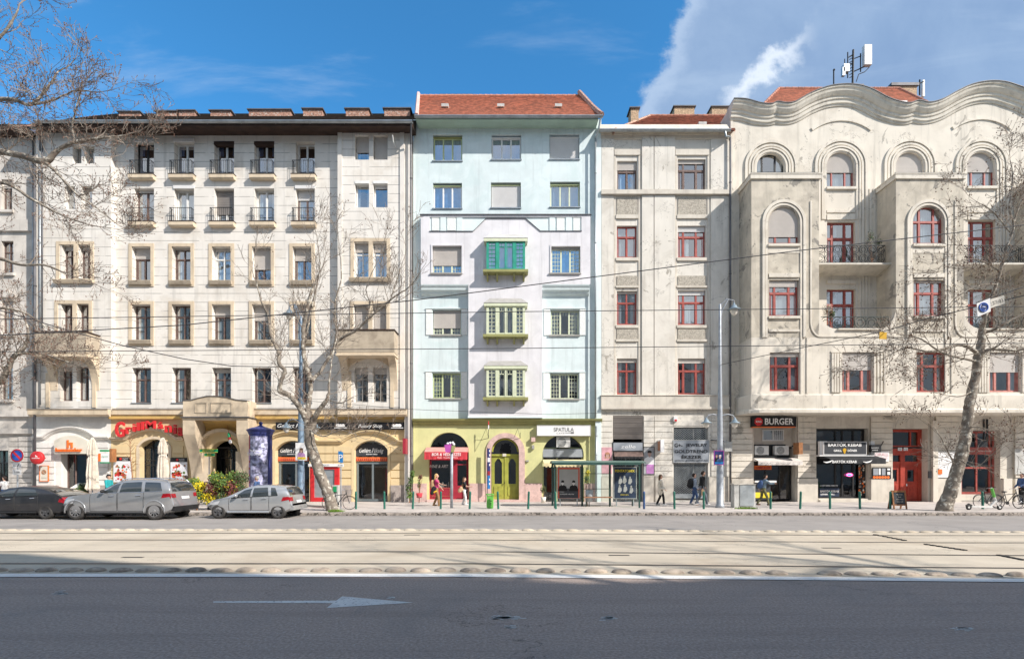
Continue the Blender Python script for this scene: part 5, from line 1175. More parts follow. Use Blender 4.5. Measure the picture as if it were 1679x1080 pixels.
window(B5, X(1255), X(1290.5), Z(722), Z(703), ys_-.07, 'white_frame', mul=(.5,), cur='none', grid=[(.5, 1, 5, 1, 0, 1)])
window(B5, X(1236.5), X(1303), SW+.1, Z(750), ys_, 'black_frame', mul=(.36, .72), tr=None, cur='none', gl='shop_glass', name='shop_front')
window(B5, X(1340), X(1422), SW+.2, Z(703), Y5+.3, 'black_frame', mul=(.42, .56, .78), tr=(.73,), fw=.1, mw=.1, cur='none', gl='shop_glass', name='shop_front')
g = MB(); g.box(X(1340), X(1423), Y5-.35, Y5+.5, SW, SW+.12); g.box(X(1341), X(1422), Y5-.1, Y5+.5, SW+.12, SW+.2); g.build('step', M['ivory_stone'], B5)
# red double entrance
yd = Y5+.5; x0, x1 = X(1463.5), X(1521.5); xm = X(1489.5)
g = MB(); g.box(x0, x0+.12, yd, yd+.12, SW, Z(703)); g.box(x1-.25, x1, yd, yd+.12, SW, Z(703)); g.box(x0+.12, x1-.25, yd, yd+.12, Z(707), Z(703)); g.box(x0+.12, x1-.25, yd-.03, yd+.12, Z(745.5), Z(729.5)); g.box(X(1471), X(1473), yd, yd+.12, Z(729.5), Z(707)); g.box(X(1502), X(1504), yd, yd+.12, Z(729.5), Z(707)); g.box(x0+.12, x1-.25, yd, yd+.12, Z(761), Z(756)); g.box(xm-.14, xm+.14, yd-.02, yd+.12, SW, Z(745.5))
for a, b_ in ((x0+.12, xm-.14), (xm+.14, x1-.25)):
 w_ = b_-a; xa, xb = a+w_*.24, a+w_*.76
 g.box(a, b_, yd+.04, yd+.1, SW, Z(789)); g.box(a, xa, yd+.04, yd+.1, Z(789), Z(761)); g.box(xb, b_, yd+.04, yd+.1, Z(789), Z(761)); g.box(xa, xb, yd+.04, yd+.1, Z(770), Z(761)); g.box(xa-.03, xb+.03, yd, yd+.04, Z(790.5), Z(789)); g.box(xa-.05, xb+.05, yd, yd+.04, Z(769), Z(767))
 g.box(xa-.02, xb+.02, yd+.0, yd+.04, Z(813), Z(793.5))
 for q in range(1, 4): g.box(xa+(xb-xa)*q/4-.012, xa+(xb-xa)*q/4+.012, yd-.02, yd, Z(812), Z(795))
do = g.build('door', M['door_red'], B5, label='red panelled double door with transom windows and two number plates above')
g = MB(); g.face([(x0, yd+.08, Z(790)), (x1, yd+.08, Z(790)), (x1, yd+.08, Z(703)), (x0, yd+.08, Z(703))]); g.build('pane', M['door_glass'], do)
g = MB(); g.box(x0, x1, yd+.14, yd+.16, SW, Z(703)); g.build('backing', M['room'], do)
for a, t in ((1481, '10'), (1490.5, '12')):
 g = MB(); g.box(X(a), X(a+6.5), yd-.07, yd-.03, Z(738), Z(733)); po = g.build('number_plate', M['sign_white'], do)
g = MB(); g.text('10', X(1484.2), Z(737.2), yd-.071, .12); g.text('12', X(1493.7), Z(737.2), yd-.071, .12); g.build('lettering', M['letter_black'], do)
g = MB(); g.cyl((xm+.2, yd, SW+1.05), (xm+.2, yd-.08, SW+1.05), .02); g.box(xm+.16, xm+.24, yd-.1, yd-.08, SW+.98, SW+1.12); g.build('handle', M['chrome'], do)
# shop with red frame on the right
w_ = window(B5, X(1572.5), X(1640), SW+.45, Z(706), Y5+.4, 'red_frame', mul=(.18, .56, .88), tr=(.66, .42), fw=.12, mw=.1, cur='none', gl='shop_glass', name='shop_front')
g = MB(); g.box(X(1572.5), X(1640), Y5+.3, Y5+.42, Z(744.5), Z(732.5)); g.build('fascia', M['red_frame'], B5)
g = MB(); g.text('KÖNYVESBOLT  ANTIKVÁRIUM', X(1606), Z(740), Y5+.29, .09, w=2.0); g.build('lettering', M['letter_cream'], B5)
g = MB(); g.box(X(1573), X(1640), Y5+.3, Y5+.5, SW, SW+.12); g.box(X(1573), X(1640), Y5+.38, Y5+.5, SW+.12, SW+.45); g.build('shop_base', M['ivory_stone'], B5)
g = MB(); [g.box(X(a), X(a+1.6), Y5-.1, Y5-.02, Z(724), Z(687)) for a in (1611, 1616.5)]; g.build('bracket', M['black_frame'], B5)
# roof and its chimneys
yr = Y5+4.4; zr = PZ(146, yr); XR = lambda p: PX(p, yr); ya = Y5+.3
za = PZ(188, ya)
tiled_roof('roof', [(PX(1236, ya), ya, za), (PX(1560, ya), ya, za), (XR(1474), yr, zr), (XR(1277.5), yr, zr)], 'tile_red', B5, rows=24, th=.045)
tiled_roof('roof_hip', [(PX(1236, ya), ya+9, za), (PX(1236, ya), ya, za), (XR(1277.5), yr, zr), (XR(1277.5), yr+.1, zr)], 'tile_red', B5, rows=10); tiled_roof('roof_hip', [(PX(1560, ya), ya, za), (PX(1560, ya)+1.2, ya+9, za), (XR(1474), yr+.1, zr), (XR(1474), yr, zr)], 'tile_red', B5, rows=10)
for p, q in (((PX(1236, ya), ya, za), (XR(1277.5), yr, zr)), ((XR(1277.5), yr, zr), (XR(1474), yr, zr)), ((XR(1474), yr, zr), (PX(1560, ya), ya, za))): ridge_tiles(B5, (p[0], p[1], p[2]+.05), (q[0], q[1], q[2]+.05), 'tile_brown', r=.09, step=.45)
ch1 = chimney(B5, XR(1381), XR(1416), yr+.2, yr+1.2, zr-1, PZ(137.5, yr), 'brick_tan', pots=0); ch2 = chimney(B5, XR(1466), XR(1507), yr+.2, yr+1.4, zr-2, PZ(138, yr), 'brick_tan', cap=.2, pots=0)
g = MB(); yy_ = ya+1.2; g.box(PX(1468, yy_), PX(1484, yy_), yy_-.2, yy_+.3, PZ(172.5, yy_), PZ(168.5, yy_)); g.build('roof_hatch', M['antenna_white'], B5)
# ================================================================ signs, awnings and things fixed to the fronts
def board(name, label, cat, px0, px1, py0, py1, Y, m, th=.12, edge=None, group=None):
 """flat sign box with its front at depth Y; returns the thing and a mapper"""
 x0, x1, z0, z1 = PX(px0, Y), PX(px1, Y), PZ(py1, Y), PZ(py0, Y)
 t = thing(name, label, cat, ((x0+x1)/2, Y+th, z0), group)
 g = MB(); g.box(x0, x1, Y, Y+th, z0, z1); g.build('board', M[m], t)
 if edge: g = MB(); e = .03; g.box(x0-e, x1+e, Y-.015, Y+th, z1, z1+e); g.box(x0-e, x1+e, Y-.015, Y+th, z0-e, z0); g.box(x0-e, x0, Y-.015, Y+th, z0, z1); g.box(x1, x1+e, Y-.015, Y+th, z0, z1); g.build('edge', M[edge], t)
 return t
def letters(t, rows, Y, name='lettering'):
 """rows: (text, px centre, py baseline, cap height px, width px, material, opts)"""
 for r in rows:
  s, px, py, h, w, m = r[:6]; k = r[6] if len(r) > 6 else {}
  g = MB(); g.text(s, PX(px, Y), PZ(py, Y), Y, h*Y/F, None if w is None else w*Y/F, **k); g.build(name, M[m], t)
YC = D
t = board('shop_sign', 'cream arched sign board with orange lettering over the hummus restaurant door', 'sign', 88.5, 143, 726, 743.5, YC-.35, 'sign_cream', .3)
g = MB(); yy_ = YC-.35; P = [(PX(88.5, yy_), PZ(726, yy_)), (PX(143, yy_), PZ(726, yy_))]+list(reversed(arc_pts(PX(88.5, yy_), PX(143, yy_), PZ(722.5, yy_), .33, 12))); g.prism(P, yy_, yy_+.3); g.build('board_top', M['sign_cream'], t)
letters(t, [('hummusbar', 113.5, 740, 6, 43, 'orange', dict(bold=.02, ext=.06))], yy_-.01)
g = MB(); yy2 = yy_-.05; XX = lambda p: PX(p, yy2); ZZ = lambda p: PZ(p, yy2); g.box(XX(109), XX(112), yy2, yy_, ZZ(734), ZZ(721)); g.box(XX(112), XX(118.5), yy2, yy_, ZZ(728), ZZ(725)); g.box(XX(115.5), XX(118.5), yy2, yy_, ZZ(734), ZZ(728)); g.build('emblem', M['orange'], t)
t = board('hanging_sign', 'round red sign hung on the black downpipe left of the hummus restaurant', 'sign', 62, 74, 750, 751.5, YC-.55, 'red', .05)
g = MB(); yq = YC-.8; c = (PX(59, yq), yq, PZ(750, yq)); g.lathe_y(c, [(0, 0), (.38, 0), (.40, .03), (.40, .17), (.38, .2), (0, .2)], 28); g.build('disc', M['red'], t, True)
letters(t, [('hummusbar', 59, 751.5, 2, 13, 'letter_white', dict(bold=.02))], yq-.005); g = MB(); g.box(PX(58, yq), PX(59, yq), yq-.01, yq, PZ(749, yq), PZ(745.5, yq)); g.box(PX(59, yq), PX(61, yq), yq-.01, yq, PZ(748, yq), PZ(747, yq)); g.box(PX(60.2, yq), PX(61, yq), yq-.01, yq, PZ(749.4, yq), PZ(748, yq)); g.build('emblem', M['letter_white'], t)
t = board('menu_board', 'tall beige framed menu notice with a brown round emblem, left of the hummus door', 'sign', 65.5, 78.5, 763.5, 788, YC-.12, 'sign_cream', .05, 'orange')
g = MB(); yq = YC-.125; [g.tube([(PX(72, yq)+r_*math.cos(a*math.pi/6), yq, PZ(773.5, yq)+r_*math.sin(a*math.pi/6)) for a in range(13)], .02, 5) for r_ in (.13, .06)]; g.build('emblem', M['chalk_wood'], t); letters(t, [('MENU', 72, 783.5, 1.2, 8, 'letter_grey')], YC-.125)
t = board('hanging_sign', 'white and green oval beer sign on a brown post between the two restaurants', 'sign', 165, 179, 743, 757, YC-.6, 'sign_white', .08)
g = MB(); yq = YC-.61; g.box(PX(164, yq), PX(179, yq), yq-.02, yq+.06, PZ(740, yq), PZ(737, yq)); g.box(PX(164, yq), PX(179, yq), yq-.01, yq+.1, PZ(759, yq), PZ(757, yq)); g.build('green_band', M['green'], t)
g = MB(); g.box(PX(179.5, yq), PX(183, yq), yq, yq+.4, PZ(757, yq), PZ(735, yq)); g.build('post', M['chalk_wood'], t); g = MB(); g.box(PX(160.5, yq), PX(165, yq), yq, yq+.05, PZ(756, yq), PZ(743, yq)); g.build('side_panel', M['orange'], t)
letters(t, [('Soproni', 172, 749, 2.6, 11, 'green', dict(shear=.3))], yq-.012)
# the curved restaurant name
t = thing('shop_sign', 'big red curved letters of the grill restaurant above its arched window', 'sign', (PX(245), YC, PZ(715)))
word = 'GrillMánia'; px = [196.5, 209.5, 216.5, 222.5, 227.5, 242, 256.5, 269.5, 281, 292.5, 303]
hs_ = [24, 15.5, 13, 13, 13, 12.5, 11.5, 15.5, 15.5, 19]; base = [715.5, 710.6, 707, 705.5, 704, 702.3, 702.5, 708, 710.5, 713.5]
ws = [15, 9, 4.8, 4.6, 4.6, 15.5, 8.5, 11, 5, 8]; cx_ = [197, 211.5, 220.5, 227.5, 234.3, 247.5, 263.5, 276.5, 287.5, 296.5]
for ch, c_, h_, b_, w_ in zip(word, cx_, hs_, base, ws):
 yq = YC-.28; g = MB(); g.text(ch, PX(c_, yq), PZ(b_, yq), yq, h_*yq/F, w_*yq/F, bold=.02, ext=.07); g.build('letter', M['red'], t)
# food posters
def food_poster(px0, px1, py0, py1, lab, seed):
 Y = YC-.14; t = board('food_poster', lab, 'poster', px0, px1, py0, py1, Y, 'poster_white', .03, group='grill restaurant posters')
 r = random.Random(seed); x0, x1, z0, z1 = PX(px0, Y), PX(px1, Y), PZ(py1, Y), PZ(py0, Y)
 g = MB(); g.box(x0, x1, Y-.004, Y, z1-.27, z1); g.build('header', M['sign_black'], t)
 letters(t, [('MAGYAR', (px0+px1)/2+5, py0+3.6, 1.6, 9, 'letter_white'), ('GRILL', (px0+px1)/2+5, py0+6, 1.6, 9, 'letter_white')], Y-.006)
 g = MB(); g.lathe_y(((x0+x1)/2-.1, Y-.008, z1-.13), [(0, 0), (.08, 0), (.08, .004)], 12); g.build('emblem', M['red'], t)
 ms = ['terracotta', 'leaf_green', 'orange', 'chalk_wood', 'red']
 for k in range(5):
  g = MB()
  for j in range(7):
   cx = r.uniform(x0+.15, x1-.15); cz = r.uniform(z0+.1, z1-.45); g.lathe_y((cx, Y-.004-.0006*k, cz), [(0, 0), (r.uniform(.03, .09), 0), (.03, .003)], 9)
  for j in range(9): g.lathe_y((x0+(x1-x0)*.36+r.uniform(-.28, .28), Y-.006-.0006*k, z0+.5+r.uniform(-.09, .09)), [(0, 0), (r.uniform(.04, .08), 0)], 8)
  g.build('picture', M[ms[k]], t)
food_poster(186, 215, 748.5, 790, 'tall food poster left of the grill restaurant window, fully in the sun', 1)
food_poster(279.5, 307, 750, 790, 'tall food poster right of the grill restaurant window, beside the portal', 2)
# bakery signs
Y = YC-.22; t = board('shop_sign', 'long black bakery sign board with white script running over both bakery arches', 'sign', 452, 667, 692, 704, Y, 'sign_black', .1)
letters(t, [('Gellért Pékség', 484, 700.5, 6.2, 58, 'letter_white', dict(shear=.35)), ('Bakery Shop', 607, 700.5, 5.6, 39, 'letter_white', dict(shear=.35))], Y-.01)
for pc in (558.5, 651):
 g = MB(); x_, z_ = PX(pc, Y), PZ(698, Y)
 for q in (-.19, -.02, .15): g.ball((x_+q, Y-.01, z_+.03), (.13, .01, .1), 10, 6)
 g.box(x_-.4, x_+.4, Y-.015, Y-.01, z_-.14, z_-.10); g.build('emblem', M['letter_white'], t)
for pc, lab in ((480, 'black bakery panel with white script in the left bakery arch, behind the grey pole'), (609, 'black bakery panel with white script in the right bakery arch')):
 a, b_ = (454.5, 506) if pc == 480 else (583, 635); Y = YC+.33; t = board('name_sign', lab, 'sign', a, b_, 727, 747, Y, 'sign_dark', .05, group='bakery arch panels')
 letters(t, [('Gellért Pékség', pc, 741.5, 7, 40, 'letter_white', dict(shear=.35, bold=.01)), ('BAKERY SHOP', pc+1, 745, 1.5, 19, 'letter_white', dict(bold=.02))], Y-.01)
 g = MB(); x0, x1 = PX(a, Y), PX(b_, Y); g.box(x0, x1, Y-.02, Y+.06, PZ(755.5, Y), PZ(749, Y)); g.build('tile_band', M['orange_tile'], t)
 g = MB(); n = 16
 for i in range(n): xx = x0+(x1-x0)*(i+.5)/n; g.prism([(xx-.05, PZ(754.5, Y)), (xx+.05, PZ(754.5, Y)), (xx, PZ(750.5, Y))], Y-.025, Y-.02)
 g.build('tile_pattern', M['wine_paint'], t)
t = thing('blade_sign', 'dark red lit box sign sticking out from the wall right of the bakery', 'sign', (PX(665), YC-.1, PZ(743)))
g = MB(); xx = PX(668, YC); g.box(xx-.09, xx+.09, YC-1.0, YC-.2, PZ(744, YC-.6), PZ(719, YC-.6)); g.build('box', M['wine_paint'], t)
g = MB(); g.box(xx-.03, xx+.03, YC-.2, YC, PZ(724, YC), PZ(722, YC)); g.build('arm', M['iron'], t); g = MB(); g.box(xx-.095, xx-.09, YC-.9, YC-.3, PZ(738, YC), PZ(730, YC)); g.build('panel', M['letter_white'], t)
# closed flag over the portal
t = thing('flag', 'small rolled flag in red, white and green on a short pole over the portal', 'flag', (PX(385), YC-.2, PZ(722)))
g = MB(); p0 = Vector((PX(376, YC), YC-.25, PZ(697, YC))); p1 = Vector((PX(391, YC), YC-.9, PZ(728, YC-.9))); g.tube([p0, p1], .015, 6); g.build('pole', M['chalk_wood'], t)
for a, b_, m in ((.42, .66, 'green'), (.66, .78, 'red'), (.78, .95, 'letter_white')): g = MB(); g.tube([p0.lerp(p1, a), p0.lerp(p1, (a+b_)/2), p0.lerp(p1, b_)], [.05, .10, .07], 7); g.build('cloth', M[m], t)
# mint house
def awning(name, label, px0, px1, pyb, pyf, pyv, Yw, proj, m, mv=None, scallop=False):
 Yf = Yw-proj; xa, xb = PX(px0, Yw), PX(px1, Yw); t = thing(name, label, 'awning', ((xa+xb)/2, Yw, PZ(pyf, Yf)))
 g = MB(); zb = PZ(pyb, Yw); zf = PZ(pyf, Yf); g.raw([(xa, Yf, zf), (xb, Yf, zf), (xb, Yw, zb), (xa, Yw, zb), (xa, Yf, zf-.02), (xb, Yf, zf-.02), (xb, Yw, zb-.02), (xa, Yw, zb-.02)], [(0, 1, 2, 3), (7, 6, 5, 4), (0, 3, 7, 4), (1, 5, 6, 2)]); g.face([(xa, Yf, zf), (xa, Yw, zb), (xa, Yw, zf)]); g.face([(xb, Yf, zf), (xb, Yw, zf), (xb, Yw, zb)])
 g.build('canvas', M[m], t); zv = PZ(pyv, Yf); g = MB(); n = 24 if scallop else 30
 for i in range(n):
  a = xa+(xb-xa)*i/n; b_ = xa+(xb-xa)*(i+1)/n; w0 = .03*math.sin(i*1.7); w1 = .03*math.sin((i+1)*1.7); dz = -.06 if scallop and i % 2 else 0
  g.face([(a, Yf+w0*.5-.01, zv+dz), (b_, Yf+w1*.5-.01, zv+dz), (b_, Yf-.005, zf), (a, Yf-.005, zf)])
 g.build('valance', M[mv or m], t); return t, Yf
t, Yf = awning('shop_awning', 'red canvas awning with white lettering over the wine bar', 699, 768, 733, 740.5, 753, YC-.02, .75, 'pink_fabric', 'red_fabric')
letters(t, [('BOR & VÉDEKEZÉS', 732, 746.8, 4.6, 48, 'letter_white', dict(shear=.15, bold=.01)), ('Bolia · Foodbar · Wine', 734, 750.6, 1.9, 33, 'letter_white')], Yf-.05)
t = board('window_lettering', 'white hand-lettered words WINE & ART on the bar window', 'lettering', 704, 704.4, 764, 765, YC+.24, 'black_frame', .01)
letters(t, [('WINE & ART', 719, 766.5, 5, 32, 'letter_white', dict(shear=.2))], YC+.24)
t = board('shop_sign', 'pale grey café sign with thin dark lettering above the right mint-house arch', 'sign', 881, 968, 697.5, 713.5, YC-.28, 'sign_white', .26, 'cabinet')
letters(t, [('SPATULA', 924.5, 707, 6.6, 33, 'letter_grey'), ('C A F É', 919, 710.8, 2.2, 13, 'letter_grey')], YC-.29); g = MB(); yq = YC-.292; g.box(PX(927, yq), PX(936, yq), yq, yq+.01, PZ(709.6, yq), PZ(709, yq)); g.box(PX(936, yq), PX(941, yq), yq, yq+.01, PZ(710.6, yq), PZ(707.6, yq)); g.build('emblem', M['letter_grey'], t)
t = board('name_sign', 'grey reflective name panel inside the café arch, under the air conditioner', 'sign', 890, 956, 735.5, 749, YC+.05, 'sign_grey', .1, 'black_frame')
t, Yf = awning('shop_awning', 'pale yellow scalloped awning over the café doorway', 890, 960, 753, 758.5, 764, YC-.02, .85, 'awning_cream', 'awning_cream', True)
def ac_unit(label, px0, px1, py0, py1, Y, flip=False, m='ac_white'):
 x0, x1, z0, z1 = PX(px0, Y), PX(px1, Y), PZ(py1, Y), PZ(py0, Y); t = thing('air_conditioner', label, 'air conditioner', ((x0+x1)/2, Y+.3, z0), 'air conditioners on the shop fronts')
 g = MB(); g.box(x0, x1, Y, Y+.32, z0+.04, z1); g.build('casing', M[m], t); xc = x0+(x1-x0)*.38; zc = (z0+z1)/2+.02; r_ = (z1-z0)*.4
 g = MB(); g.lathe_y((xc, Y-.012, zc), [(0, 0), (r_, 0), (r_, .012)], 20); g.build('fan_grille', M['ac_grille'], t)
 g = MB(); [g.tube([(xc+r_*k/4*math.cos(a*math.pi/8), Y-.02, zc+r_*k/4*math.sin(a*math.pi/8)) for a in range(17)], .007, 4) for k in (1, 2, 3, 4)]; g.build('guard', M['ac_white'], t)
 g = MB(); g.box(x0+.1, x0+.14, Y-.02, Y+.5, z0, z0+.04); g.box(x1-.14, x1-.1, Y-.02, Y+.5, z0, z0+.04); g.build('bracket', M['iron'], t)
ac_unit('white air conditioner in the arch under the café sign', 912.5, 935, 716, 734, YC-.1)
ac_unit('left air conditioner of the two on the dark shelf over the burger shop', 1238, 1260.5, 730.5, 746.5, YC-.05)
ac_unit('right air conditioner of the two on the dark shelf over the burger shop', 1271, 1293.5, 730.5, 746.5, YC-.05)
t = thing('shelf', 'dark metal shelf carrying two air conditioners over the burger shop', 'shelf', (PX(1266), YC, PZ(749))); g = MB(); g.box(PX(1236), PX(1293), YC-.1, YC+.4, PZ(749.5), PZ(747.5)); g.box(PX(1236), PX(1293), YC+.36, YC+.4, PZ(748), PZ(728)); g.build('tray', M['iron'], t)
for i, (a, b_, c, d) in enumerate(((871, 877.5, 717, 724), (872, 876, 729.5, 736), (862, 867, 754, 756.5))):
 t = thing('wall_box', ['small square box on the yellow-green wall left of the café sign', 'narrow grey box on the yellow-green wall, below the square one', 'tiny flat box on the yellow-green wall right of the arched door'][i], 'wall box', (PX(a), YC, PZ(d)))
 g = MB(); g.box(PX(a), PX(b_), YC-.22+.05*i, YC, PZ(d), PZ(c)); g.build('casing', M['pink_stone' if i < 1 else 'grey_frame'], t)
t = thing('flag_holder', 'iron wall bracket for flags with a small rolled flag, upper left of the arched door', 'flag holder', (PX(790), YC, PZ(720)))
def holder(t, px):
 g = MB(); p = (PX(px), YC, PZ(721)); q = (PX(px+12, YC-.6), YC-.6, PZ(718, YC-.6)); g.tube([p, q, (q[0], q[1], q[2]+.35)], .016, 6); g.tube([p, (PX(px+8, YC-.5), YC-.5, PZ(702.5, YC-.5)), q], .012, 6); g.build('bracket', M['iron'], t); return q
q = holder(t, 789); g = MB(); g.tube([(q[0], q[1], q[2]), (q[0], q[1], q[2]+.9)], .018, 6); g.build('pole', M['iron'], t)
for z0, m in ((.55, 'letter_white'), (.78, 'red')): g = MB(); g.tube([(q[0], q[1], q[2]+z0), (q[0], q[1], q[2]+z0+.1), (q[0], q[1], q[2]+z0+.28)], [.02, .04, .025], 6); g.build('cloth', M[m], t)
t = thing('flag_holder', 'empty iron wall bracket for flags, upper right of the arched door', 'flag holder', (PX(842), YC, PZ(720))); holder(t, 841)
t = thing('banner', 'narrow vertical banner in blue, white and red at the left side of the arched door', 'banner', (PX(800), YC-.5, PZ(806)))
for z0, z1, m in ((735, 750, 'deep_blue'), (750, 757, 'letter_white'), (757, 772, 'deep_blue'), (772, 779, 'wine_paint'), (779, 801, 'sign_blue')):
 g = MB(); yq = YC-.5; g.box(PX(799.5, yq), PX(803.5, yq), yq, yq+.1, PZ(z1, yq), PZ(z0, yq)); g.build('cloth', M[m], t)
g = MB(); yq = YC-.5; g.cyl((PX(799, yq), yq+.05, SW), (PX(799, yq), yq+.05, PZ(733, yq)), .022, n=6); g.build('pole', M['iron'], t)
g = MB(); [g.box(PX(802, yq), PX(803.6, yq), yq-.01, yq, PZ(z+3.5, yq), PZ(z, yq)) for z in (737, 744, 760, 784, 791)]; g.build('lettering', M['letter_white'], t)
# ivory house shops
t = board('shop_sign', 'grey panel with faint white lettering above the glass shop with the slatted blind', 'sign', 1005.5, 1054, 725, 738.5, YC-.2, 'sign_grey', .1, 'black_frame')
letters(t, [('zelle', 1030, 734.5, 5.5, 24, 'letter_white', dict(shear=.15)), ('SZEMÜVEG', 1020, 737.5, 1.2, 15, 'letter_grey')], YC-.21)
t, Yf = awning('shop_awning', 'folded brown awning above the glass shop, under the grey panel', 1006, 1053, 739.5, 748, 751.5, YC-.14, .35, 'brown_frame', 'black_frame')
def portrait(t, px, py, s, Y, skin='skin', hair='hair_dark', cloth='cloth_black', glasses=False, long=False):
 x, z = PX(px, Y), PZ(py, Y); u_ = s*Y/F
 if long: g = MB(); g.lathe_y((x, Y-.004, z-.0), [(0, 0), (u_*.62, 0)], 16); g.box(x-u_*.6, x+u_*.6, Y-.004, Y-.003, z-u_*1.5, z); g.build('hair', M[hair], t)
 g = MB(); g.prism([(x-u_*1.35, z-u_*2.6), (x+u_*1.35, z-u_*2.6), (x+u_*1.1, z-u_*1.25), (x+u_*.3, z-u_*.8), (x-u_*.3, z-u_*.8), (x-u_*1.1, z-u_*1.25)], Y-.006, Y-.003); g.build('figure', M[cloth], t)
 g = MB(); n = 16; g.face([(x+u_*.42*math.cos(k*math.pi/8), Y-.009, z-u_*.15+u_*.58*math.sin(k*math.pi/8)) for k in range(n)]); g.box(x-u_*.18, x+u_*.18, Y-.008, Y-.006, z-u_*.95, z-u_*.5); g.build('face', M[skin], t)
 g = MB(); g.prism([(x-u_*.46, z), (x+u_*.46, z), (x+u_*.42, z+u_*.36), (x+u_*.1, z+u_*.55), (x-u_*.35, z+u_*.45)], Y-.012, Y-.009); g.box(x-u_*.22, x-u_*.08, Y-.012, Y-.01, z-u_*.12, z-u_*.06); g.box(x+u_*.08, x+u_*.22, Y-.012, Y-.01, z-u_*.12, z-u_*.06); g.box(x-u_*.12, x+u_*.12, Y-.012, Y-.01, z-u_*.47, z-u_*.43)
 if glasses: g.box(x-u_*.36, x-u_*.04, Y-.013, Y-.01, z-u_*.2, z); g.box(x+u_*.04, x+u_*.36, Y-.013, Y-.01, z-u_*.2, z)
 g.build('hair', M[hair], t)
mat('poster_pink', (.66, .36, .40), .5, var=.2, vscale=3); mat('poster_skin', (.55, .36, .30), .6, var=.1, vscale=3); mat('poster_bw', (.42, .42, .42), .6, var=.05, vscale=3); mat('poster_violet', (.5, .22, .5), .6, var=.2, vscale=3)
t = board('window_poster', 'pink poster of a woman with reddish hair on the wall left of the glass shop', 'poster', 986.5, 1003.5, 733, 776, YC-.2, 'poster_pink', .03); portrait(t, 996, 745, 7, YC-.2, 'poster_skin', 'terracotta', 'poster_pink', long=True)
t = board('window_poster', 'purple poster of a dark-haired man in a white shirt, right of the glass shop', 'poster', 1055.5, 1072.5, 733, 777, YC-.2, 'poster_grey', .03, 'black_frame'); portrait(t, 1065, 742, 7.5, YC-.2, 'poster_skin', 'hair_dark', 'letter_white')
g = MB(); yq = YC-.215; g.box(PX(1060, yq), PX(1072, yq), yq, yq+.01, PZ(776, yq), PZ(761, yq)); g.build('shirt', M['poster_violet'], t)
t = board('shop_sign', 'grey jewellery shop sign with four lines of black lettering on its security grille', 'sign', 1104.5, 1162.5, 721.5, 757.5, YC-.2, 'sign_grey', .08, 'cabinet')
letters(t, [('G+-', 1112.5, 732.5, 6.2, 13, 'letter_black', dict(bold=.02)), ('JEWELRY', 1142, 731.5, 4.6, 35, 'letter_black', dict(bold=.015)), ('GOLDTREND', 1133, 742, 5, 54, 'letter_black', dict(bold=.015)), ('ÉKSZER', 1134, 751.3, 5, 33, 'letter_black', dict(bold=.02)), ('www.goldtrend.hu', 1133.5, 755.8, 3.2, 54, 'letter_black')], YC-.21)
t = thing('blade_sign', 'narrow red and white box sign on the ivory wall left of the jewellery shop', 'sign', (PX(1077), YC, PZ(741)))
g = MB(); xx = PX(1083, YC-.4); g.box(xx-.12, xx+.10, YC-.85, YC-.2, PZ(741, YC-.5), PZ(721, YC-.5)); g.build('box', M['sign_white'], t); g = MB(); g.box(xx-.14, xx-.12, YC-.78, YC-.27, PZ(739, YC-.5), PZ(723, YC-.5)); g.build('panel', M['terracotta'], t); g = MB(); g.box(xx-.03, xx+.03, YC-.2, YC-.1, PZ(730, YC), PZ(728, YC)); g.build('arm', M['iron'], t)
t = thing('alarm_box', 'small white and red alarm box on the ivory wall above the shops', 'alarm', (PX(1106), YC, PZ(691))); g = MB(); g.box(PX(1102.5), PX(1108.5), YC-.3, YC-.1, PZ(691), PZ(683)); g.build('casing', M['sign_white'], t); g = MB(); g.box(PX(1103.5), PX(1107.5), YC-.31, YC-.29, PZ(691), PZ(688)); g.build('beacon', M['red'], t)
t = thing('junction_box', 'grey junction box and cable on the pier right of the jewellery shop', 'electric box', (PX(1190), YC, PZ(740))); g = MB(); g.box(PX(1184), PX(1196), YC-.4, YC-.15, PZ(740), PZ(724.5)); g.build('casing', M['cabinet'], t); g = MB(); g.tube([(PX(1163), YC-.2, PZ(721.5)), (PX(1184), YC-.25, PZ(723))], .03, 6); g.build('cable', M['wire'], t)
# curved-gable house shops
t = board('shop_sign', 'black lit sign with big white letters BURGER and a red octagon', 'sign', 1234.5, 1304.5, 683.5, 698.5, YC-.45, 'sign_black', .3, 'iron')
letters(t, [('BURGER', 1277.5, 695.5, 10, 47, 'letter_white', dict(bold=.02)), ('KING', 1244, 692.3, 3, 9, 'letter_white', dict(bold=.02))], YC-.465)
g = MB(); yq = YC-.458; x_, z_ = PX(1244, yq), PZ(691, yq); g.prism([(x_+.27*math.cos(math.pi/8+k*math.pi/4), z_+.27*math.sin(math.pi/8+k*math.pi/4)) for k in range(8)], yq, yq+.01); g.build('emblem', M['red'], t); g = MB(); g.box(PX(1235, yq), PX(1304, yq), yq-.01, yq+.3, PZ(700.5, yq), PZ(699, yq)); g.build('strip', M['orange'], t)
t, Yf = awning('shop_awning', 'dirty white awning with dark marks over the burger shop window', 1234.5, 1306, 750.5, 755.5, 762, YC-.02, .7, 'awning_white', 'awning_white')
letters(t, [('fast  food', 1272, 759.8, 2.3, 50, 'letter_grey', dict(shear=.3))], Yf-.05)
t = board('menu_board', 'orange menu strip above the burger shop counter window', 'sign', 1237, 1265, 763, 769.5, YC+.35, 'orange', .04); letters(t, [('HAMBURGER', 1251, 768.2, 3.6, 24, 'wine_paint', dict(bold=.02))], YC+.34)
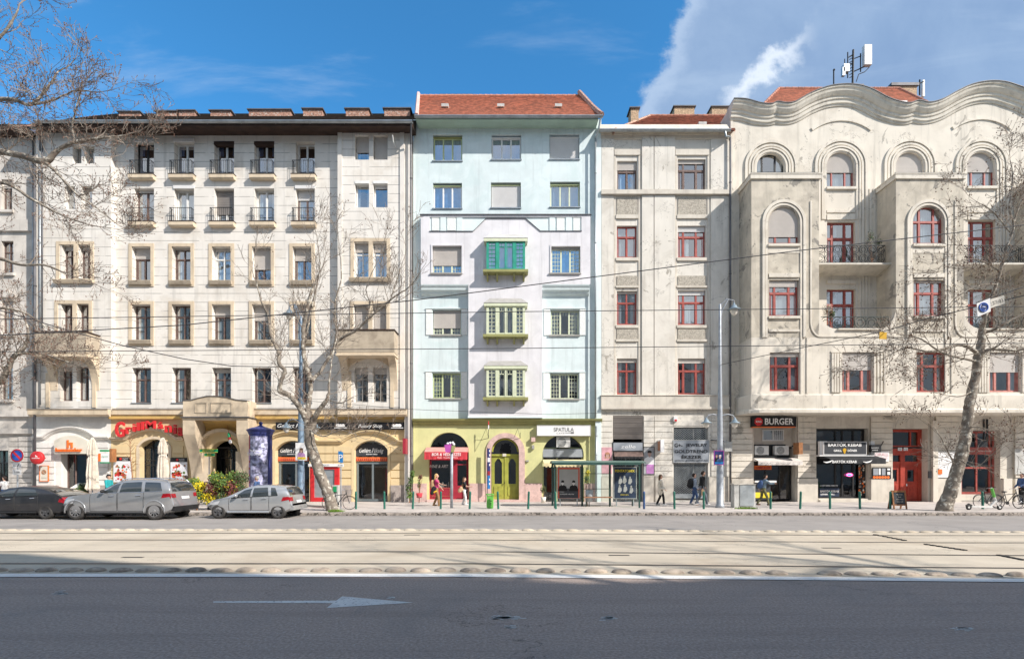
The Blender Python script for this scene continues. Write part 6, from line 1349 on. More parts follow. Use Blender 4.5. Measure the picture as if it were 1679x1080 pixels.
t = thing('counter', 'white serving counter under the burger shop window', 'counter', (PX(1255), YC, SW)); g = MB(); g.box(PX(1237), PX(1272), YC-.1, YC+.4, PZ(790.5), PZ(787.5)); g.build('top', M['sign_white'], t); g = MB(); g.box(PX(1238), PX(1266), YC+.2, YC+.38, SW+.1, PZ(790.5)); g.build('front', M['sign_dark'], t); g = MB(); g.box(PX(1238), PX(1268), YC+.17, YC+.2, PZ(816), PZ(807)); g.build('poster', M['letter_yellow'], t)
t = thing('blade_sign', 'brown box sign sticking out at the right of the burger shop, above the awning', 'sign', (PX(1306), YC, PZ(744))); g = MB(); xx = PX(1304, YC-.5); g.box(xx-.02, xx+.22, YC-.95, YC-.3, PZ(744.5, YC-.6), PZ(725.5, YC-.6)); g.build('box', M['chalk_wood'], t); g = MB(); g.box(xx+.05, xx+.1, YC-.3, YC, PZ(732, YC), PZ(730, YC)); g.build('arm', M['iron'], t)
t = board('vent_plate', 'small dark metal vent plate on the pier between burger and kebab shops', 'vent', 1317, 1327, 730, 737.5, YC-.17, 'grey_frame', .04, 'cabinet')
t = board('shop_sign', 'big black kebab shop sign with white lettering between pale side panels', 'sign', 1351, 1420, 724.5, 744.5, YC-.55, 'sign_dark', .3, 'sign_white')
letters(t, [('BARTÓK KEBAB', 1385, 731.5, 5, 55, 'letter_white', dict(bold=.02)), ('GRILL', 1373.5, 740, 3.4, 13.5, 'letter_white', dict(bold=.03)), ('DÖNER', 1397.5, 740, 3.4, 15.5, 'letter_white', dict(bold=.03))], YC-.57)
g = MB(); yq = YC-.56; x_, z_ = PX(1384.7, yq), PZ(739, yq); g.prism([(x_-.03, z_-.17), (x_+.03, z_-.17), (x_+.12, z_+.08), (x_+.05, z_+.17), (x_-.05, z_+.17), (x_-.12, z_+.08)], yq-.01, yq); g.build('emblem', M['yellow_plate'], t)
g = MB(); g.box(PX(1338), PX(1350), YC-.4, YC-.2, PZ(745.5), PZ(723.5)); g.box(PX(1421), PX(1427), YC-.4, YC-.2, PZ(745.5), PZ(723.5)); g.build('side_panel', M['sign_white'], t)
t, Yf = awning('shop_awning', 'black kebab shop awning with white lettering and swooshes', 1343, 1432, 746, 751.5, 760, YC-.02, 1.1, 'awning_black', 'awning_black')
letters(t, [('BARTÓK KEBAB', 1384.5, 758.5, 4, 40, 'letter_white', dict(bold=.02))], Yf-.05)
g = MB(); yq = Yf-.05; [g.tube([(PX(c, yq), yq, PZ(756.5, yq)), (PX(c+5, yq), yq, PZ(758, yq)), (PX(c+11, yq), yq, PZ(756.5, yq)), (PX(c+15, yq), yq, PZ(754, yq))], [.01, .05, .04, .008], 6) for c in (1350, 1415)]; g.build('swoosh', M['letter_white'], t)
g = MB(); g.box(PX(1343, YC-.5), PX(1433, YC-.5), YC-.55, YC-.1, PZ(747.5, YC-.5), PZ(745.5, YC-.5)); g.build('cassette', M['sign_white'], t)
t = board('window_lettering', 'white kebab shop lettering at the foot of its left window', 'lettering', 1344, 1376, 800, 813.5, YC+.27, 'poster_navy', .02)
letters(t, [('BARTÓK KEBAB', 1360, 806.5, 3.2, 30, 'letter_white', dict(bold=.02)), ('DÖNER   GRILL', 1357, 811, 2.2, 23, 'letter_white', dict(bold=.02)), ('A JÓ ÍZEK HELYE', 1359, 796.5, 1.8, 29, 'letter_white', dict(bold=.02))], YC+.26)
t = board('menu_board', 'tall narrow board of orange food pictures beside the kebab shop door', 'sign', 1407.5, 1419, 761, 817, YC+.2, 'sign_black', .05)
r_ = random.Random(4); yq = YC+.195
for m in ('orange', 'terracotta', 'letter_cream'):
 g = MB(); [g.lathe_y((PX(r_.choice((1410.5, 1416)), yq)+r_.uniform(-.05, .05), yq-.002, PZ(764+3.6*i+r_.uniform(-1, 1), yq)), [(0, 0), (r_.uniform(.04, .085), 0)], 8) for i in range(14)]; g.build('picture', M[m], t)
t = board('open_sign', 'small glowing oval neon sign in the kebab shop door', 'sign', 1393, 1393.4, 779, 779.3, YC+.26, 'black_frame', .01)
for m, r1, r2, c in (('neon_pink', .20, .09, (1., .08, .25)), ('neon_blue', .14, .05, (.1, .3, 1.))):
 nm = bpy.data.materials.new(m); nm.use_nodes = True; e = nm.node_tree.nodes['Principled BSDF']; e.inputs['Emission Color'].default_value = (*c, 1); e.inputs['Emission Strength'].default_value = 2.; e.inputs['Base Color'].default_value = (*c, 1); M[m] = nm
 g = MB(); yq = YC+.24; g.tube([(PX(1393, yq)+r1*math.cos(a*math.pi/9), yq, PZ(778, yq)+r2*math.sin(a*math.pi/9)) for a in range(19)], .018, 5); g.build('tube', nm, t)
t = board('menu_board', 'black framed menu case with a row of food pictures, left of the red doors', 'sign', 1430.5, 1461, 766, 784.5, YC-.24, 'sign_black', .06)
g = MB(); yq = YC-.245; [g.box(PX(a, yq), PX(b_, yq), yq, yq+.01, PZ(778.5, yq), PZ(767.5, yq)) for a, b_ in ((1432, 1440), (1446, 1452))]; g.build('page', M['sign_grey'], t); g = MB(); [g.box(PX(a, yq), PX(b_, yq), yq, yq+.01, PZ(d_, yq), PZ(c, yq)) for a, b_, c, d_ in ((1441, 1444, 767.5, 778), (1455, 1459.5, 773, 778), (1455, 1459.5, 767.5, 770.5))]; g.build('page', M['letter_white'], t)
g = MB(); [g.lathe_y((PX(1433.5+i*4.6, yq), yq-.002, PZ(782, yq)), [(0, 0), (.09, 0)], 10) for i in range(6)]; g.build('picture', M['orange'], t)
t = board('shop_sign', 'white sign with faded pink lettering above the menu case', 'sign', 1429.5, 1458, 739.5, 756.5, YC-.2, 'sign_white', .04); letters(t, [('KORALL', 1444, 747.2, 5, 26, 'poster_pink', dict(bold=.0)), ('BISZTRÓ', 1444, 752.2, 2.8, 22, 'poster_pink')], YC-.21)
t = thing('box_lamp', 'dark box lamp on a bracket above the white and pink sign', 'lamp', (PX(1436), YC, PZ(741))); g = MB(); g.box(PX(1427, YC-.6), PX(1443, YC-.6), YC-.7, YC-.45, PZ(741, YC-.6), PZ(729, YC-.6)); g.build('casing', M['sign_black'], t); g = MB(); g.tube([(PX(1443, YC-.5), YC-.5, PZ(733, YC-.5)), (PX(1447, YC), YC-.1, PZ(723, YC))], .03, 6); g.build('arm', M['iron'], t)
letters(t, [('BUDAPEST', 1435, 734.6, 1.5, 12, 'letter_white'), ('KEBAB', 1435, 738.3, 1.5, 9, 'letter_white')], YC-.71)
for a, b_, c, d_, lab in ((1537, 1541, 741, 768, ''), (1537, 1570, 741, 782, 'white notice panel on the pier behind the leaning trunk'), (1665, 1700, 737, 776, 'large pale grey notice panel on the pier at the right edge of the photo')):
 if lab: t = board('notice', lab, 'notice', a, b_, c, d_, YC-.2, 'sign_white' if a < 1600 else 'cabinet', .04, 'cabinet')
t = board('notice', 'small orange notice on the panel behind the leaning trunk', 'notice', 1537.5, 1545, 769, 777, YC-.25, 'orange', .02)
t = board('intercom', 'dark intercom plate on the wall right of the red doors', 'intercom', 1522, 1528, 772, 783.5, YC-.3, 'sign_black', .04)
# ================================================================ street furniture
def YG(py): return F*(H0-SW)/(py-HY)
def sx_(px, py): Y = YG(py); return PX(px, Y), Y
BL = [(583.6, 'between bicycle and bakery door'), (630.5, 'in front of the right bakery arch'), (676.7, 'in front of the downpipe between cream and mint houses'), (722.6, 'beside the woman in pink'), (770, 'beside the woman with the tan bag'),
  (817, 'just right of the bright green bin'), (866, 'right of the arched yellow-green door'), (911.3, 'at the left end of the bus shelter'), (1056, 'at the right end of the bus shelter'), (1106, 'between the woman in cream and the two men'),
  (1154, 'in front of the man in black'), (1263.5, 'beside the running boy'), (1312, 'in front of the pier between burger and kebab shops'), (1361, 'in front of the kebab shop window'), (1410, 'in front of the kebab shop menu strip'),
  (1459.7, 'just left of the chalkboard'), (1560, 'right of the leaning tree trunk'), (1611.5, 'beside the electric scooter')]
g0 = None
for i, (px, lab) in enumerate(BL):
 x, Y = sx_(px, 834); blue = px in (1056,)
 if i in (0, 8):
  t = thing('bollard', '', 'bollard', (x, Y, SW), 'bollards along the kerb'); g = MB(); g.lathe((x, Y, SW), [(0, 0), (.058, 0), (.055, .02), (.052, .80), (.056, .82), (.056, .86), (.03, .9), (0, .91)], 14); g.build('post', M['bollard_blue' if blue else 'bollard_green'], t, True)
  g = MB(); g.lathe((x, Y, SW), [(.058, .72), (.0585, .72), (.0585, .75), (.058, .75)], 14); g.build('ring', M['bollard_green'], t);
  if i == 0: g0 = t
  src = t
 else: t = copy_tree(g0, (x, Y, SW)); t.rotation_euler = (R(random.Random(i).uniform(-1.5, 1.5)), R(random.Random(i+50).uniform(-2.5, 2.5)), 0)
 t['label'] = ('blue' if blue else 'dark green')+' bollard '+lab
# litter bin
x, Y = sx_(803.5, 833); t = thing('litter_bin', 'bright green litter bin on the kerb in front of the arched door', 'litter bin', (x, Y, SW))
g = MB(); P0 = [(-.16, -.13), (.16, -.13), (.19, -.09), (.19, .09), (.16, .13), (-.16, .13), (-.19, .09), (-.19, -.09)]
for z0, z1, s0 in ((.0, .06, .8), (.06, .62, .92)): g.prism_z([(x+a*s0, Y+b_*s0) for a, b_ in P0], SW+z0, SW+z1)
g.build('body', M['bright_green'], t); g = MB(); g.prism_z([(x+a*1.06, Y+b_*1.06) for a, b_ in P0], SW+.70, SW+.76); [g.box(x+a-.02, x+a+.02, Y+b_-.02, Y+b_+.02, SW+.62, SW+.7) for a, b_ in ((-.16, -.11), (.16, -.11), (.16, .11), (-.16, .11))]; g.box(x-.12, x+.12, Y-.1, Y+.1, SW+.62, SW+.66); g.build('lid', M['bright_green'], t)
g = MB(); g.tube([(x+.05+.05*math.cos(a*.5), Y-.125, SW+.24+.05*math.sin(a*.5)) for a in range(2, 12)], .012, 5); g.box(x, x+.1, Y-.127, Y-.12, SW+.38, SW+.41); g.build('emblem', M['letter_black'], t)
# bus shelter
Yf = 27.2; Yb = 28.7; XL, XR_ = PX(908, Yf), PX(1050, Yf); zt = PZ(757.5, Yf)
t = thing('bus_shelter', 'dark green glass bus shelter with advertising panels in front of the café', 'bus shelter', ((XL+XR_)/2, (Yf+Yb)/2, SW))
g = MB(); n = 10
for i in range(n):
 a, b_ = i/n, (i+1)/n; za = zt+.10*math.sin(a*math.pi); zb = zt+.10*math.sin(b_*math.pi); ya, yb_ = Yf-.15+(Yb+.15-Yf)*a, Yf-.15+(Yb+.15-Yf)*b_
 g.raw([(XL-.1, ya, za), (XR_+.25, ya, za), (XR_+.25, yb_, zb), (XL-.1, yb_, zb), (XL-.1, ya, za-.05), (XR_+.25, ya, za-.05), (XR_+.25, yb_, zb-.05), (XL-.1, yb_, zb-.05)], [(0, 1, 2, 3), (7, 6, 5, 4), (0, 3, 7, 4), (1, 5, 6, 2), (0, 4, 5, 1), (3, 2, 6, 7)])
g.build('roof', M['shelter_roof'] if 'shelter_roof' in M else mat('shelter_roof', (.12, .20, .17), .4, var=.15, vscale=2, metal=.2), t)
g = MB()
for xx in (XL+.05, PX(954.5, Yb), PX(1000, Yb), XR_-.05): g.box(xx-.05, xx+.05, Yb-.05, Yb+.05, SW, zt)
for xx in (XL+.05, XR_-.05): g.box(xx-.04, xx+.04, Yf-.04, Yf+.04, SW, zt)
g.box(XL, XR_, Yf-.17, Yf-.11, zt-.14, zt-.01); g.box(XL, XR_, Yb-.03, Yb+.03, zt-.12, zt); g.build('frame', mat('shelter_green', (.03, .075, .065), .5, var=.15, vscale=3), t)
g = MB()
for z in (776, 801, 814.5): g.box(PX(954.5, Yb), PX(1000, Yb), Yb-.015, Yb+.015, PZ(z, Yb)-.015, PZ(z, Yb)+.015)
for xx in (XR_-.05,): [g.box(xx-.01, xx+.01, Yf, Yb, PZ(z, Yb)-.01, PZ(z, Yb)+.01) for z in (776, 797)]
g.build('rail', M['shelter_green'], t)
g = MB(); g.face([(PX(954.5, Yb), Yb, SW+.25), (PX(1000, Yb), Yb, SW+.25), (PX(1000, Yb), Yb, zt-.1), (PX(954.5, Yb), Yb, zt-.1)]); g.face([(XR_-.05, Yf, SW+.25), (XR_-.05, Yb, SW+.25), (XR_-.05, Yb, zt-.1), (XR_-.05, Yf, zt-.1)]); g.build('glass_panel', M['shelter_glass'], t)
g = MB(); x0, x1 = PX(957, 28.2), PX(1003, 28.2); g.box(x0, x1, 28.0, 28.35, PZ(815.5, 28.2), PZ(815.5, 28.2)+.05); g.build('seat', M['wood'], t); g = MB(); [g.box(x-.02, x+.02, 28.15, 28.2, SW, PZ(815.5, 28.2)) for x in (x0+.12, x1-.12)]; g.build('seat_leg', M['shelter_green'], t)
def adcase(px0, px1, py0, py1, Y, lab, m):
 tt = board('poster_case', lab, 'poster', px0, px1, py0, py1, Y, m, .12, 'cabinet', group='poster cases of the bus shelter')
 g = MB(); [g.box(PX(a, Y)-.03, PX(a, Y)+.03, Y+.03, Y+.09, SW, PZ(py1, Y)) for a in (px0+4, px1-4)]; g.build('leg', M['cabinet_metal'], tt); return tt
Y = 28.55; t = adcase(914.5, 950.5, 766, 816.5, Y, 'red-framed poster of two men in sunglasses at the left of the shelter', 'orange_red' if 'orange_red' in M else 'sign_grey'); mat('orange_red', (.62, .12, .07), .5, var=.04, vscale=2); t.children[0].data.materials[0] = M['orange_red']
for z0, z1, m in ((816, 800, 'sign_dark'), (800, 769, 'poster_bw')): g = MB(); g.box(PX(917, Y), PX(948, Y), Y-.004, Y-.001, PZ(z0, Y), PZ(z1, Y)); g.build('print', M[m], t)
mat('face_light', (.78, .76, .75), .6, var=.05, vscale=4)
for c in (922.5, 940.5): portrait(t, c, 790, 5.6, Y-.004, 'face_light', 'cloth_black', 'cloth_black', True)
letters(t, [('ÚJ ALBUM', 921.5, 806.3, 1., 7, 'letter_white'), ('LIVE IN BUDAPEST · NEW ALBUM', 929.5, 810.3, 1.5, 23, 'letter_white', dict(bold=.01))], Y-.02)
t = adcase(1007, 1043, 766, 816.5, Y, 'dark poster with yellow heading and white figures at the right of the shelter', 'poster_navy')
letters(t, [('PENTATONIX', 1024.5, 773.5, 4, 32, 'letter_yellow', dict(bold=.02)), ('BUDAPEST ARENA', 1024, 811.5, 1.8, 13, 'letter_yellow')], Y-.01)
g = MB(); rr = random.Random(8)
for cx, cz in ((1017, 786), (1024, 785), (1033, 786), (1016, 800), (1025, 799), (1035, 801)):
 x, z = PX(cx, Y), PZ(cz, Y);
 g.face([(x+.05*math.cos(k*math.pi/4), Y-.006, z+.12+.07*math.sin(k*math.pi/4)) for k in range(8)]); g.face([(x-.10, Y-.006, z-.22), (x+.02, Y-.006, z-.25), (x+.12, Y-.006, z-.12), (x+.09, Y-.006, z+.05), (x-.07, Y-.006, z+.06)])
g.build('print', M['poster_bw'], t)
t = thing('waste_bin', 'round grey waste bin inside the bus shelter', 'litter bin', (PX(966, 28.4), 28.4, SW)); g = MB(); x = PX(966, 28.4); g.lathe((x, 28.4, SW+.25), [(0, 0), (.17, 0), (.2, .05), (.21, .62), (.19, .66), (.15, .66), (.15, .6), (0, .6)], 18); g.build('body', M['cabinet_metal'], t, True); g = MB(); g.box(x-.02, x+.02, 28.4, 28.44, SW, SW+.3); g.build('leg', M['iron'], t)
# utility cabinets
x0, Y = sx_(1204, 832); t = thing('utility_cabinet', 'pair of pale concrete and metal utility cabinets on grass, right of the tall lamp pole', 'utility cabinet', (PX(1222, Y), Y, SW))
g = MB(); g.box(PX(1204, Y), PX(1211.5, Y), Y, Y+.45, SW, PZ(794, Y)); g.box(PX(1211.6, Y), PX(1239.5, Y), Y+.06, Y+.55, SW, PZ(794, Y)); g.build('body', M['cabinet'], t); g = MB(); g.box(PX(1213.8, Y), PX(1236.5, Y), Y+.02, Y+.06, PZ(829, Y), PZ(795.5, Y)); g.build('door', M['cabinet_metal'], t); g = MB(); g.box(PX(1203, Y), PX(1212, Y), Y-.03, Y+.5, PZ(794, Y), PZ(794, Y)+.05); g.box(PX(1211.2, Y), PX(1240.2, Y), Y+.02, Y+.6, PZ(794, Y)+.001, PZ(794, Y)+.04); g.build('cap', M['ivory_stone'], t)
# no-parking sign
x, Y = sx_(29.5, 834); t = thing('road_sign', 'round blue and red no-parking sign with two white plates on a grey post', 'road sign', (x, Y, SW)); g = MB(); g.cyl((x-.02, Y, SW), (x-.02, Y, PZ(740, Y)), .035, n=10); g.build('post', M['pole_grey'], t)
def disc(t, x, y, z, r, m, nm='disc', th=.012): g = MB(); g.lathe_y((x, y, z), [(0, 0), (r, 0), (r, th), (0, th)], 28); return g.build(nm, M[m], t)
c = PZ(746.5, Y); disc(t, x, Y-.05, c, .35, 'sign_white', th=.01); disc(t, x, Y-.056, c, .335, 'red', 'rim', .005); disc(t, x, Y-.062, c, .262, 'blue', 'field', .005)
g = MB(); g.prism([(x-.21, c+.14), (x-.14, c+.21), (x+.21, c-.14), (x+.14, c-.21)], Y-.07, Y-.063); g.build('bar', M['red'], t)
for z0, z1, m in ((757.5, 767, 'sign_white'), (769, 778, 'sign_white')): g = MB(); g.box(x-.23, x+.21, Y-.05, Y-.035, PZ(z1, Y), PZ(z0, Y)); g.build('plate', M[m], t)
g = MB(); g.box(x-.2, x-.06, Y-.055, Y-.05, PZ(763.5, Y), PZ(762.8, Y)); g.tube([(x, Y-.055, PZ(766, Y)), (x+.06, Y-.055, PZ(762, Y)), (x+.12, Y-.055, PZ(759.5, Y))], .012, 5); g.text('7-18h', x, PZ(775, Y), Y-.05, .09); g.build('lettering', M['letter_black'], t)
# blue parking sign
x, Y = sx_(559, 834); t = thing('road_sign', 'blue parking sign with a white P on a thin post by the bicycle', 'road sign', (x, Y, SW)); g = MB(); g.cyl((x, Y, SW), (x, Y, PZ(738, Y)), .03, n=8); g.build('post', M['pole_grey'], t)
g = MB(); x0 = x-.12; x1 = x+.12; g.prism([(x0, PZ(757, Y)), (x1, PZ(758.5, Y)), (x1, PZ(741, Y)), (x0, PZ(739, Y))], Y-.05, Y-.035); g.build('panel', M['sign_blue'], t); g = MB(); g.text('P', x+.01, PZ(755, Y), Y-.055, .32); g.build('lettering', M['letter_white'], t)
g = MB(); g.box(x-.16, x+.16, Y-.05, Y-.035, PZ(765, Y), PZ(760, Y)); g.build('plate', M['sign_white'], t); g = MB(); g.text('0-24h', x, PZ(763.6, Y), Y-.055, .07); g.build('lettering', M['letter_black'], t)
# street name sign
x, Y = sx_(343, 830); t = thing('street_name_sign', 'two green and yellow direction boards on a post in front of the portal', 'sign', (x, Y, SW)); g = MB(); g.cyl((x, Y, SW), (x, Y, PZ(736, Y)), .03, n=8); g.build('post', M['pole_grey'], t)
for (a, b_, c, d_) in ((328, 357.5, 735.5, 741.5), (336, 352.5, 742.5, 748)):
 g = MB(); g.box(PX(a, Y), PX(b_, Y), Y-.05, Y-.03, PZ(d_, Y), PZ(c, Y)); g.build('board', M['green'], t); g = MB(); g.text('BIOPONT' if b_ > 355 else 'Bolt', (PX(a, Y)+PX(b_, Y))/2, PZ(d_-1.6, Y), Y-.055, .10); g.build('lettering', M['letter_yellow'], t)
 g = MB(); g.box(PX(a, Y), PX(b_, Y), Y-.054, Y-.05, PZ(d_, Y), PZ(d_, Y)+.02); g.box(PX(a, Y), PX(b_, Y), Y-.054, Y-.05, PZ(c, Y)-.02, PZ(c, Y)); g.build('edge', M['letter_yellow'], t)
# advertising column
x = PX(427.5, 27.6); Y = 27.6; t = thing('advertising_column', 'blue cast-iron advertising column covered in cloudy concert posters', 'advertising column', (x, Y, SW))
zc = PZ(712, Y-.5); g = MB(); g.lathe((x, Y, 0), [(0, SW), (.62, SW), (.62, SW+.35), (.56, SW+.4), (.56, zc), (.6, zc+.05), (.6, PZ(705, Y-.6))], 32); g.build('drum', M['deep_blue'], t, False)
zr = PZ(704, Y-.6); g = MB(); g.lathe((x, Y, 0), [(.56, zr-.28), (.62, zr-.1), (.68, zr-.02), (.70, zr+.03), (.48, zr+.12), (.28, zr+.18), (.12, zr+.25), (.06, zr+.31), (.10, zr+.36), (.10, zr+.41), (.04, zr+.46), (0, zr+.48)], 32); g.build('roof', M['deep_blue'], t)
def wrap(a0, a1, z0, z1, r, m, nm='poster'):
 g = MB(); n = 14
 for i in range(n): p, q = [R(a0+(a1-a0)*k/n) for k in (i, i+1)]; g.face([(x+r*math.sin(p), Y-r*math.cos(p), z0), (x+r*math.sin(q), Y-r*math.cos(q), z0), (x+r*math.sin(q), Y-r*math.cos(q), z1), (x+r*math.sin(p), Y-r*math.cos(p), z1)])
 return g.build(nm, M[m], t, True)
wrap(-34, 62, SW+.95, zc-.08, .566, 'poster_cloud'); wrap(-80, -36, SW+.9, zc-.05, .566, 'magenta' if False else 'wine_paint')
for k in range(6): wrap(-78, -39, SW+1.05+k*.36, SW+1.30+k*.36, .57, 'poster_purple', 'notice')
wrap(-60, 60, SW+.42, SW+.93, .567, 'red'); wrap(-40, 50, SW+.5, SW+.7, .57, 'letter_white', 'notice')
g = MB(); g.text('Pécsi Balett', x+.0, PZ(739.8, Y-.6), Y-.6, .09, w=.5); g.text('Rock Concert', x, PZ(746, Y-.6), Y-.6, .17, w=.78, bold=.02); g.build('lettering', M['letter_white'], t)
# red information stand
Y = 27.9; t = thing('information_stand', 'red framed information stand with a pale panel behind the speckled tree trunk', 'information stand', (PX(530, Y), Y, SW))
g = MB(); x0, x1 = PX(508, Y), PX(555, Y); z0, z1 = PZ(822, Y), PZ(764.5, Y); g.box(x0, x0+.22, Y, Y+.2, z0+.0, z1); g.box(x1-.22, x1, Y, Y+.2, z0, z1); g.box(x0+.22, x1-.22, Y, Y+.2, z1-.14, z1); g.box(x0+.22, x1-.22, Y, Y+.2, z0, z0+.22); g.build('frame', M['red'], t)
g = MB(); g.box(x0+.22, x1-.22, Y+.06, Y+.14, z0+.22, z1-.14); g.build('panel', M['cabinet_metal'], t); g = MB(); g.box(x0, x1, Y+.2, Y+.24, z0, z1); g.build('back_panel', M['grey_frame'], t); g = MB(); g.box(x0-.06, x1+.08, Y-.08, Y+.28, z1, z1+.15); g.build('roof', M['sign_white'], t); g = MB(); g.text('INFORMÁCIÓ', (x0+x1)/2, z1+.04, Y-.085, .07); g.build('lettering', M['letter_grey'], t)
Y2 = 26.9; t = thing('electric_box', 'small pale electric box with a red mark behind the bicycle', 'electric box', (PX(547, Y2), Y2, SW)); g = MB(); g.box(PX(540, Y2), PX(554, Y2), Y2, Y2+.3, SW, PZ(795, Y2)); g.build('body', M['cabinet'], t); g = MB(); g.box(PX(542, Y2), PX(545, Y2), Y2-.01, Y2, PZ(812, Y2), PZ(797, Y2)); g.build('mark', M['red'], t); g = MB(); g.box(PX(546, Y2), PX(552, Y2), Y2-.01, Y2, PZ(806, Y2), PZ(797, Y2)); g.build('mark', M['green'], t)
# chalkboard
x, Y = sx_(1478.5, 834.5); t = thing('chalkboard_sign', 'wooden A-board with a dark chalked panel in front of the red doors', 'sign', (x, Y, SW))
def aboard(y0, y1, nm):
 g = MB(); a, b_ = x-.40, x+.30; zz = SW+.95; f = lambda q: y0+(y1-y0)*q
 for xx in (a, b_-.07): g.raw([(xx, f(0), SW), (xx+.07, f(0), SW), (xx+.07, f(1), zz), (xx, f(1), zz), (xx, f(0)+.04, SW), (xx+.07, f(0)+.04, SW), (xx+.07, f(1)+.04, zz), (xx, f(1)+.04, zz)], [(0, 1, 2, 3), (7, 6, 5, 4), (0, 3, 7, 4), (1, 5, 6, 2), (3, 2, 6, 7)])
 for z0, z1 in ((.18, .25), (.86, .95)): g.box(a+.07, b_-.07, f(z0/.95)-.0, f(z0/.95)+.04, SW+z0, SW+z1)
 g.build(nm, M['chalk_wood'], t)
 g = MB(); g.face([(a+.07, f(.26)+.012, SW+.25), (b_-.07, f(.26)+.012, SW+.25), (b_-.07, f(.9)+.012, SW+.86), (a+.07, f(.9)+.012, SW+.86)]); g.build('panel', M['slate'], t)
aboard(Y, Y+.14, 'frame'); aboard(Y+.42, Y+.18, 'rear_frame')
g = MB(); [g.text(s, x-.05, SW+.72-.12*i, Y+.10-.018*i, .055) for i, s in enumerate(('Mai menü', 'leves', 'kávé + süti', 'rétes ízek'))]; g.build('lettering', M['letter_cream'], t)
# lamp poles
def bell_lamp(t, p, s=1.):
 g = MB(); g.lathe(p, [(0, .30*s), (.05*s, .30*s), (.06*s, .2*s), (.13*s, .17*s), (.15*s, .06*s), (.33*s, -.03*s), (.34*s, -.06*s), (.2*s, -.05*s)], 20); o = g.build('lamp_shade', M['lamp_shade'], t, True)
 g = MB(); g.lathe(p, [(.2*s, -.05*s), (.2*s, -.12*s), (.13*s, -.28*s), (.04*s, -.36*s), (0, -.37*s)], 16); g.build('globe', M['milk_glass'], o, True)
def lamp_pole(label, px, py, top, r0, mm, arms, low):
 x, Y = sx_(px, py); t = thing('street_lamp', label, 'street lamp', (x, Y, SW)); zt = PZ(top, Y)
 g = MB(); g.lathe((x, Y, 0), [(0, SW), (r0*1.5, SW), (r0*1.4, SW+.15), (r0*1.15, SW+.2), (r0*1.12, SW+2.0), (r0, SW+2.15), (r0*.9, SW+4.4), (r0*.55, SW+7), (r0*.42, zt-.1), (0, zt)], 16); g.build('pole', M[mm], t, True)
 for dx, zz in arms:
  zl = PZ(zz, Y); g = MB(); g.tube([(x, Y, zt-.9), (x+dx*.15, Y, zt-.4), (x+dx*.6, Y, zl+.5), (x+dx, Y, zl+.42), (x+dx, Y, zl+.25)], .03, 8); g.tube([(x, Y, zt-.12), (x+dx*.5, Y, zl+.52), (x+dx, Y, zl+.42)], .022, 6); g.build('arm', M[mm], t, True); bell_lamp(t, (x+dx, Y, zl), 1.)
 for dx, zz in low:
  zl = PZ(zz, Y); g = MB(); g.tube([(x, Y, zl+.35), (x+dx*.5, Y, zl+.42), (x+dx*.85, Y, zl+.38), (x+dx, Y, zl+.2)], .025, 8); g.build('arm', M[mm], t, True); bell_lamp(t, (x+dx, Y, zl), .85)
 return t, x, Y
t1, xl1, yl1 = lamp_pole('tall blue-grey lamp pole behind the speckled tree, in front of the bakery', 493.5, 831, 517, .17, 'pole_blue', [(-.62, 514)], [(-.78, 700), (.78, 700)])
t2, xl2, yl2 = lamp_pole('tall grey lamp pole with two low side lamps, right of the jewellery shop', 1180.5, 832, 497, .155, 'pole_grey', [(.74, 506)], [(-.72, 692), (.78, 692)])
def pole_poster(x, Y, px0, px1, py0, py1, label, m):
 return board('pole_poster', label, 'poster', px0, px1, py0, py1, Y, m, .03)
t = pole_poster(xl1, yl1-.3, 484.5, 503, 725.5, 754.5, 'white portrait poster of a long-haired woman fixed to the left lamp pole', 'sign_white') if False else board('pole_poster', 'white portrait poster of a long-haired woman fixed to the left lamp pole', 'poster', 484.5, 503, 725.5, 754.5, yl1-.32, 'sign_white', .03)
portrait(t, 494, 737, 5.2, yl1-.32, 'poster_skin', 'hair_brown', 'poster_purple', long=True); g = MB(); yq = yl1-.335; g.box(PX(488, yq), PX(501, yq), yq, yq+.01, PZ(752.5, yq), PZ(749, yq)); g.build('band', M['letter_yellow'], t)
t = board('pole_poster', 'blue and purple poster of two people fixed to the right lamp pole', 'poster', 1171.5, 1186, 739, 761, yl2-.3, 'deep_blue', .03, 'magenta')
portrait(t, 1175, 747, 3.6, yl2-.3, 'poster_skin', 'terracotta', 'cloth_black'); portrait(t, 1180.5, 747.5, 4.6, yl2-.31, 'poster_skin', 'face_light', 'cloth_denim'); g = MB(); yq = yl2-.33; g.box(PX(1172, yq), PX(1185.5, yq), yq, yq+.01, PZ(760.5, yq), PZ(757, yq)); g.build('band', M['sign_blue'], t)
# post with the little magenta lantern in front of the wine bar
x, Y = sx_(740.5, 832.5); t = thing('marker_post', 'grey steel post with a magenta and olive lantern-shaped sign, in front of the wine bar', 'sign post', (x, Y, SW)); g = MB(); g.cyl((x, Y, SW), (x, Y, PZ(730, Y)), .075, n=14); g.build('pole', M['pole_grey'], t, True)
g = MB(); q = Y-.1; XX = lambda p: PX(p, q); ZZ = lambda p: PZ(p, q); g.prism([(XX(731), ZZ(741)), (XX(739), ZZ(741)), (XX(740.5), ZZ(728)), (XX(729), ZZ(729))], q-.12, q); g.build('lantern', M['magenta'], t); g = MB(); g.prism([(XX(739.5), ZZ(741)), (XX(744), ZZ(741)), (XX(746.5), ZZ(731)), (XX(741), ZZ(730))], q-.1, q+.1); g.build('side', M['olive'], t); g = MB(); [g.ball((XX(a), q, ZZ(b_)), .07, 8, 6) for a, b_ in ((734, 727), (738, 726), (742, 725.5), (744, 728))]; g.build('finial', M['sign_white'], t)
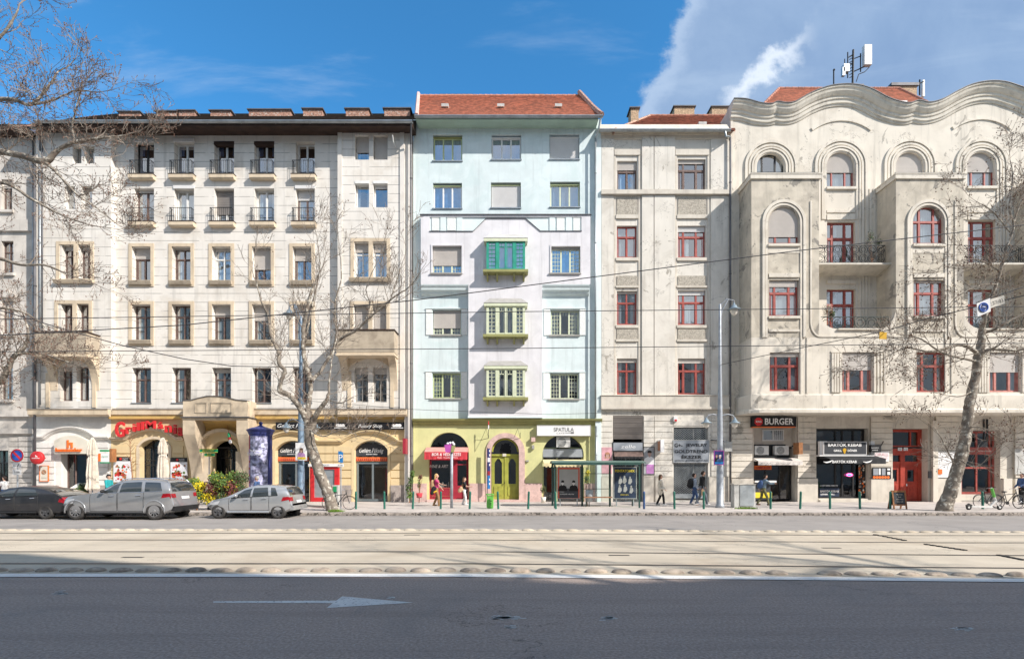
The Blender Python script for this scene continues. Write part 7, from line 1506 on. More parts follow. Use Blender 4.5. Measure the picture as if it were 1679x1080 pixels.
# closed parasols
def parasol(label, px, Y, top, bot):
 x = PX(px, Y); t = thing('parasol', label, 'parasol', (x, Y, SW), 'folded parasols of the restaurants'); z1 = PZ(top, Y)
 g = MB(); g.cyl((x, Y, SW), (x, Y, z1), .03, n=8); g.cyl((x, Y, SW), (x, Y, SW+.08), .3, .28, 14); g.build('pole', M['pole_grey'], t)
 g = MB(); rr = random.Random(int(px)); n = 22; zs = [(0, .04), (.06, .12), (.2, .2), (.32, .22), (.36, .16), (.42, .2), (.7, .26), (.85, .24), (.97, .30), (1., .22)]; zb = PZ(bot, Y); base = len(g.v)
 for q, r_ in zs:
  for k in range(n): a = 2*math.pi*k/n; rr_ = r_*(1+.22*math.sin(k*math.pi)*0+(.18 if k % 2 else -.16))*(1+rr.uniform(-.06, .06)); g.v.append((x+rr_*math.cos(a), Y+rr_*math.sin(a), z1+(zb-z1)*q+rr.uniform(-.02, .02)))
 for j in range(len(zs)-1):
  for k in range(n): k2 = (k+1) % n; g.f.append((base+j*n+k, base+j*n+k2, base+(j+1)*n+k2, base+(j+1)*n+k)); g.m.append(0)
 g.build('canopy', M['parasol'], t); g = MB(); g.lathe((x, Y, z1+(zb-z1)*.37), [(.17, -.03), (.19, 0), (.17, .03)], 16); g.build('strap', M['letter_cream'], t)
parasol('folded pale parasol right of the hummus restaurant door', 151.5, 29.2, 717, 803); parasol('folded grey-white parasol in front of the grill restaurant window', 267, 29.2, 717, 795)
# terrace fence and tables
t = thing('menu_stand', 'slanted pale menu stand beside the hummus restaurant door', 'menu stand', (PX(125, 29.6), 29.6, SW)); Y = 29.6; g = MB(); g.raw([(PX(114, Y), Y, PZ(800, Y)), (PX(134, Y), Y, PZ(800, Y)), (PX(138, Y), Y+.35, PZ(792, Y)), (PX(119, Y), Y+.35, PZ(792, Y))], [(0, 1, 2, 3)]); g.box(PX(120, Y), PX(122, Y), Y+.1, Y+.15, SW, PZ(799, Y)); g.box(PX(131, Y), PX(133, Y), Y+.1, Y+.15, SW, PZ(799, Y)); g.build('board', M['letter_cream'], t)
# cables of the tram line
def wire(label, pts, r=.02, plate=None):
 t = thing('overhead_cable', label, 'cable', pts[0], 'overhead cables of the tram line'); g = MB(); P = []
 for i in range(len(pts)-1):
  a, b_ = Vector(pts[i]), Vector(pts[i+1])
  for k in range(12): q = k/12; p = a.lerp(b_, q); p.z -= .0*q; P.append(p)
 P.append(Vector(pts[-1])); g.tube(P, r, 5); g.build('strand', M['wire'], t); return t
def W3(px, py, Y): return (PX(px, Y), Y, PZ(py, Y))
wire('nearest-level thin cable spanning the street at the third-floor windows', [W3(-60, 524, 14.5), W3(840, 511, 14.2), W3(1740, 502, 14.)], .011)
wire('thin straight cable crossing all the houses below the third-floor windows', [W3(-60, 577, 11), W3(840, 571, 11), W3(1740, 562, 11)], .008)
wire('slanting cable rising to the right over the mint and curved-gable houses', [W3(-60, 553, 17), W3(300, 533, 17), W3(680, 492, 17.5), W3(1300, 412, 18), W3(1740, 362, 18.5)], .017)
wire('sagging cable from the upper left down to the left lamp pole', [W3(-40, 497, 22), W3(110, 541, 23), W3(200, 566, 24), W3(300, 588, 25), W3(380, 600, 26), (xl1, yl1, PZ(602, yl1))], .022)
wire('cable from the right lamp pole up to the leaning tree, carrying a yellow plate', [(xl2, yl2, PZ(598, yl2)), W3(1300, 573, 23), W3(1450, 543, 20), W3(1520, 522, 18), W3(1740, 470, 14)], .015)
wire('thin loose cable low over the shop signs of the mint house', [W3(480, 655, 25), W3(680, 671, 25.5), W3(900, 679, 26), (xl2, yl2, PZ(672, yl2))], .010)
t = thing('yellow_plate', 'small square ochre plate hanging on the slanting cable at the right', 'plate', W3(1448, 550, 20)); g = MB(); p = W3(1448, 550, 19.9); s = .19; g.raw([(p[0]+math.cos(a)*s, p[1], p[2]+math.sin(a)*s) for a in (R(40), R(132), R(222), R(314))]+[(p[0]+math.cos(a)*s, p[1]+.02, p[2]+math.sin(a)*s) for a in (R(40), R(132), R(222), R(314))], [(0, 1, 2, 3), (7, 6, 5, 4), (0, 4, 5, 1), (1, 5, 6, 2), (2, 6, 7, 3), (3, 7, 4, 0)]); g.build('plate', M['yellow_plate'], t)
Yq = 13.5; t = thing('cable_sign', 'slanted white plate reading 27-03 with a blue round emblem, hung among the branches at right', 'sign', W3(1625, 500, Yq))
g = MB(); g.raw([W3(1601.5, 497.5, Yq), W3(1623.5, 488.5, Yq), W3(1624.5, 510.5, Yq), W3(1603, 519, Yq)][::-1], [(0, 1, 2, 3)]); g.build('panel', M['sign_white'], t); g = MB(); g.raw([W3(1624, 490.5, Yq), W3(1646.5, 484, Yq), W3(1647.5, 497.5, Yq), W3(1624.5, 505, Yq)][::-1], [(0, 1, 2, 3)]); g.build('panel', M['letter_cream'], t)
g = MB(); c = W3(1613, 503.5, Yq-.01); g.tube([(c[0]+.11*math.cos(k*math.pi/9), c[1], c[2]+.11*math.sin(k*math.pi/9)) for k in range(19)], .016, 5); g.tube([(c[0]+.07, c[1], c[2]+.06), (c[0]-.03, c[1], c[2]+.06), (c[0]-.05, c[1], c[2]), (c[0]+.05, c[1], c[2]-.02), (c[0]+.03, c[1], c[2]-.07), (c[0]-.07, c[1], c[2]-.05)], .014, 5); g.build('emblem', M['blue'], t); g = MB(); p = W3(1635.5, 497.5, Yq); g.text('27-03', p[0], p[2], Yq-.01, .09, rot=R(-17)); g.build('lettering', M['letter_black'], t); g = MB(); g.tube([W3(1601, 496, Yq+.03), W3(1680, 470, Yq+.05)], .012, 5); g.build('strand', M['wire'], t)
# roof-top antenna
Y = D+4.9; t = thing('antenna_mast', 'mobile phone antenna mast with a white panel on the roof chimney', 'antenna', W3(1398, 134, Y))
g = MB(); g.cyl(W3(1398, 137, Y), W3(1399, 82, Y), .07, n=8); g.cyl(W3(1390, 128, Y), W3(1390, 86, Y), .04, n=6); g.cyl(W3(1385, 108, Y), W3(1385, 97, Y), .03, n=6); g.cyl(W3(1411, 118, Y), W3(1411, 88, Y), .04, n=6); g.cyl(W3(1399, 118, Y), W3(1425, 106, Y), .04, n=6); g.cyl(W3(1399, 97, Y), W3(1412, 92, Y), .035, n=6); g.cyl(W3(1398, 91, Y), W3(1390, 95, Y), .035, n=6); g.cyl(W3(1398, 104, Y), W3(1385, 106, Y), .03, n=6)
for k in range(8): g.cyl(W3(1393, 128-k*5, Y), W3(1398, 125-k*5, Y), .03, n=5)
g.build('mast', M['iron'], t); g = MB(); a, b_ = W3(1414, 110, Y), W3(1426, 77.5, Y); g.box(a[0], b_[0], Y-.25, Y+.05, a[2], b_[2]); g.build('panel', M['antenna_white'], t); g = MB(); a, b_ = W3(1381, 127, Y), W3(1390, 108, Y); g.box(a[0], b_[0], Y-.2, Y+.1, a[2]+.3, b_[2]); g.box(a[0]-.1, a[0]+.1, Y-.2, Y, a[2], a[2]+.6); g.build('radio_unit', M['cabinet_metal'], t); g = MB(); g.tube([W3(1425, 111, Y), W3(1418, 118, Y), W3(1408, 122, Y), W3(1404, 134, Y)], .03, 6); g.build('cable', M['wire'], t)
t = thing('lightning_rod', 'thin dark rod standing on the ridge left of the antenna mast', 'rod', W3(1367, 146, Y-.4)); g = MB(); g.cyl(W3(1367, 147, Y-.4), W3(1367, 114, Y-.4), .045, n=6); g.ball(W3(1367.5, 115, Y-.4), .08); g.build('rod', M['iron'], t)
t = thing('small_antenna', 'white pipe antenna beside the right chimney of the red roof', 'antenna', W3(1514, 155, Y)); g = MB(); a, b_ = W3(1513, 158, Y), W3(1516.5, 131, Y); g.box(a[0], b_[0], Y, Y+.15, a[2], b_[2]); g.build('panel', M['antenna_white'], t); g = MB(); g.cyl(W3(1508, 156, Y), W3(1508, 131, Y), .05, n=6); g.cyl(W3(1500, 142, Y), W3(1514, 134, Y), .04, n=6); g.build('bracket', M['iron'], t)
# ================================================================ cars
def interp(P, x):
 if x <= P[0][0]: return P[0][1]
 for (a, b_), (c, d) in zip(P[:-1], P[1:]):
  if x <= c:
   t = (x-a)/(c-a); return b_+(d-b_)*t
 return P[-1][1]
def sm(P, x, w=.07): return (interp(P, x-w)+interp(P, x)*2+interp(P, x+w))/4
def car(name, label, x0, ynear, L, Wd, top, belt, wheels, wr_, paint, rimm, doors, win, rearwin, spec):
 """front of the car at x0 facing -X, near side at ynear; top: roof-line (x, z)"""
 rs_, rf = spec.get('rear', (99, 1)); mx_ = lambda v: v if v < rs_ else rs_+(v-rs_)*rf      # short rear overhang
 L = mx_(L); top = [(mx_(a), b_) for a, b_ in top]; belt = [(mx_(a), b_) for a, b_ in belt]; win = [tuple(mx_(a) for a in w_) for w_ in win]; rearwin = tuple(mx_(a) for a in rearwin)
 hw = Wd/2; yc = ynear+hw; t = thing(name, label, 'car', (x0+L/2, yc, 0)); zl = spec.get('low', .24)
 def plan(x):
  f = min(1, max(0, x/.75)); r = min(1, max(0, (L-x)/.5)); return hw*(1-.20*(1-f)**2.2)*(1-.13*(1-r)**2.2)
 def sect(x):
  zt = sm(top, x, .05); w = plan(x); zb = min(interp(belt, x), zt-.03); h = zt-zb; zlo = zl+max(0, .22*(1-x/.35) if x < .35 else 0)+max(0, .20*(1-(L-x)/.4) if x > L-.4 else 0)
  tw = w*(1-.30*min(1, h/.52)) if h > .1 else w*(.97-.5*h); k = min(1, h/.3)
  return [(0, zlo), (w*.86, zlo), (w*.95, zlo+.05), (w*.985, zlo+.2), (w, zlo+(zb-zlo)*.55), (w*.992, zlo+(zb-zlo)*.82), (w*.965, zb), (w*.965+(tw-w*.965)*.5+.02*k, zb+h*.5), (tw, zt-.06*k-.012), (tw*.93, zt-.022*k-.006), (tw*.6, zt-.004), (0, zt)]
 st = sorted({0, .03, .08, .16, L-.03, L-.08, L-.16, L}|{round(i*L/46, 3) for i in range(47)})
 g = MB(); rows = []
 for x in st:
  s = sect(x); ring = [(x0+x, yc-y, z) for y, z in s]+[(x0+x, yc+y, z) for y, z in s[-2:0:-1]]; rows.append(ring)
 n = len(rows[0]); g.v = [q for r in rows for q in r]
 for i in range(len(rows)-1):
  for k in range(n): k2 = (k+1) % n; g.f.append((i*n+k, (i+1)*n+k, (i+1)*n+k2, i*n+k2)); g.m.append(0)
 g.f.append(tuple(range(n))); g.f.append(tuple(range((len(rows)-1)*n+n-1, (len(rows)-1)*n-1, -1))); g.m += [0, 0]
 body = g.build_one('body', paint if not isinstance(paint, str) else M[paint], t, True)
 cut = MB()
 for wx in wheels:
  for sy in (-1, 1): cut.cyl((x0+wx, yc+sy*(hw+.2), wr_), (x0+wx, yc+sy*(hw-.42), wr_), wr_*1.13, n=28)
 co = cut.build_one('cutter', M['rubber'], t)
 co.parent = body.parent
 md = body.modifiers.new('b', 'BOOLEAN'); md.operation = 'DIFFERENCE'; md.object = co; md.solver = 'EXACT'
 dg = bpy.context.evaluated_depsgraph_get(); dg.update(); me = bpy.data.meshes.new_from_object(body.evaluated_get(dg)); body.modifiers.clear(); body.data = me; bpy.data.objects.remove(co)
 me.polygons.foreach_set('use_smooth', [True]*len(me.polygons));
 try: me.set_sharp_from_angle(angle=R(38))
 except Exception: pass
 def side(x, s, off=.008, sy=-1):          # s: 0 belt .. 1 roof corner on the glasshouse
  S = sect(x); a, m_, b_ = S[6], S[7], S[8]
  if s < .5: y = a[0]+(m_[0]-a[0])*s*2; z = a[1]+(m_[1]-a[1])*s*2
  else: y = m_[0]+(b_[0]-m_[0])*(s-.5)*2; z = m_[1]+(b_[1]-m_[1])*(s-.5)*2
  return (x0+x, yc+sy*(y+off), z)
 def flank(x, s, off=.006, sy=-1):         # s: 0 sill .. 1 belt on the flank
  S = sect(x)[2:7]; zs = [q[1] for q in S]; z = zs[0]+(zs[-1]-zs[0])*s; y = interp([(q[1], q[0]) for q in S], z); return (x0+x, yc+sy*(y+off), z)
 for sy in (-1, 1):
  for (xa0, xa1, xb0, xb1) in win:      # side windows: bottom/top x at front edge, bottom/top x at rear edge
   g = MB(); nx, ns = 8, 5
   for i in range(nx+1):
    for j in range(ns+1):
     s = .06+.80*j/ns; xa = xa0+(xa1-xa0)*j/ns; xb = xb0+(xb1-xb0)*j/ns; g.v.append(side(xa+(xb-xa)*i/nx, s, .008, sy))
   for i in range(nx):
    for j in range(ns): a = i*(ns+1)+j; g.f.append((a, a+ns+1, a+ns+2, a+1)); g.m.append(0)
   g.build_one('side_window', spec.get('glass', M['car_window']), t, True)
  g = MB()                              # trim along the belt
  xs_ = [win[0][0]+(win[-1][2]-win[0][0])*i/16 for i in range(17)]; P = [side(x, .03, .012, sy) for x in xs_]; g.tube(P, .011, 5); g.build_one('window_trim', M[spec.get('trim', 'chrome')], t)
  for (xa, xb) in doors:
   g = MB(); e = .010
   def seam(pts): g.tube(pts, e, 4)
   seam([flank(xa, s/8, .0, sy) for s in range(1, 9)]); seam([flank(xb, s/8, .0, sy) for s in range(1, 9)]); seam([flank(xa+(xb-xa)*i/8, .1, .0, sy) for i in range(9)]); o = g.build_one('door_seam', M['rubber'], t)
   g = MB(); p = flank(xb-.30, .86, .03, sy); q = flank(xb-.10, .87, .03, sy); g.tube([p, q], .016, 6); g.build_one('door_handle', M[spec.get('handle', 'chrome')], t)
  g = MB(); mx = win[0][0]+.28; p = Vector(side(mx, .12, .0, sy)); g.ball((p.x-.02, p.y+sy*.12, p.z+.06), (.07, .12, .075), 12, 8); g.build_one('mirror', M['rubber'] if spec.get('darkmirror') else (paint if not isinstance(paint, str) else M[paint]), t, True)
  g = MB(); S = [flank(wheels[0]+wr_*1.25+(wheels[1]-wheels[0]-wr_*2.5)*i/8, .0, .01, sy) for i in range(9)]; g.tube(S, .045, 6); g.build_one('sill', M[spec.get('sill', 'rubber')], t)
 # windscreens and roof glass follow the roof-line
 for nm, (xa, xb) in (('windscreen', spec['screen']), ('rear_window', rearwin)):
  g = MB(); nx, ny = 8, 8
  for i in range(nx+1):
   x = xa+(xb-xa)*i/nx; S = sect(x); w = S[8][0]*.90; zt = S[11][1]
   for j in range(ny+1): f = -1+2*j/ny; g.v.append((x0+x+(.012 if nm == 'rear_window' else -.01), yc+w*f, zt+.010-.02*abs(f)**3))
  for i in range(nx):
   for j in range(ny): a = i*(ny+1)+j; g.f.append((a, a+ny+1, a+ny+2, a+1)); g.m.append(0)
  g.build_one(nm, M['car_window'], t, True)
 # lamps, plate, bumper
 def rear_patch(nm, y0, y1, z0, z1, m, off=.012):
  g = MB();
  def rx(z):
   for k in range(60):
    x = L-k*.01
    if sm(top, x, .05) > z: return x
   return L-.6
  nn = 6
  for i in range(nn+1):
   z = z0+(z1-z0)*i/nn
   for j in range(nn+1):
    y = y0+(y1-y0)*j/nn; x = min(L, rx(z)); w = plan(x); yy_ = min(w*1.0, abs(y)); xx = x
    if abs(y) > w: xx = x-(abs(y)-w)*2.2
    g.v.append((x0+xx+off, yc+math.copysign(yy_+(.008 if abs(y) > w else 0), y), z))
  for i in range(nn):
   for j in range(nn): a = i*(nn+1)+j; g.f.append((a, a+1, a+nn+2, a+nn+1)); g.m.append(0)
  return g.build_one(nm, M[m], t, True)
 zt_ = spec['tail']; w = hw
 for sy in (-1, 1):
  rear_patch('tail_light', sy*w*.62, sy*(w*1.0), zt_-.1, zt_+.07, 'tail_red', .014)
  g = MB(); X0 = L-.44; P = [flank(X0+(.36)*i/6, (zt_-.12-zl)/(interp(belt, X0)-zl), .010, sy) for i in range(7)]; Q = [flank(X0+.06+(.30)*i/6, min(1, (zt_+.06-zl)/(interp(belt, X0)-zl)), .010, sy) for i in range(7)]
  for i in range(6): g.face([P[i], P[i+1], Q[i+1], Q[i]])
  g.build_one('tail_light', M['tail_red'], t, True)
  g = MB(); P = [flank(.06+.5*i/6, .60, .012, sy) for i in range(7)]; Q = [flank(.12+.52*i/6, .86, .012, sy) for i in range(7)]
  for i in range(6): g.face([P[i], P[i+1], Q[i+1], Q[i]])
  g.build_one('headlight', M['head_glass'], t, True)
 rear_patch('number_plate', -.26, .26, spec['plate'], spec['plate']+.11, 'sign_white', .02)
 g = MB(); g.box(x0+L-.10, x0+L+.045, yc-hw*.86, yc+hw*.86, zl+.12, zl+.32); g.build_one('rear_bumper', M[spec.get('bumper', 'rubber')], t)
 g = MB(); g.box(x0-.03, x0+.12, yc-hw*.74, yc+hw*.74, zl+.12, zl+.34); g.build_one('front_bumper', M['rubber'], t)
 if spec.get('rails'):
  for sy in (-1, 1):
   g = MB(); xa, xb = spec['rails']; P = []
   for i in range(13): x = xa+(xb-xa)*i/12; S = sect(x); P.append((x0+x, yc+sy*S[9][0], S[9][1]+.05*math.sin(math.pi*min(1, i/1.5 if i < 6 else (12-i)/1.5)/2)))
   g.tube(P, .02, 6); g.build_one('roof_rail', M['chrome'], t)
 if spec.get('arch'):
  for wx in wheels:
   for sy in (-1, 1):
    g = MB(); P = []
    for k in range(17): a = math.pi*(-.06+1.12*k/16); P.append((x0+wx+wr_*1.17*math.cos(a), yc+sy*(hw*.985), wr_+wr_*1.17*math.sin(a)))
    g.tube(P, .035, 6); g.build_one('wheel_arch', M[spec['arch']], t, True)
 for wx in wheels:
  for sy in (-1, 1):
   ce = (x0+wx, yc+sy*(hw-.13), wr_); g = MB(); k = wr_; s_ = -1 if sy < 0 else 1
   pr = [(k*.62, -.11), (k*.66, -.125), (k*.9, -.12), (k*.985, -.09), (k, -.05), (k, .05), (k*.985, .09), (k*.9, .12), (k*.6, .12)]
   g.lathe_y(ce, pr, 32); w_ = g.build_one('wheel', M['tyre'], t, True)
   g = MB(); yo = ce[1]+s_*.10; g.lathe_y((ce[0], ce[1]+s_*.03, wr_), [(0, 0), (k*.6, 0)], 24); g.build_one('brake_disc', M['rubber'], w_)
   g = MB(); g.tube([(ce[0]+k*.63*math.cos(q*math.pi/14), yo, wr_+k*.63*math.sin(q*math.pi/14)) for q in range(29)], .018, 5, cap=False); ns = 10 if rimm == 'alloy' else 5
   for q in range(ns):
    a = 2*math.pi*q/ns+.2; wd = .022 if ns == 10 else .055; dx, dz = math.cos(a), math.sin(a)
    g.raw([(ce[0]+dx*k*.1-dz*wd, yo, wr_+dz*k*.1+dx*wd), (ce[0]+dx*k*.1+dz*wd, yo, wr_+dz*k*.1-dx*wd), (ce[0]+dx*k*.62+dz*wd*.8, yo+s_*.01, wr_+dz*k*.62-dx*wd*.8), (ce[0]+dx*k*.62-dz*wd*.8, yo+s_*.01, wr_+dz*k*.62+dx*wd*.8)], [(0, 1, 2, 3)])
   g.lathe_y((ce[0], yo+s_*.012, wr_), [(0, s_*.02), (k*.14, s_*.012), (k*.16, 0), (0, 0)], 14); g.build_one('rim', M[rimm], w_)
 # dark seats and headrests seen through the windows
 g = MB();
 for sx in spec['seats']:
  for sy in (-.4, .4): g.box(x0+sx, x0+sx+.14, yc+sy-.22, yc+sy+.22, interp(belt, sx)-.3, interp(belt, sx)+.12); g.box(x0+sx+.02, x0+sx+.12, yc+sy-.12, yc+sy+.12, interp(belt, sx)+.14, interp(belt, sx)+.32)
 g.build_one('seats', M['rubber'], t)
 return t
m = bpy.data.materials.new('car_window'); m.use_nodes = True; b_ = m.node_tree.nodes['Principled BSDF']; b_.inputs['Base Color'].default_value = (.03, .036, .038, 1); b_.inputs['Roughness'].default_value = .03; b_.inputs['Specular IOR Level'].default_value = .9; b_.inputs['Coat Weight'].default_value = 1; b_.inputs['Coat Roughness'].default_value = .01; M['car_window'] = m
# SUV
Yn = 21.75; k = F/Yn; xf = PX(97, Yn); L = (296-97)/k
car('parked_car', 'large grey estate SUV with ten-spoke wheels, second car from the left', xf, Yn, L, 1.95,
 [(0, .62), (.03, .80), (.25, .97), (.7, 1.06), (1.35, 1.13), (1.6, 1.20), (2.25, 1.62), (2.6, 1.70), (3.2, 1.73), (4.0, 1.70), (4.5, 1.64), (4.72, 1.56), (4.94, 1.20), (5.02, .95), (5.07, .70), (L, .60)],
 [(0, .9), (1.4, 1.10), (4.0, 1.17), (L, 1.20)], (.66, 3.97), .375, 'car_grey', 'alloy', ((1.28, 2.40), (2.44, 3.52)),
 ((1.62, 2.16, 2.40, 2.42), (2.50, 2.50, 3.42, 3.32), (3.56, 3.46, 4.42, 4.1)), (4.66, 4.93), dict(rear=(4.1, .62), screen=(1.66, 2.2), tail=1.03, plate=.86, rails=(2.3, 4.5), arch='car_grey', seats=(2.5, 3.4), darkmirror=True))
Yn = 22.35; k = F/Yn; xf = PX(336, Yn); L = (489-336)/k
car('parked_car', 'silver compact people carrier parked right of the yellow bush', xf, Yn, L, 1.75,
 [(0, .50), (.03, .64), (.2, .78), (.6, .88), (.9, .95), (1.6, 1.33), (2.0, 1.44), (2.6, 1.47), (3.2, 1.42), (3.55, 1.34), (3.85, 1.02), (3.93, .8), (3.98, .6), (L, .5)],
 [(0, .8), (.95, .87), (3.0, .98), (L, 1.02)], (.56, 3.13), .31, 'car_silver', 'steel_rim', ((1.02, 1.96), (2.0, 2.75)),
 ((1.12, 1.62, 1.92, 1.95), (2.02, 2.02, 2.72, 2.62), (2.84, 2.76, 3.12, 2.95)), (3.50, 3.83), dict(rear=(3.2, .64), screen=(.98, 1.6), tail=.86, plate=.66, handle='car_silver', sill='car_silver', trim='rubber', bumper='car_silver', seats=(1.95, 2.7)))
Yn = 22.1; xf = PX(-70, Yn); L = (112+70)/(F/Yn)
car('parked_car', 'dark grey hatchback at the left edge, half hidden by the SUV', xf, Yn, L, 1.75,
 [(0, .5), (.03, .64), (.25, .78), (.9, .92), (1.2, 1.0), (1.95, 1.33), (2.4, 1.40), (3.0, 1.38), (3.5, 1.30), (4.1, 1.12), (4.4, .98), (4.56, .84), (4.66, .6), (L, .5)],
 [(0, .8), (1.2, .90), (3.4, 1.0), (L, 1.04)], (.8, 3.72), .31, 'car_dark', 'steel_rim', ((1.3, 2.38), (2.42, 3.4)),
 ((1.45, 1.98, 2.36, 2.38), (2.46, 2.46, 3.42, 3.2)), (3.75, 4.35), dict(screen=(1.25, 1.95), tail=.86, plate=.66, trim='rubber', bumper='car_dark', seats=(2.3, 3.1)))
# ================================================================ bicycles and the scooter
def bicycle(label, x, Y, s=1., m='iron', basket=False, rot=0., group=None):
 t = thing('bicycle', label, 'bicycle', (0, 0, 0), group); z = .34;
 for wx in (-.52, .52):
  g = MB(); g.tube([(wx+.33*math.cos(k*math.pi/16), 0, z+.33*math.sin(k*math.pi/16)) for k in range(33)], .017, 6, cap=False); w = g.build('wheel', M['tyre'], t, True)
  g = MB(); [g.tube([(wx, 0, z), (wx+.32*math.cos(k*math.pi/6), 0, z+.32*math.sin(k*math.pi/6))], .0035, 3) for k in range(12)]; g.tube([(wx, -.05, z), (wx, .05, z)], .02, 8); g.build('spokes', M['chrome'], w)
  g = MB(); g.tube([(wx+.37*math.cos(R(20+k*14)), 0, z+.37*math.sin(R(20+k*14))) for k in range(11)], .012, 5); g.build('mudguard', M[m], t)
 g = MB(); bb = (-.08, 0, .30); st = (-.20, 0, .82); hd = (.36, 0, .85)
 for p, q in ((bb, st), (bb, hd), ((-.18, 0, .72), (.35, 0, .78)), ((-.52, .0, z), bb), ((-.52, 0, z), (-.18, 0, .72)), ((.52, 0, z), hd), (hd, (.33, 0, .98))): g.tube([p, q], .017, 7)
 g.build('frame', M[m], t)
 g = MB(); g.tube([(.22, -.26, 1.0), (.30, -.18, 1.03), (.34, 0, 1.0), (.30, .18, 1.03), (.22, .26, 1.0)], .014, 6); g.build('handlebar', M['chrome'], t)
 g = MB(); g.ball((-.22, 0, .87), (.14, .08, .04), 10, 6); g.cyl((-.2, 0, .8), (-.2, 0, .86), .013, n=6); g.build('saddle', M['rubber'], t)
 g = MB(); g.lathe_y((-.08, -.03, .30), [(0, 0), (.09, 0), (.09, .01)], 14); g.tube([(-.08, -.06, .30), (0, -.06, .16)], .01, 5); g.tube([(-.08, .06, .30), (-.16, .06, .44)], .01, 5); g.box(-.04, .05, -.13, -.06, .15, .17); g.build('crank', M['rubber'], t)
 if basket:
  g = MB(); [g.box(.36, .64, -.15, .15, .78+.05*k, .786+.05*k) for k in range(0, 6, 5)]; [g.box(a, a+.008, b_, b_+.008, .78, 1.03) for a in (.36, .45, .54, .632) for b_ in (-.15, .142)]; [g.box(a, a+.008, b_, b_+.008, .78, 1.03) for a in (.36, .632) for b_ in (-.05, .05)]; g.build('basket', M['chrome'], t)
 t.location = (x, Y, SW); t.rotation_euler.z = rot; t.scale = (s, s, s); return t
x, Y = sx_(556, 835); bicycle('black city bicycle with a wire basket leaning by the tree and parking sign', x, Y, .98, 'iron', True, rot=R(4))
for px, py, lab, rz in ((1625, 832, 'black bicycle directly behind the green and white scooter', 6), (1660, 834, 'black bicycle with pale saddle, third of the row at the right edge', -5), (1690, 833, 'bicycle cut by the right edge of the photo', 8)):
 x, Y = sx_(px, py); bicycle(lab, x, Y+.2, 1., 'iron', False, R(rz), 'bicycles parked at the right edge')
x, Y = sx_(1612, 835.5); t = thing('electric_scooter', 'white and green hire scooter standing beside a bollard, pointing right', 'scooter', (x, Y, SW))
g = MB(); g.prism([(x-.62, SW+.14), (x+.36, SW+.10), (x+.44, SW+.16), (x+.36, SW+.20), (x-.62, SW+.20)], Y-.08, Y+.08); g.build('deck', M['ac_white'], t); g = MB(); g.tube([(x+.34, Y, SW+.16), (x+.62, Y, SW+.45), (x+.56, Y, SW+.62)], [.05, .06, .05], 8); g.tube([(x+.80, Y, SW+.13), (x+.64, Y, SW+.40)], .035, 7); g.build('neck', M['antenna_white'], t)
g = MB(); g.tube([(x+.62, Y, SW+.42), (x+.40, Y, SW+1.12)], .03, 8); g.build('stem', M['antenna_white'], t, True); g = MB(); g.tube([(x+.55, Y, SW+.64), (x+.42, Y, SW+1.08)], .062, 8); g.build('stem_cover', M['bright_green'], t); g = MB(); g.tube([(x+.38, Y-.25, SW+1.13), (x+.42, Y, SW+1.15), (x+.38, Y+.25, SW+1.13)], .017, 6); g.build('handlebar', M['rubber'], t)
for wx, nm in ((-.72, 0), (.82, 1)): g = MB(); g.lathe_y((x+wx, Y, SW+.13), [(.05, -.03), (.11, -.03), (.13, -.02), (.13, .02), (.11, .03), (.05, .03)], 20); w = g.build('wheel', M['rubber'], t, True); g = MB(); g.lathe_y((x+wx, Y-.03, SW+.13), [(0, 0), (.06, .0)], 12); g.build('hub', M['ac_white'], w)
g = MB(); g.tube([(x-.86, Y, SW+.2), (x-.72, Y, SW+.30), (x-.56, Y, SW+.22)], .04, 7); g.build('mudguard', M['rubber'], t)
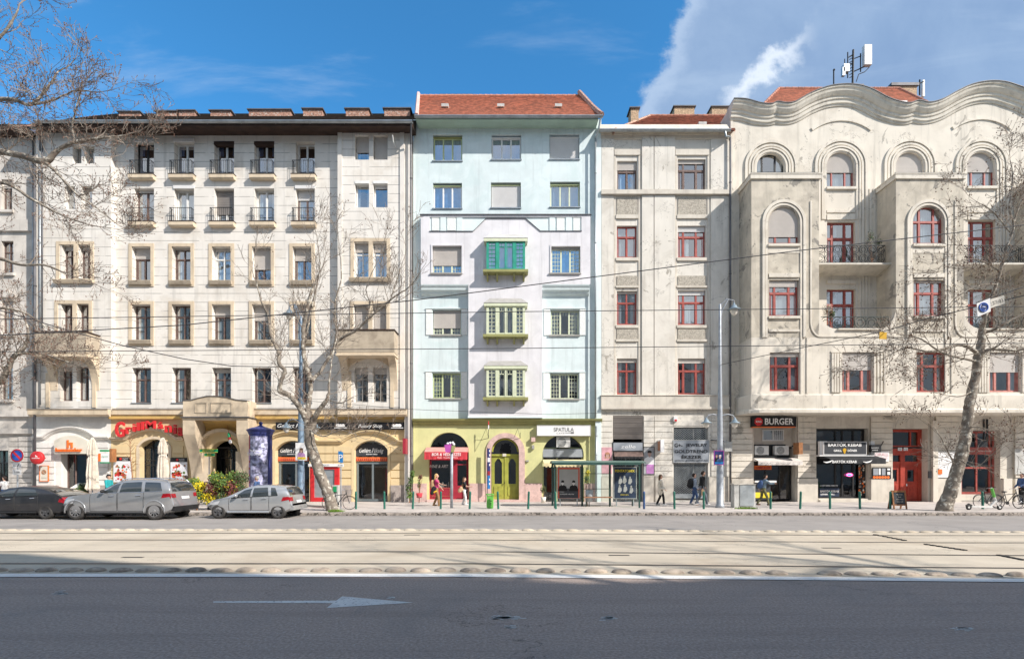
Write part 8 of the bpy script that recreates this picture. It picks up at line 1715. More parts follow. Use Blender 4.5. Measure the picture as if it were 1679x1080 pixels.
# ================================================================ people
def cap(g, p, q, r0, r1, fl=1.):
 g.tube([p, q], [r0, r1], 12); g.ball(p, r0, 12, 8); g.ball(q, r1, 12, 8)
def skinned(name, g, m, par, vox, smooth=2):
 """close the limbs into ONE continuous surface"""
 o = g.build_one(name, M[m], par, True)
 md = o.modifiers.new('r', 'REMESH'); md.mode = 'VOXEL'; md.voxel_size = vox; md.use_smooth_shade = True
 s = o.modifiers.new('s', 'SMOOTH'); s.iterations = smooth; s.factor = .5
 dg = bpy.context.evaluated_depsgraph_get(); dg.update(); me = bpy.data.meshes.new_from_object(o.evaluated_get(dg)); o.modifiers.clear(); o.data = me
 me.materials.clear(); me.materials.append(M[m]); me.polygons.foreach_set('use_smooth', [True]*len(me.polygons)); return o
def person(label, px, fpy, H, face, step, arms, top, bottom, hair, sleeve='long', coat=False, hairlong=False, shoe='cloth_black', extra=None, lean=0., Y=None, cap_=None, wide=1., bend_=0.):
 """face +1 looks right; step = stride length; arms = ((shoulder angle, elbow angle) left, right) in degrees forward"""
 Yp = Y if Y else YG(fpy); x0 = PX(px, Yp); t = thing('person', label, 'person', (x0, Yp, SW)); k = H/1.75
 def P(x, y, z): xx = x+lean*max(0, z-.9); return (x0+face*xx*k, Yp+y*k, SW+z*k)
 a = step; hz = .92-.03*abs(a)
 legs = []
 for sy, d in ((-.09, 1), (.09, -1)):
  hip = (0, sy, hz); an = (a*d*.5, sy*.9, .08 if d > 0 or not a else .08+.12*max(0, a-.3)); kn = ((hip[0]+an[0])/2+.05+.05*(d < 0)*(a > .2), sy, .49); legs.append((hip, kn, an, d))
 sh = [(-.0, -.19*wide, 1.42), (-.0, .19*wide, 1.42)]; hands = []
 for (sa, ea), s in zip(arms, sh):
  A = R(sa); E = R(sa+ea); el = (s[0]+.29*math.sin(A), s[1]*1.12, s[2]-.29*math.cos(A)); wr = (el[0]+.25*math.sin(E), el[1]*.93, el[2]-.25*math.cos(E)); hands.append((s, el, wr, E))
 g = MB(); B = lambda p, q, r0, r1: cap(g, P(*p), P(*q), r0*k, r1*k)
 B((0, 0, .98), (0, 0, 1.12), .125, .105); B((0, 0, 1.12), (.0, 0, 1.34), .105, .125); B((0, -.13, 1.40), (0, .13, 1.40), .065, .065); B((0, -.05, .93), (0, .05, .93), .12, .12)
 B((0, 0, 1.42), (.02, 0, 1.54), .055, .05)
 g.ball(P(.025, 0, 1.655), (.092*k, .075*k, .115*k), 16, 12); g.ball(P(.05, 0, 1.60), (.062*k, .055*k, .06*k), 12, 8); cap(g, P(.11, 0, 1.665), P(.125, 0, 1.635), .011*k, .015*k)
 for sy in (-1, 1): g.ball(P(.01, sy*.077, 1.645), (.018*k, .012*k, .03*k), 8, 6)
 for hip, kn, an, d in legs: B(hip, kn, .082, .055); B(kn, an, .054, .036); B((an[0], an[1], .05), (an[0]+.13, an[1], .035), .035, .028)
 for s, el, wr, E in hands:
  B(s, el, .048, .037); B(el, wr, .036, .025); dx, dz = math.sin(E), -math.cos(E); pm = (wr[0]+dx*.05, wr[1], wr[2]+dz*.05); B(wr, pm, .024, .030)
  for i, (off, l) in enumerate(((-.03, .062), (-.01, .072), (.01, .068), (.03, .052))):      # four fingers, slightly curled
   b0 = (pm[0]+dx*.02-dz*off*.0, pm[1]+off*.85, pm[2]+dz*.02); m1 = (b0[0]+dx*l*.6+.008, b0[1], b0[2]+dz*l*.6); m2 = (m1[0]+dx*l*.35+.018, m1[1], m1[2]+dz*l*.35); cap(g, P(*b0), P(*m1), .0095*k, .009*k); cap(g, P(*m1), P(*m2), .009*k, .008*k)
  th = (wr[0]+dx*.03, wr[1], wr[2]+dz*.03); t1_ = (th[0]+dx*.03+.035, th[1]-.01, th[2]+dz*.03); t2_ = (t1_[0]+dx*.03+.008, t1_[1], t1_[2]+dz*.03); cap(g, P(*th), P(*t1_), .012*k, .0105*k); cap(g, P(*t1_), P(*t2_), .010*k, .009*k)
 body = skinned('body', g, 'skin', t, .0115*k, 1)
 g = MB()
 for sy in (-.032, .032): g.ball(P(.108, sy, 1.668), (.008*k, .011*k, .008*k), 8, 6)
 g.build_one('eyes', M['cloth_black'], t); g = MB(); g.tube([P(.108, -.022, 1.598), P(.114, 0, 1.596), P(.108, .022, 1.598)], .005*k, 5); g.build_one('mouth', M['poster_skin'], t)
 g = MB(); B = lambda p, q, r0, r1: cap(g, P(*p), P(*q), r0*k, r1*k)      # trousers
 B((0, -.05, .95), (0, .05, .95), .132, .132); B((0, 0, .96), (0, 0, 1.03), .13, .125)
 for hip, kn, an, d in legs: B(hip, kn, .094, .072); B(kn, (an[0], an[1], an[2]+.02), .072, .060)
 skinned('trousers', g, bottom, t, .018*k)
 g = MB(); B = lambda p, q, r0, r1: cap(g, P(*p), P(*q), r0*k, r1*k)      # top
 zb = .74 if coat else 1.0; rb = .165 if coat else .138
 B((0, -.03, zb), (0, -.03, 1.12), rb, .128); B((0, .03, zb), (0, .03, 1.12), rb, .128); B((0, 0, 1.12), (0, 0, 1.34), .135, .145); B((0, -.14*wide, 1.405), (0, .14*wide, 1.405), .078, .078); B((0, 0, 1.42), (.01, 0, 1.475), .07, .06)
 for s, el, wr, E in hands:
  if sleeve == 'long': B(s, el, .068, .055); B(el, (wr[0]*.93+el[0]*.07, wr[1], wr[2]*.93+el[2]*.07), .054, .042)
  else: m_ = tuple(s[i]+(el[i]-s[i])*.6 for i in range(3)); B(s, m_, .066, .06)
 skinned('jacket' if sleeve == 'long' else 'shirt', g, top, t, .018*k)
 g = MB(); g.ball(P(.005, 0, 1.685), (.098*k, .083*k, .10*k), 14, 10); g.ball(P(-.03, 0, 1.65), (.08*k, .08*k, .10*k), 12, 8)
 if hairlong: [cap(g, P(-.05, sy, 1.66), P(-.06, sy*1.1, 1.44), .05*k, .035*k) for sy in (-.045, 0, .045)]
 o = skinned('hair', g, hair, t, .016*k, 2)
 o.location = (-face*.012*k, 0, .006)
 if cap_: g = MB(); g.ball(P(.01, 0, 1.71), (.105*k, .09*k, .075*k), 12, 8); g.prism_z([P(.08, -.06, 0)[:2], P(.18, -.04, 0)[:2], P(.18, .04, 0)[:2], P(.08, .06, 0)[:2]], SW+1.70*k, SW+1.715*k); g.build('cap', M[cap_], t, True)
 g = MB()
 for hip, kn, an, d in legs: cap(g, P(an[0]-.04, an[1], an[2]-.035), P(an[0]+.15, an[1], an[2]-.045), .045*k, .034*k)
 skinned('shoes', g, shoe, t, .014*k)
 if extra: extra(t, P, k)
 return t
def backpack(m, s=1.):
 def f(t, P, k): g = MB(); cap(g, P(-.2, 0, 1.34), P(-.22, 0, 1.08), .11*k*s, .13*k*s); cap(g, P(-.2, -.06, 1.3), P(-.22, -.06, 1.08), .11*k*s, .12*k*s); cap(g, P(-.2, .06, 1.3), P(-.22, .06, 1.08), .11*k*s, .12*k*s); skinned('backpack', g, m, t, .02*k); g = MB(); [g.tube([P(-.12, sy, 1.44), P(.02, sy, 1.5), P(.13, sy, 1.38), P(.12, sy, 1.22), P(-.1, sy*1.2, 1.1)], .018*k, 6) for sy in (-.11, .11)]; g.build('strap', M[m], t)
 return f
def ex1(t, P, k):
 backpack('leather', 1.05)(t, P, k); g = MB(); cap(g, P(-.13, -.12, 1.02), P(-.22, -.13, .72), .09*k, .11*k); cap(g, P(-.02, -.14, .98), P(-.12, -.15, .78), .07*k, .08*k); skinned('tied_jacket', g, 'cloth_black', t, .02*k); g = MB(); cap(g, P(-.1, -.2, .76), P(.02, -.2, .82), .05*k, .045*k); skinned('jacket_lining', g, 'cloth_yellow', t, .02*k)
def ex2(t, P, k):
 g = MB(); cap(g, P(-.18, -.2, 1.08), P(-.26, -.2, .92), .11*k, .13*k); cap(g, P(-.12, -.2, 1.0), P(-.3, -.2, .98), .10*k, .08*k); skinned('shoulder_bag', g, 'cloth_tan', t, .02*k); g = MB(); g.tube([P(-.1, -.2, 1.1), P(-.02, -.19, 1.46), P(-.2, -.2, 1.15)], .014*k, 6); g.build('bag_strap', M['leather'], t)
 g = MB(); cap(g, P(.16, .08, 1.0), P(.14, .1, .62), .07*k, .08*k); skinned('carried_coat', g, 'cloth_black', t, .02*k)
def ex3(t, P, k): g = MB(); cap(g, P(-.06, -.24, .98), P(.10, -.24, .98), .075*k, .075*k); skinned('handbag', g, 'cloth_cream', t, .02*k); g = MB(); g.tube([P(-.08, -.22, 1.02), P(0, -.19, 1.46), P(.1, -.22, 1.02)], .010*k, 5); g.build('bag_strap', M['leather'], t)
def ex5(t, P, k): g = MB(); g.box(min(P(-.10, 0, 0)[0], P(.03, 0, 0)[0]), max(P(-.10, 0, 0)[0], P(.03, 0, 0)[0]), P(0, -.34, 0)[1], P(0, -.25, 0)[1], P(0, 0, .52)[2], P(0, 0, .82)[2]); g.build('paper_bag', M['cloth_tan'], t)
person('woman with blond hair, pink T-shirt and brown trousers walking right with a tan rucksack', 715.5, 829, 1.76, 1, .30, ((48, 28), (20, 20)), 'cloth_pink', 'cloth_brown', 'hair_blond', 'short', hairlong=True, shoe='cloth_brown', extra=ex1)
person('woman in black top and white trousers carrying a tan shoulder bag before the wine bar', 761, 827.5, 1.55, 1, .22, ((40, 50), (30, 60)), 'cloth_black', 'cloth_white', 'hair_brown', 'short', hairlong=True, shoe='cloth_white', extra=ex2)
person('woman in a long cream coat and black trousers walking right past the ivory house', 1083, 828, 1.72, 1, .36, ((12, 22), (-12, 20)), 'cloth_cream', 'cloth_black', 'hair_brown', 'long', coat=True, hairlong=True, shoe='cloth_white', extra=ex3)
person('man in a pale shirt with a black rucksack, on the left of the walking pair', 1138, 827, 1.78, 1, .34, ((5, 25), (-15, 20)), 'cloth_shirt', 'cloth_denim', 'hair_dark', 'long', shoe='cloth_white', extra=backpack('cloth_black', 1.35), Y=30.0)
person('man in a black jacket and grey jeans, on the right of the walking pair', 1150, 828, 1.92, 1, .5, ((-10, 15), (15, 25)), 'cloth_black', 'cloth_greyjean', 'hair_dark', 'long', coat=False, shoe='cloth_white', wide=1.1, extra=ex5, lean=.12)
person('boy in a grey-blue hoodie and olive trousers hurrying right with a rucksack', 1251, 828, 1.72, 1, .55, ((55, 35), (-35, 40)), 'cloth_greyblue', 'cloth_olive', 'hair_dark', 'long', shoe='cloth_black', extra=backpack('cloth_denim', 1.), lean=.18)
person('person in a teal jacket and dark cap standing behind the grey SUV', 178, 828, 1.74, 1, .1, ((10, 20), (10, 20)), 'cloth_teal', 'cloth_denim', 'hair_dark', 'long', cap_='cloth_black', Y=27.2)
person('dark-haired person in a dark top behind the tail of the grey SUV', 304.5, 828, 1.68, -1, .1, ((10, 20), (10, 20)), 'cloth_greyjean', 'cloth_black', 'hair_dark', 'short', Y=27.)
person('grey-haired person in a dark jacket seen over the silver car roof', 421.5, 828, 1.66, -1, .1, ((10, 20), (10, 20)), 'cloth_denim', 'cloth_black', 'hair_grey', 'long', Y=26.2)
person('dark-haired person in a white shirt at the far left edge behind the dark car', 7.5, 828, 1.62, -1, .1, ((20, 40), (10, 40)), 'cloth_white', 'cloth_denim', 'hair_dark', 'short', Y=28.5)
person('person in dark blue at the far right edge behind the parked bicycles', 1676, 828, 1.78, -1, .1, ((20, 40), (10, 40)), 'cloth_denim', 'cloth_black', 'hair_dark', 'long', Y=30.0)
# ================================================================ bare plane trees
def tree(name, label, base, limbs, seed, twigm='twig', seedm='seed', dens=1., tw=(.5, 1.3), grav=0., redbuds=False, group='bare plane trees along the pavement', maxd=3, tr=.014, upb=.35, rmin=.0075, along=.1, balls=.5):
 """limbs: list of ([(px, py, depth, radius) ...], twig density); first limb is the trunk"""
 rr = random.Random(seed); t = thing(name, label, 'tree', base, group)
 trunk = MB(); tw_ = MB(); sd = MB()
 def wpt(p): return Vector(p[:3]) if len(p) == 5 else Vector((PX(p[0], p[2]), p[2], PZ(p[1], p[2])))
 def rnd_dir(d, ang):
  a = Vector((rr.gauss(0, 1), rr.gauss(0, 1), rr.gauss(0, 1))); a -= d*a.dot(d); a.normalize(); return (d*math.cos(ang)+a*math.sin(ang)).normalized()
 def grow(p, d, L, r, dep):
  n = max(2, int(L/.22)); pts = [p.copy()]; rs = [r]; dd = d.copy()
  for i in range(n):
   dd = (dd+Vector((rr.gauss(0, .16), rr.gauss(0, .16), rr.gauss(0, .14)+upb*.22-grav*.2))).normalized(); p = p+dd*(L/n); pts.append(p.copy()); rs.append(max(rmin, r*(1-.75*(i+1)/n)))
  (trunk if r > .05 else tw_).tube(pts, rs, 7 if r > .05 else (5 if r > .02 else 3), cap=False)
  if dep < maxd:
   k = max(1, int(L*rr.uniform(2.4, 4.2)*dens))
   for _ in range(k):
    q = rr.uniform(.15, 1.); i = min(n-1, int(q*n)); pp = pts[i].lerp(pts[i+1], q*n-i); d0 = (pts[i+1]-pts[i]).normalized()
    grow(pp, rnd_dir(d0, rr.uniform(.4, 1.0)), L*rr.uniform(.35, .65), max(rmin, rs[i]*.6), dep+1)
  else:
   if rr.random() < balls*.35:
    e = pts[-1]; l = rr.uniform(.05, .12); tw_.tube([e, (e.x, e.y, e.z-l)], .002, 3, cap=False); sd.ball((e.x, e.y, e.z-l-.018), .028 if not redbuds else .024, 6, 4)
   if redbuds:
    for _ in range(2):
     e = pts[rr.randrange(1, len(pts))]; sd.ball((e.x+rr.uniform(-.02, .02), e.y, e.z+rr.uniform(-.03, .02)), (.016, .016, .03), 4, 3)
 for li, (L, dn) in enumerate(limbs):
  P = [wpt(p) for p in L]; Rr = [p[3] for p in L]; Q = []; S = []
  for i in range(len(P)-1):        # smooth the traced line
   p0, p1, p2, p3 = P[max(i-1, 0)], P[i], P[i+1], P[min(i+2, len(P)-1)]
   for k in range(6):
    q = k/6; Q.append(.5*((2*p1)+(-p0+p2)*q+(2*p0-5*p1+4*p2-p3)*q*q+(-p0+3*p1-3*p2+p3)*q**3)+Vector((rr.gauss(0, .012), rr.gauss(0, .012), 0))); S.append((Rr[i]+(Rr[i+1]-Rr[i])*q)*rr.uniform(.97, 1.04))
  Q.append(P[-1]); S.append(Rr[-1]); trunk.tube(Q, S, 14 if S[0] > .12 else 8)
  tot = sum((Q[i+1]-Q[i]).length for i in range(len(Q)-1)); n = int(tot*dn*dens)
  for _ in range(n):
   i = rr.randrange(len(Q)-1); d0 = (Q[i+1]-Q[i]).normalized(); p = Q[i].lerp(Q[i+1], rr.random())
   grow(p, rnd_dir(d0, rr.uniform(.5, 1.25)), rr.uniform(*tw), min(S[i]*.45, rr.uniform(tr*.8, tr*2.0)), 1)
  if dn > 0: grow(Q[-1], (Q[-1]-Q[-3]).normalized(), tw[1], min(S[-1], .03), 0)
 trunk.build('trunk', M['bark'], t, True); tw_.build('crown', M[twigm], t); tag(sd.build('seed_balls', M[seedm], t), kind='stuff')
 return t
Yt = 25.3; x0 = PX(543, Yt)
tree('plane_tree', 'bare plane tree with flaking speckled trunk, beside the left lamp pole', (x0, Yt, SW), [
 ([(547, 842, Yt, 0.336), (545, 834, Yt, 0.3), (541, 818, Yt, 0.278), (534, 798, Yt, 0.255), (524, 775, Yt, 0.255), (517, 752, Yt, 0.255), (509, 728, Yt, 0.241), (507, 708, Yt, 0.241), (509, 694, Yt, 0.278)], 0),
 ([(505, 694, Yt, 0.176), (496, 676, Yt-.1, 0.139), (484, 658, Yt-.3, 0.124), (470, 645, Yt-.4, 0.117), (459, 641, Yt-.5, 0.124), (460, 626, Yt-.6, 0.0949), (467, 608, Yt-.6, 0.0874), (458, 596, Yt-.6, 0.0949), (457, 578, Yt-.6, 0.0804), (449, 562, Yt-.7, 0.0731), (443, 545, Yt-.8, 0.0585), (440, 520, Yt-.9, 0.0438), (428, 492, Yt-1, 0.0328), (420, 462, Yt-1, 0.0219)], 2.2),
 ([(507, 694, Yt, 0.176), (505, 668, Yt+.1, 0.117), (509, 640, Yt+.2, 0.11), (507, 618, Yt+.1, 0.124), (500, 592, Yt, 0.11), (497, 566, Yt, 0.102), (498, 538, Yt, 0.102), (503, 510, Yt-.1, 0.0804), (508, 488, Yt-.1, 0.0731), (516, 463, Yt-.1, 0.0658)], .5),
 ([(500, 560, Yt, 0.0585), (512, 500, Yt+.4, 0.0438), (524, 440, Yt+.5, 0.0328), (520, 395, Yt+.5, 0.0219)], 2.0),
 ([(510, 624, Yt, 0.0949), (524, 610, Yt+.3, 0.0874), (537, 590, Yt+.5, 0.0804), (548, 570, Yt+.6, 0.0804), (552, 540, Yt+.7, 0.0585), (549, 500, Yt+.7, 0.0402), (560, 450, Yt+.8, 0.0292), (556, 405, Yt+.8, 0.0183)], 1.9),
 ([(548, 566, Yt+.6, 0.0874), (560, 554, Yt+.5, 0.0731), (582, 543, Yt+.3, 0.0658), (602, 524, Yt+.1, 0.0585), (624, 505, Yt, 0.0512), (642, 490, Yt-.1, 0.0438), (658, 479, Yt-.2, 0.0365)], 1.8),
 ([(640, 492, Yt-.1, 0.0365), (650, 460, Yt, 0.0256), (662, 425, Yt, 0.0146)], 2.0),
 ([(511, 694, Yt, 0.16), (518, 680, Yt-.2, 0.124), (527, 667, Yt-.3, 0.11), (536, 655, Yt-.4, 0.0949), (539, 640, Yt-.4, 0.0585), (541, 610, Yt-.4, 0.0365), (547, 575, Yt-.3, 0.0292), (552, 555, Yt, 0.0219)], 1.1),
 ([(598, 528, Yt+.1, 0.0438), (606, 500, Yt+.2, 0.0328), (601, 470, Yt+.2, 0.0219), (618, 430, Yt+.3, 0.0146)], 1.6),
 ([(509, 705, Yt-.2, 0.0365), (530, 715, Yt-.6, 0.0256), (560, 705, Yt-.9, 0.0183), (590, 716, Yt-1.1, 0.0109)], 3.6),
 ([(536, 655, Yt-.4, 0.0292), (560, 660, Yt-.6, 0.0219), (580, 650, Yt-.8, 0.0146)], 1.4)], 7, dens=1.25, tw=(.8, 1.9), upb=.6, balls=.5)
Yr = 25.2; x0 = PX(1545, Yr)
tree('plane_tree', 'leaning bare plane tree with a mottled trunk and brown seed balls, at the right', (x0, Yr, SW), [
 ([(1549, 842, Yr, 0.393), (1548, 834, Yr, 0.355), (1554, 818, Yr, 0.295), (1562, 795, Yr, 0.272), (1570, 768, Yr, 0.265), (1578, 738, Yr, 0.257), (1585, 705, Yr, 0.227), (1588, 672, Yr, 0.212), (1593, 645, Yr, 0.212), (1600, 615, Yr, 0.189), (1604, 585, Yr, 0.189), (1609, 560, Yr, 0.166), (1611, 540, Yr, 0.159)], 0),
 ([(1610, 546, Yr, 0.144), (1614, 520, Yr-.2, 0.0907), (1622, 495, Yr-.3, 0.0756), (1634, 466, Yr-.4, 0.068), (1641, 440, Yr-.5, 0.0605), (1650, 405, Yr-.6, 0.0529), (1662, 372, Yr-.6, 0.0454), (1655, 340, Yr-.6, 0.0378), (1660, 300, Yr-.6, 0.0265), (1656, 262, Yr-.6, 0.0151)], 2.1),
 ([(1606, 582, Yr, 0.106), (1590, 570, Yr-.3, 0.0832), (1570, 565, Yr-.5, 0.068), (1548, 572, Yr-.7, 0.0605), (1520, 576, Yr-.8, 0.0454), (1488, 570, Yr-.9, 0.0378), (1462, 580, Yr-1, 0.0265), (1440, 592, Yr-1, 0.0151)], 2.0),
 ([(1603, 592, Yr, 0.068), (1580, 588, Yr-.5, 0.0529), (1545, 578, Yr-.9, 0.0416), (1510, 556, Yr-1.2, 0.0302), (1478, 548, Yr-1.4, 0.0151)], 1.8),
 ([(1608, 580, Yr, 0.0907), (1625, 572, Yr-.2, 0.0756), (1650, 574, Yr-.3, 0.068), (1679, 572, Yr-.4, 0.0605), (1710, 560, Yr-.5, 0.0454)], 1.6),
 ([(1612, 545, Yr, 0.0907), (1630, 540, Yr-.2, 0.068), (1652, 528, Yr-.4, 0.0605), (1679, 515, Yr-.5, 0.0529), (1700, 500, Yr-.6, 0.0378)], 1.9),
 ([(1640, 446, Yr-.4, 0.0378), (1615, 430, Yr-.6, 0.0302), (1585, 425, Yr-.9, 0.0227), (1555, 440, Yr-1, 0.0136)], 2.2),
 ([(1656, 380, Yr-.6, 0.0302), (1625, 345, Yr-.8, 0.0227), (1600, 330, Yr-.9, 0.0136)], 2.0),
 ([(1660, 370, Yr-.6, 0.034), (1675, 330, Yr-.5, 0.0302), (1690, 290, Yr-.5, 0.0227)], 2.1),
 ([(1634, 466, Yr-.4, 0.0378), (1600, 470, Yr-.8, 0.0265), (1565, 490, Yr-1, 0.0189), (1540, 520, Yr-1.1, 0.0113)], 2.0),
 ([(1563, 760, Yr-.2, 0.0378), (1547, 725, Yr-.5, 0.0265), (1530, 700, Yr-.7, 0.0151)], 2.4),
 ([(1572, 752, Yr-.3, 0.0302), (1600, 765, Yr-.8, 0.0227), (1625, 745, Yr-1., 0.0113)], 2.2),
 ([(1590, 700, Yr-.2, 0.0265), (1615, 702, Yr-.6, 0.0189), (1640, 720, Yr-.9, 0.0106)], 2.2),
 ([(1596, 640, Yr, 0.0378), (1570, 650, Yr-.4, 0.0227), (1520, 640, Yr-.8, 0.0151)], .9)], 21, dens=1.6, tw=(.7, 1.7), upb=.25, balls=1.5)
Yl = 23.6; bx = -27.2
E = lambda px, py, Y, r: (px, py, Y, r)
tree('plane_tree', 'large spreading bare plane tree reaching in from the left edge, full of red-brown buds', (bx, Yl, SW), [
 ([(bx, Yl, 0., .45, 0), (bx+.2, Yl, 4., .36, 0), (bx+.4, Yl, 8., .30, 0), (bx+.7, Yl, 12., .26, 0), (bx+1., Yl, 16., .22, 0), (bx+1.2, Yl, 20, .15, 0), (bx+1.5, Yl, 24, .08, 0)], 0),
 ([E(-70, 300, Yl, .18), E(-30, 250, Yl-.2, .15), E(0, 249, Yl-.3, .13), E(35, 255, Yl-.3, .13), E(74, 265, Yl-.4, .14), E(96, 246, Yl-.4, .09), E(122, 233, Yl-.5, .07), E(172, 226, Yl-.5, .05), E(205, 222, Yl-.5, .03)], 2.1),
 ([E(-60, 200, Yl, .12), E(-20, 168, Yl, .10), E(20, 163, Yl-.1, .08), E(50, 172, Yl-.2, .07), E(75, 148, Yl-.2, .05), E(95, 118, Yl-.2, .03)], 2.3),
 ([E(50, 172, Yl-.2, .05), E(85, 165, Yl-.3, .04), E(120, 150, Yl-.4, .03), E(150, 150, Yl-.4, .02)], 2.2),
 ([E(-60, 120, Yl, .09), E(-20, 80, Yl, .07), E(10, 50, Yl, .05), E(30, 15, Yl, .03)], 2.2),
 ([E(74, 266, Yl-.4, .08), E(95, 285, Yl-.5, .06), E(125, 318, Yl-.6, .045), E(155, 338, Yl-.6, .03), E(185, 362, Yl-.6, .02)], 1.7),
 ([E(-60, 340, Yl, .10), E(0, 300, Yl-.2, .08), E(50, 325, Yl-.4, .06), E(100, 352, Yl-.5, .04), E(150, 370, Yl-.6, .025)], 1.3),
 ([E(-60, 410, Yl, .11), E(0, 424, Yl-.2, .08), E(35, 434, Yl-.3, .06), E(75, 435, Yl-.4, .045), E(110, 450, Yl-.4, .025)], 1.3),
 ([E(122, 233, Yl-.5, .05), E(118, 205, Yl-.4, .04), E(125, 180, Yl-.4, .03), E(135, 140, Yl-.4, .018)], 1.9),
 ([E(-60, 660, Yl-.4, .16), E(-10, 632, Yl-.4, .14), E(10, 612, Yl-.4, .12), E(22, 585, Yl-.4, .10), E(40, 570, Yl-.4, .08), E(46, 545, Yl-.4, .05), E(40, 520, Yl-.4, .03)], 1.8),
 ([E(22, 582, Yl-.4, .07), E(60, 578, Yl-.5, .06), E(95, 588, Yl-.6, .045), E(130, 600, Yl-.7, .02)], 2.6),
 ([E(-50, 520, Yl-.3, .08), E(0, 505, Yl-.4, .06), E(45, 515, Yl-.5, .04), E(80, 540, Yl-.6, .02)], 1.5)], 5, twigm='twig_left', seedm='seed_red', dens=1.5, tw=(.8, 1.9), upb=.35, balls=.8, redbuds=True)
for i, (X_, Y_, H_) in enumerate(((17.5, -2.2, 17.5), (25.5, -2.0, 18.5), (-16, -3, 15))):        # trees of the near pavement, beside and behind the viewer
 L = [([(X_, Y_, 0., .35, 0), (X_+.2, Y_+.3, 4., .28, 0), (X_, Y_+.8, 8., .22, 0), (X_+.2, Y_+1.2, H_-4, .13, 0), (X_, Y_+1.6, H_, .05, 0)], .8)]
 r_ = random.Random(90+i)
 for k in range(9):
  z = 6+(H_-8)*k/8; a = r_.uniform(0, 6.28); l = r_.uniform(2.5, 4.2); L.append(([(X_, Y_+.9, z, .12, 0), (X_+l*.5*math.cos(a), Y_+.9+l*.5*math.sin(a), z+1.0, .08, 0), (X_+l*math.cos(a), Y_+.9+l*math.sin(a), z+1.8, .035, 0)], 1.2))
 tree('plane_tree', ['bare plane tree on the near pavement, to the right of the viewer', 'second bare plane tree on the near pavement, further right of the viewer', 'bare plane tree on the near pavement, to the left of the viewer'][i], (X_, Y_, SW), L, 60+i, dens=1.5, tw=(1., 2.2), rmin=.012, tr=.02, maxd=2, balls=.1)
# ================================================================ bushes and pots
def leafy(name, label, cat, base, blobs, mats, n, s, seed, stems=6, group=None):
 rr = random.Random(seed); t = thing(name, label, cat, base, group); gs = [MB() for _ in mats]; st = MB()
 for k in range(stems):
  b_ = blobs[k % len(blobs)]; st.tube([(base[0]+rr.uniform(-.15, .15)*(b_[3]), base[1], base[2]), (b_[0]*.6+base[0]*.4, b_[1], (base[2]+b_[2])/2), (b_[0]+rr.uniform(-.2, .2), b_[1], b_[2]+b_[5]*.6)], [.018, .012, .006], 5)
 for i in range(n):
  b_ = rr.choice(blobs); u_ = Vector((rr.gauss(0, 1), rr.gauss(0, 1), rr.gauss(0, 1))).normalized()*(rr.random()**.45)*rr.uniform(.75, 1.2)
  p = Vector((b_[0]+u_.x*b_[3], b_[1]+u_.y*b_[4], b_[2]+u_.z*b_[5]));
  if p.z < SW+.02: continue
  a = Vector((rr.gauss(0, 1), rr.gauss(0, 1), rr.gauss(0, 1))).normalized(); c = a.orthogonal().normalized(); l = s*rr.uniform(.6, 1.4)
  w_ = rr.random(); gi = b_[6] if w_ < .74 else rr.randrange(len(mats)); gs[gi].face([p-a*l, p+c*l*.5, p+a*l, p-c*l*.5])
 for g, m in zip(gs, mats):
  if g.f: g.build('foliage', M[m], t)
 st.build('stems', M['wood'], t); return t
Y = 25.6; W_ = lambda px, py, Yq=Y: (PX(px, Yq), Yq, PZ(py, Yq))
def B_(px, py, rx, rz, mi, Yq=Y, ry=.5): p = W_(px, py, Yq); k = Yq/F; return (p[0], p[1], p[2], rx*k, ry, rz*k, mi)
leafy('flowering_bush', 'bright yellow flowering bush at the tail of the grey SUV', 'bush', (PX(323, Y), Y, SW), [B_(320, 803, 10, 10, 0), B_(328, 797, 8, 8, 0), B_(316, 812, 8, 10, 0), B_(330, 812, 8, 10, 1), B_(318, 790, 10, 7, 1)], ['leaf_yellow', 'leaf_green'], 3000, .05, 1)
leafy('flowering_bush', 'loose red-brown and green bush in front of the stone portal', 'bush', (PX(362, Y), Y+.1, SW), [B_(350, 800, 12, 16, 2), B_(366, 792, 14, 15, 1), B_(380, 800, 10, 15, 2), B_(355, 783, 12, 10, 1), B_(370, 813, 14, 10, 3), B_(345, 815, 9, 12, 0)], ['leaf_yellow', 'leaf_green', 'leaf_red', 'leaf_dark'], 3600, .05, 2)
leafy('flowering_bush', 'tall dark airy shrub behind the bonnet of the silver car', 'bush', (PX(392, Y), Y+.3, SW), [B_(388, 790, 11, 14, 1, Y+.3), B_(397, 782, 9, 11, 0, Y+.3), B_(383, 778, 6, 7, 1, Y+.3), B_(396, 805, 10, 12, 0, Y+.3)], ['leaf_dark', 'leaf_green', 'leaf_red'], 1700, .045, 3)
Y = 31.6; leafy('climbing_plant', 'thin climbing plant on the downpipe left of the mint house', 'plant', (PX(671, Y), Y, SW), [B_(673, 788, 5, 10, 0, Y, .2), B_(670, 800, 6, 8, 0, Y, .2), B_(676, 777, 4, 6, 1, Y, .2), B_(672, 812, 5, 7, 1, Y, .2)], ['leaf_dark', 'leaf_green'], 800, .05, 4)
leafy('potted_plant', 'thin potted plant in a grey wire basket left of the wine bar', 'plant', (PX(687, Y), Y, SW), [B_(687, 792, 3, 11, 0, Y, .15), B_(689, 782, 3, 4, 1, Y, .15)], ['leaf_dark', 'leaf_red'], 260, .045, 5)
t = thing('plant_pot', 'red flower pot in a wire basket left of the wine bar', 'plant pot', (PX(687, Y), Y-.1, SW)); g = MB(); g.lathe((PX(688, Y), Y-.1, SW+.3), [(0, 0), (.15, 0), (.2, .3), (.17, .3), (.15, .26), (0, .26)], 14); g.build('pot', M['red_fabric'], t, True)
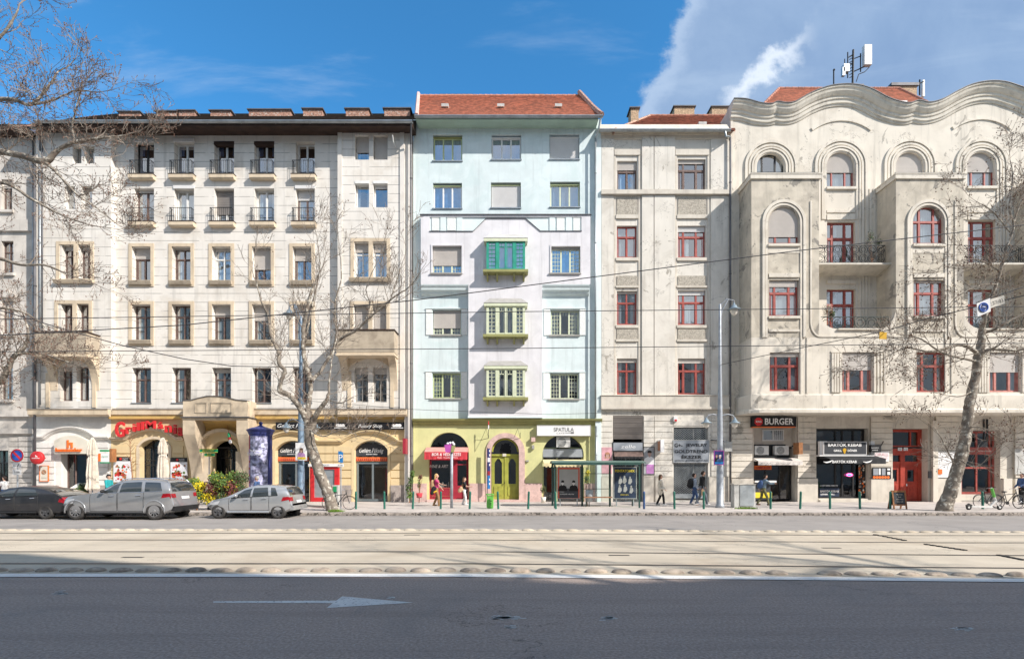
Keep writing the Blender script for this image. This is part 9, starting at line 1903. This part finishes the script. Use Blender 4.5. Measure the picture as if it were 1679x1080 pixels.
g = MB(); xx = PX(687, Y); [g.box(xx-.33, xx+.33, Y-.42, Y-.41, SW+.08*k, SW+.08*k+.012) for k in range(1, 6)]; [g.box(xx-.33+.11*k, xx-.32+.11*k, Y-.42, Y-.41, SW, SW+.42) for k in range(7)]; g.build('wire_basket', M['chrome'], t)
t = thing('plant_pot', 'pale pot with a small plant at the left side of the café doorway', 'plant pot', (PX(891, Y), Y, SW)); g = MB(); g.lathe((PX(891, Y), Y, SW), [(0, 0), (.12, 0), (.17, .36), (.14, .36), (.13, .3), (0, .3)], 14); g.build('pot', M['letter_cream'], t, True)
leafy('potted_plant', 'small reddish plant growing in the pale café pot', 'plant', (PX(891, Y), Y, SW+.3), [B_(891, 802, 5, 7, 0, Y, .15)], ['leaf_dark', 'leaf_red'], 200, .04, 6, stems=3)
Y = 28.6; leafy('potted_plant', 'leafy plant with pale flowers seen through the bus shelter', 'plant', (PX(963, Y), Y, SW), [B_(962, 785, 6, 8, 0, Y+1, .3), B_(964, 775, 4, 5, 1, Y+1, .2)], ['leaf_green', 'leaf_yellow'], 500, .04, 7)
Y = 29.6; leafy('potted_plant', 'dark green potted shrub by the hummus restaurant menu stand', 'plant', (PX(135, Y), Y, SW), [B_(136, 800, 8, 8, 0, Y, .3), B_(130, 806, 8, 6, 1, Y, .3)], ['leaf_dark', 'leaf_green'], 900, .05, 8)
Y = YF+.6; leafy('balcony_plant', 'dark leafy plant standing on the upper balcony of the curved-gable house', 'plant', (PX(1430, Y), Y, PZ(430, Y)), [B_(1428, 388, 6, 11, 0, Y, .2), B_(1441, 397, 6, 5, 0, Y, .2), B_(1424, 398, 5, 5, 1, Y, .2)], ['leaf_dark', 'pebble'], 600, .05, 9)
leafy('balcony_plant', 'pale dry plant standing on the lower balcony of the curved-gable house', 'plant', (PX(1356, Y), Y, PZ(536, Y)), [B_(1356, 508, 9, 12, 1, Y, .2), B_(1364, 515, 5, 8, 0, Y, .2)], ['leaf_dark', 'pebble', 'leaf_green'], 700, .045, 10)
# small garden sapling before the grill restaurant, and weeds
def sapling():
 rr = random.Random(2); Y = 28.; t = thing('sapling', 'thin leafless sapling between the food poster and the folded parasol', 'tree', (PX(216, Y), Y, SW)); g = MB()
 g.tube([W_(216, 810, Y), W_(217, 780, Y), W_(214, 752, Y), W_(213, 722, Y), W_(218, 706, Y)], [.035, .03, .022, .015, .008], 6)
 for k in range(16): py = rr.uniform(712, 775); a = rr.choice((-1, 1)); l = rr.uniform(6, 18); g.tube([W_(215, py, Y), W_(215+a*l*.5, py-l*.6, Y), W_(215+a*l, py-l*.5, Y)], [.012, .008, .004], 4)
 g.build('branches', M['wood'], t)
sapling()
rr = random.Random(9)
for (px, w_, Yg, lab) in ((550, 12, 24.7, 'tuft of green grass at the foot of the speckled plane tree'), (1223, 19, 26.6, 'strip of green grass in front of the utility cabinets')):
 g = MB();
 for i in range(700): x = PX(px, Yg)+rr.gauss(0, .42)*w_*Yg/F; y = Yg+rr.uniform(-.25, .2); h = rr.uniform(.04, .13); a = rr.uniform(0, 6.28); dx, dy = .012*math.cos(a), .012*math.sin(a); g.face([(x-dx, y-dy, SW), (x+dx, y+dy, SW), (x+rr.uniform(-.03, .03), y+rr.uniform(-.03, .03), SW+h)])
 tag(g.build('grass', M['grass']), lab, 'grass', kind='stuff')
g = MB(); rr = random.Random(19)                      # leaf litter and chips along the kerb
for i in range(900): x = rr.uniform(-24, 24); y = 24.02-abs(rr.gauss(0, .35)); s_ = rr.uniform(.015, .04); a = rr.uniform(0, 6.28); g.face([(x+s_*math.cos(a+q), y+s_*math.sin(a+q), .004+.01*rr.random()) for q in (0, 1.7, 3.3, 4.8)])
tag(g.build('leaf_litter', M['kerb']), 'scattered dry leaves and grit in the gutter along the kerb', 'litter', kind='stuff')
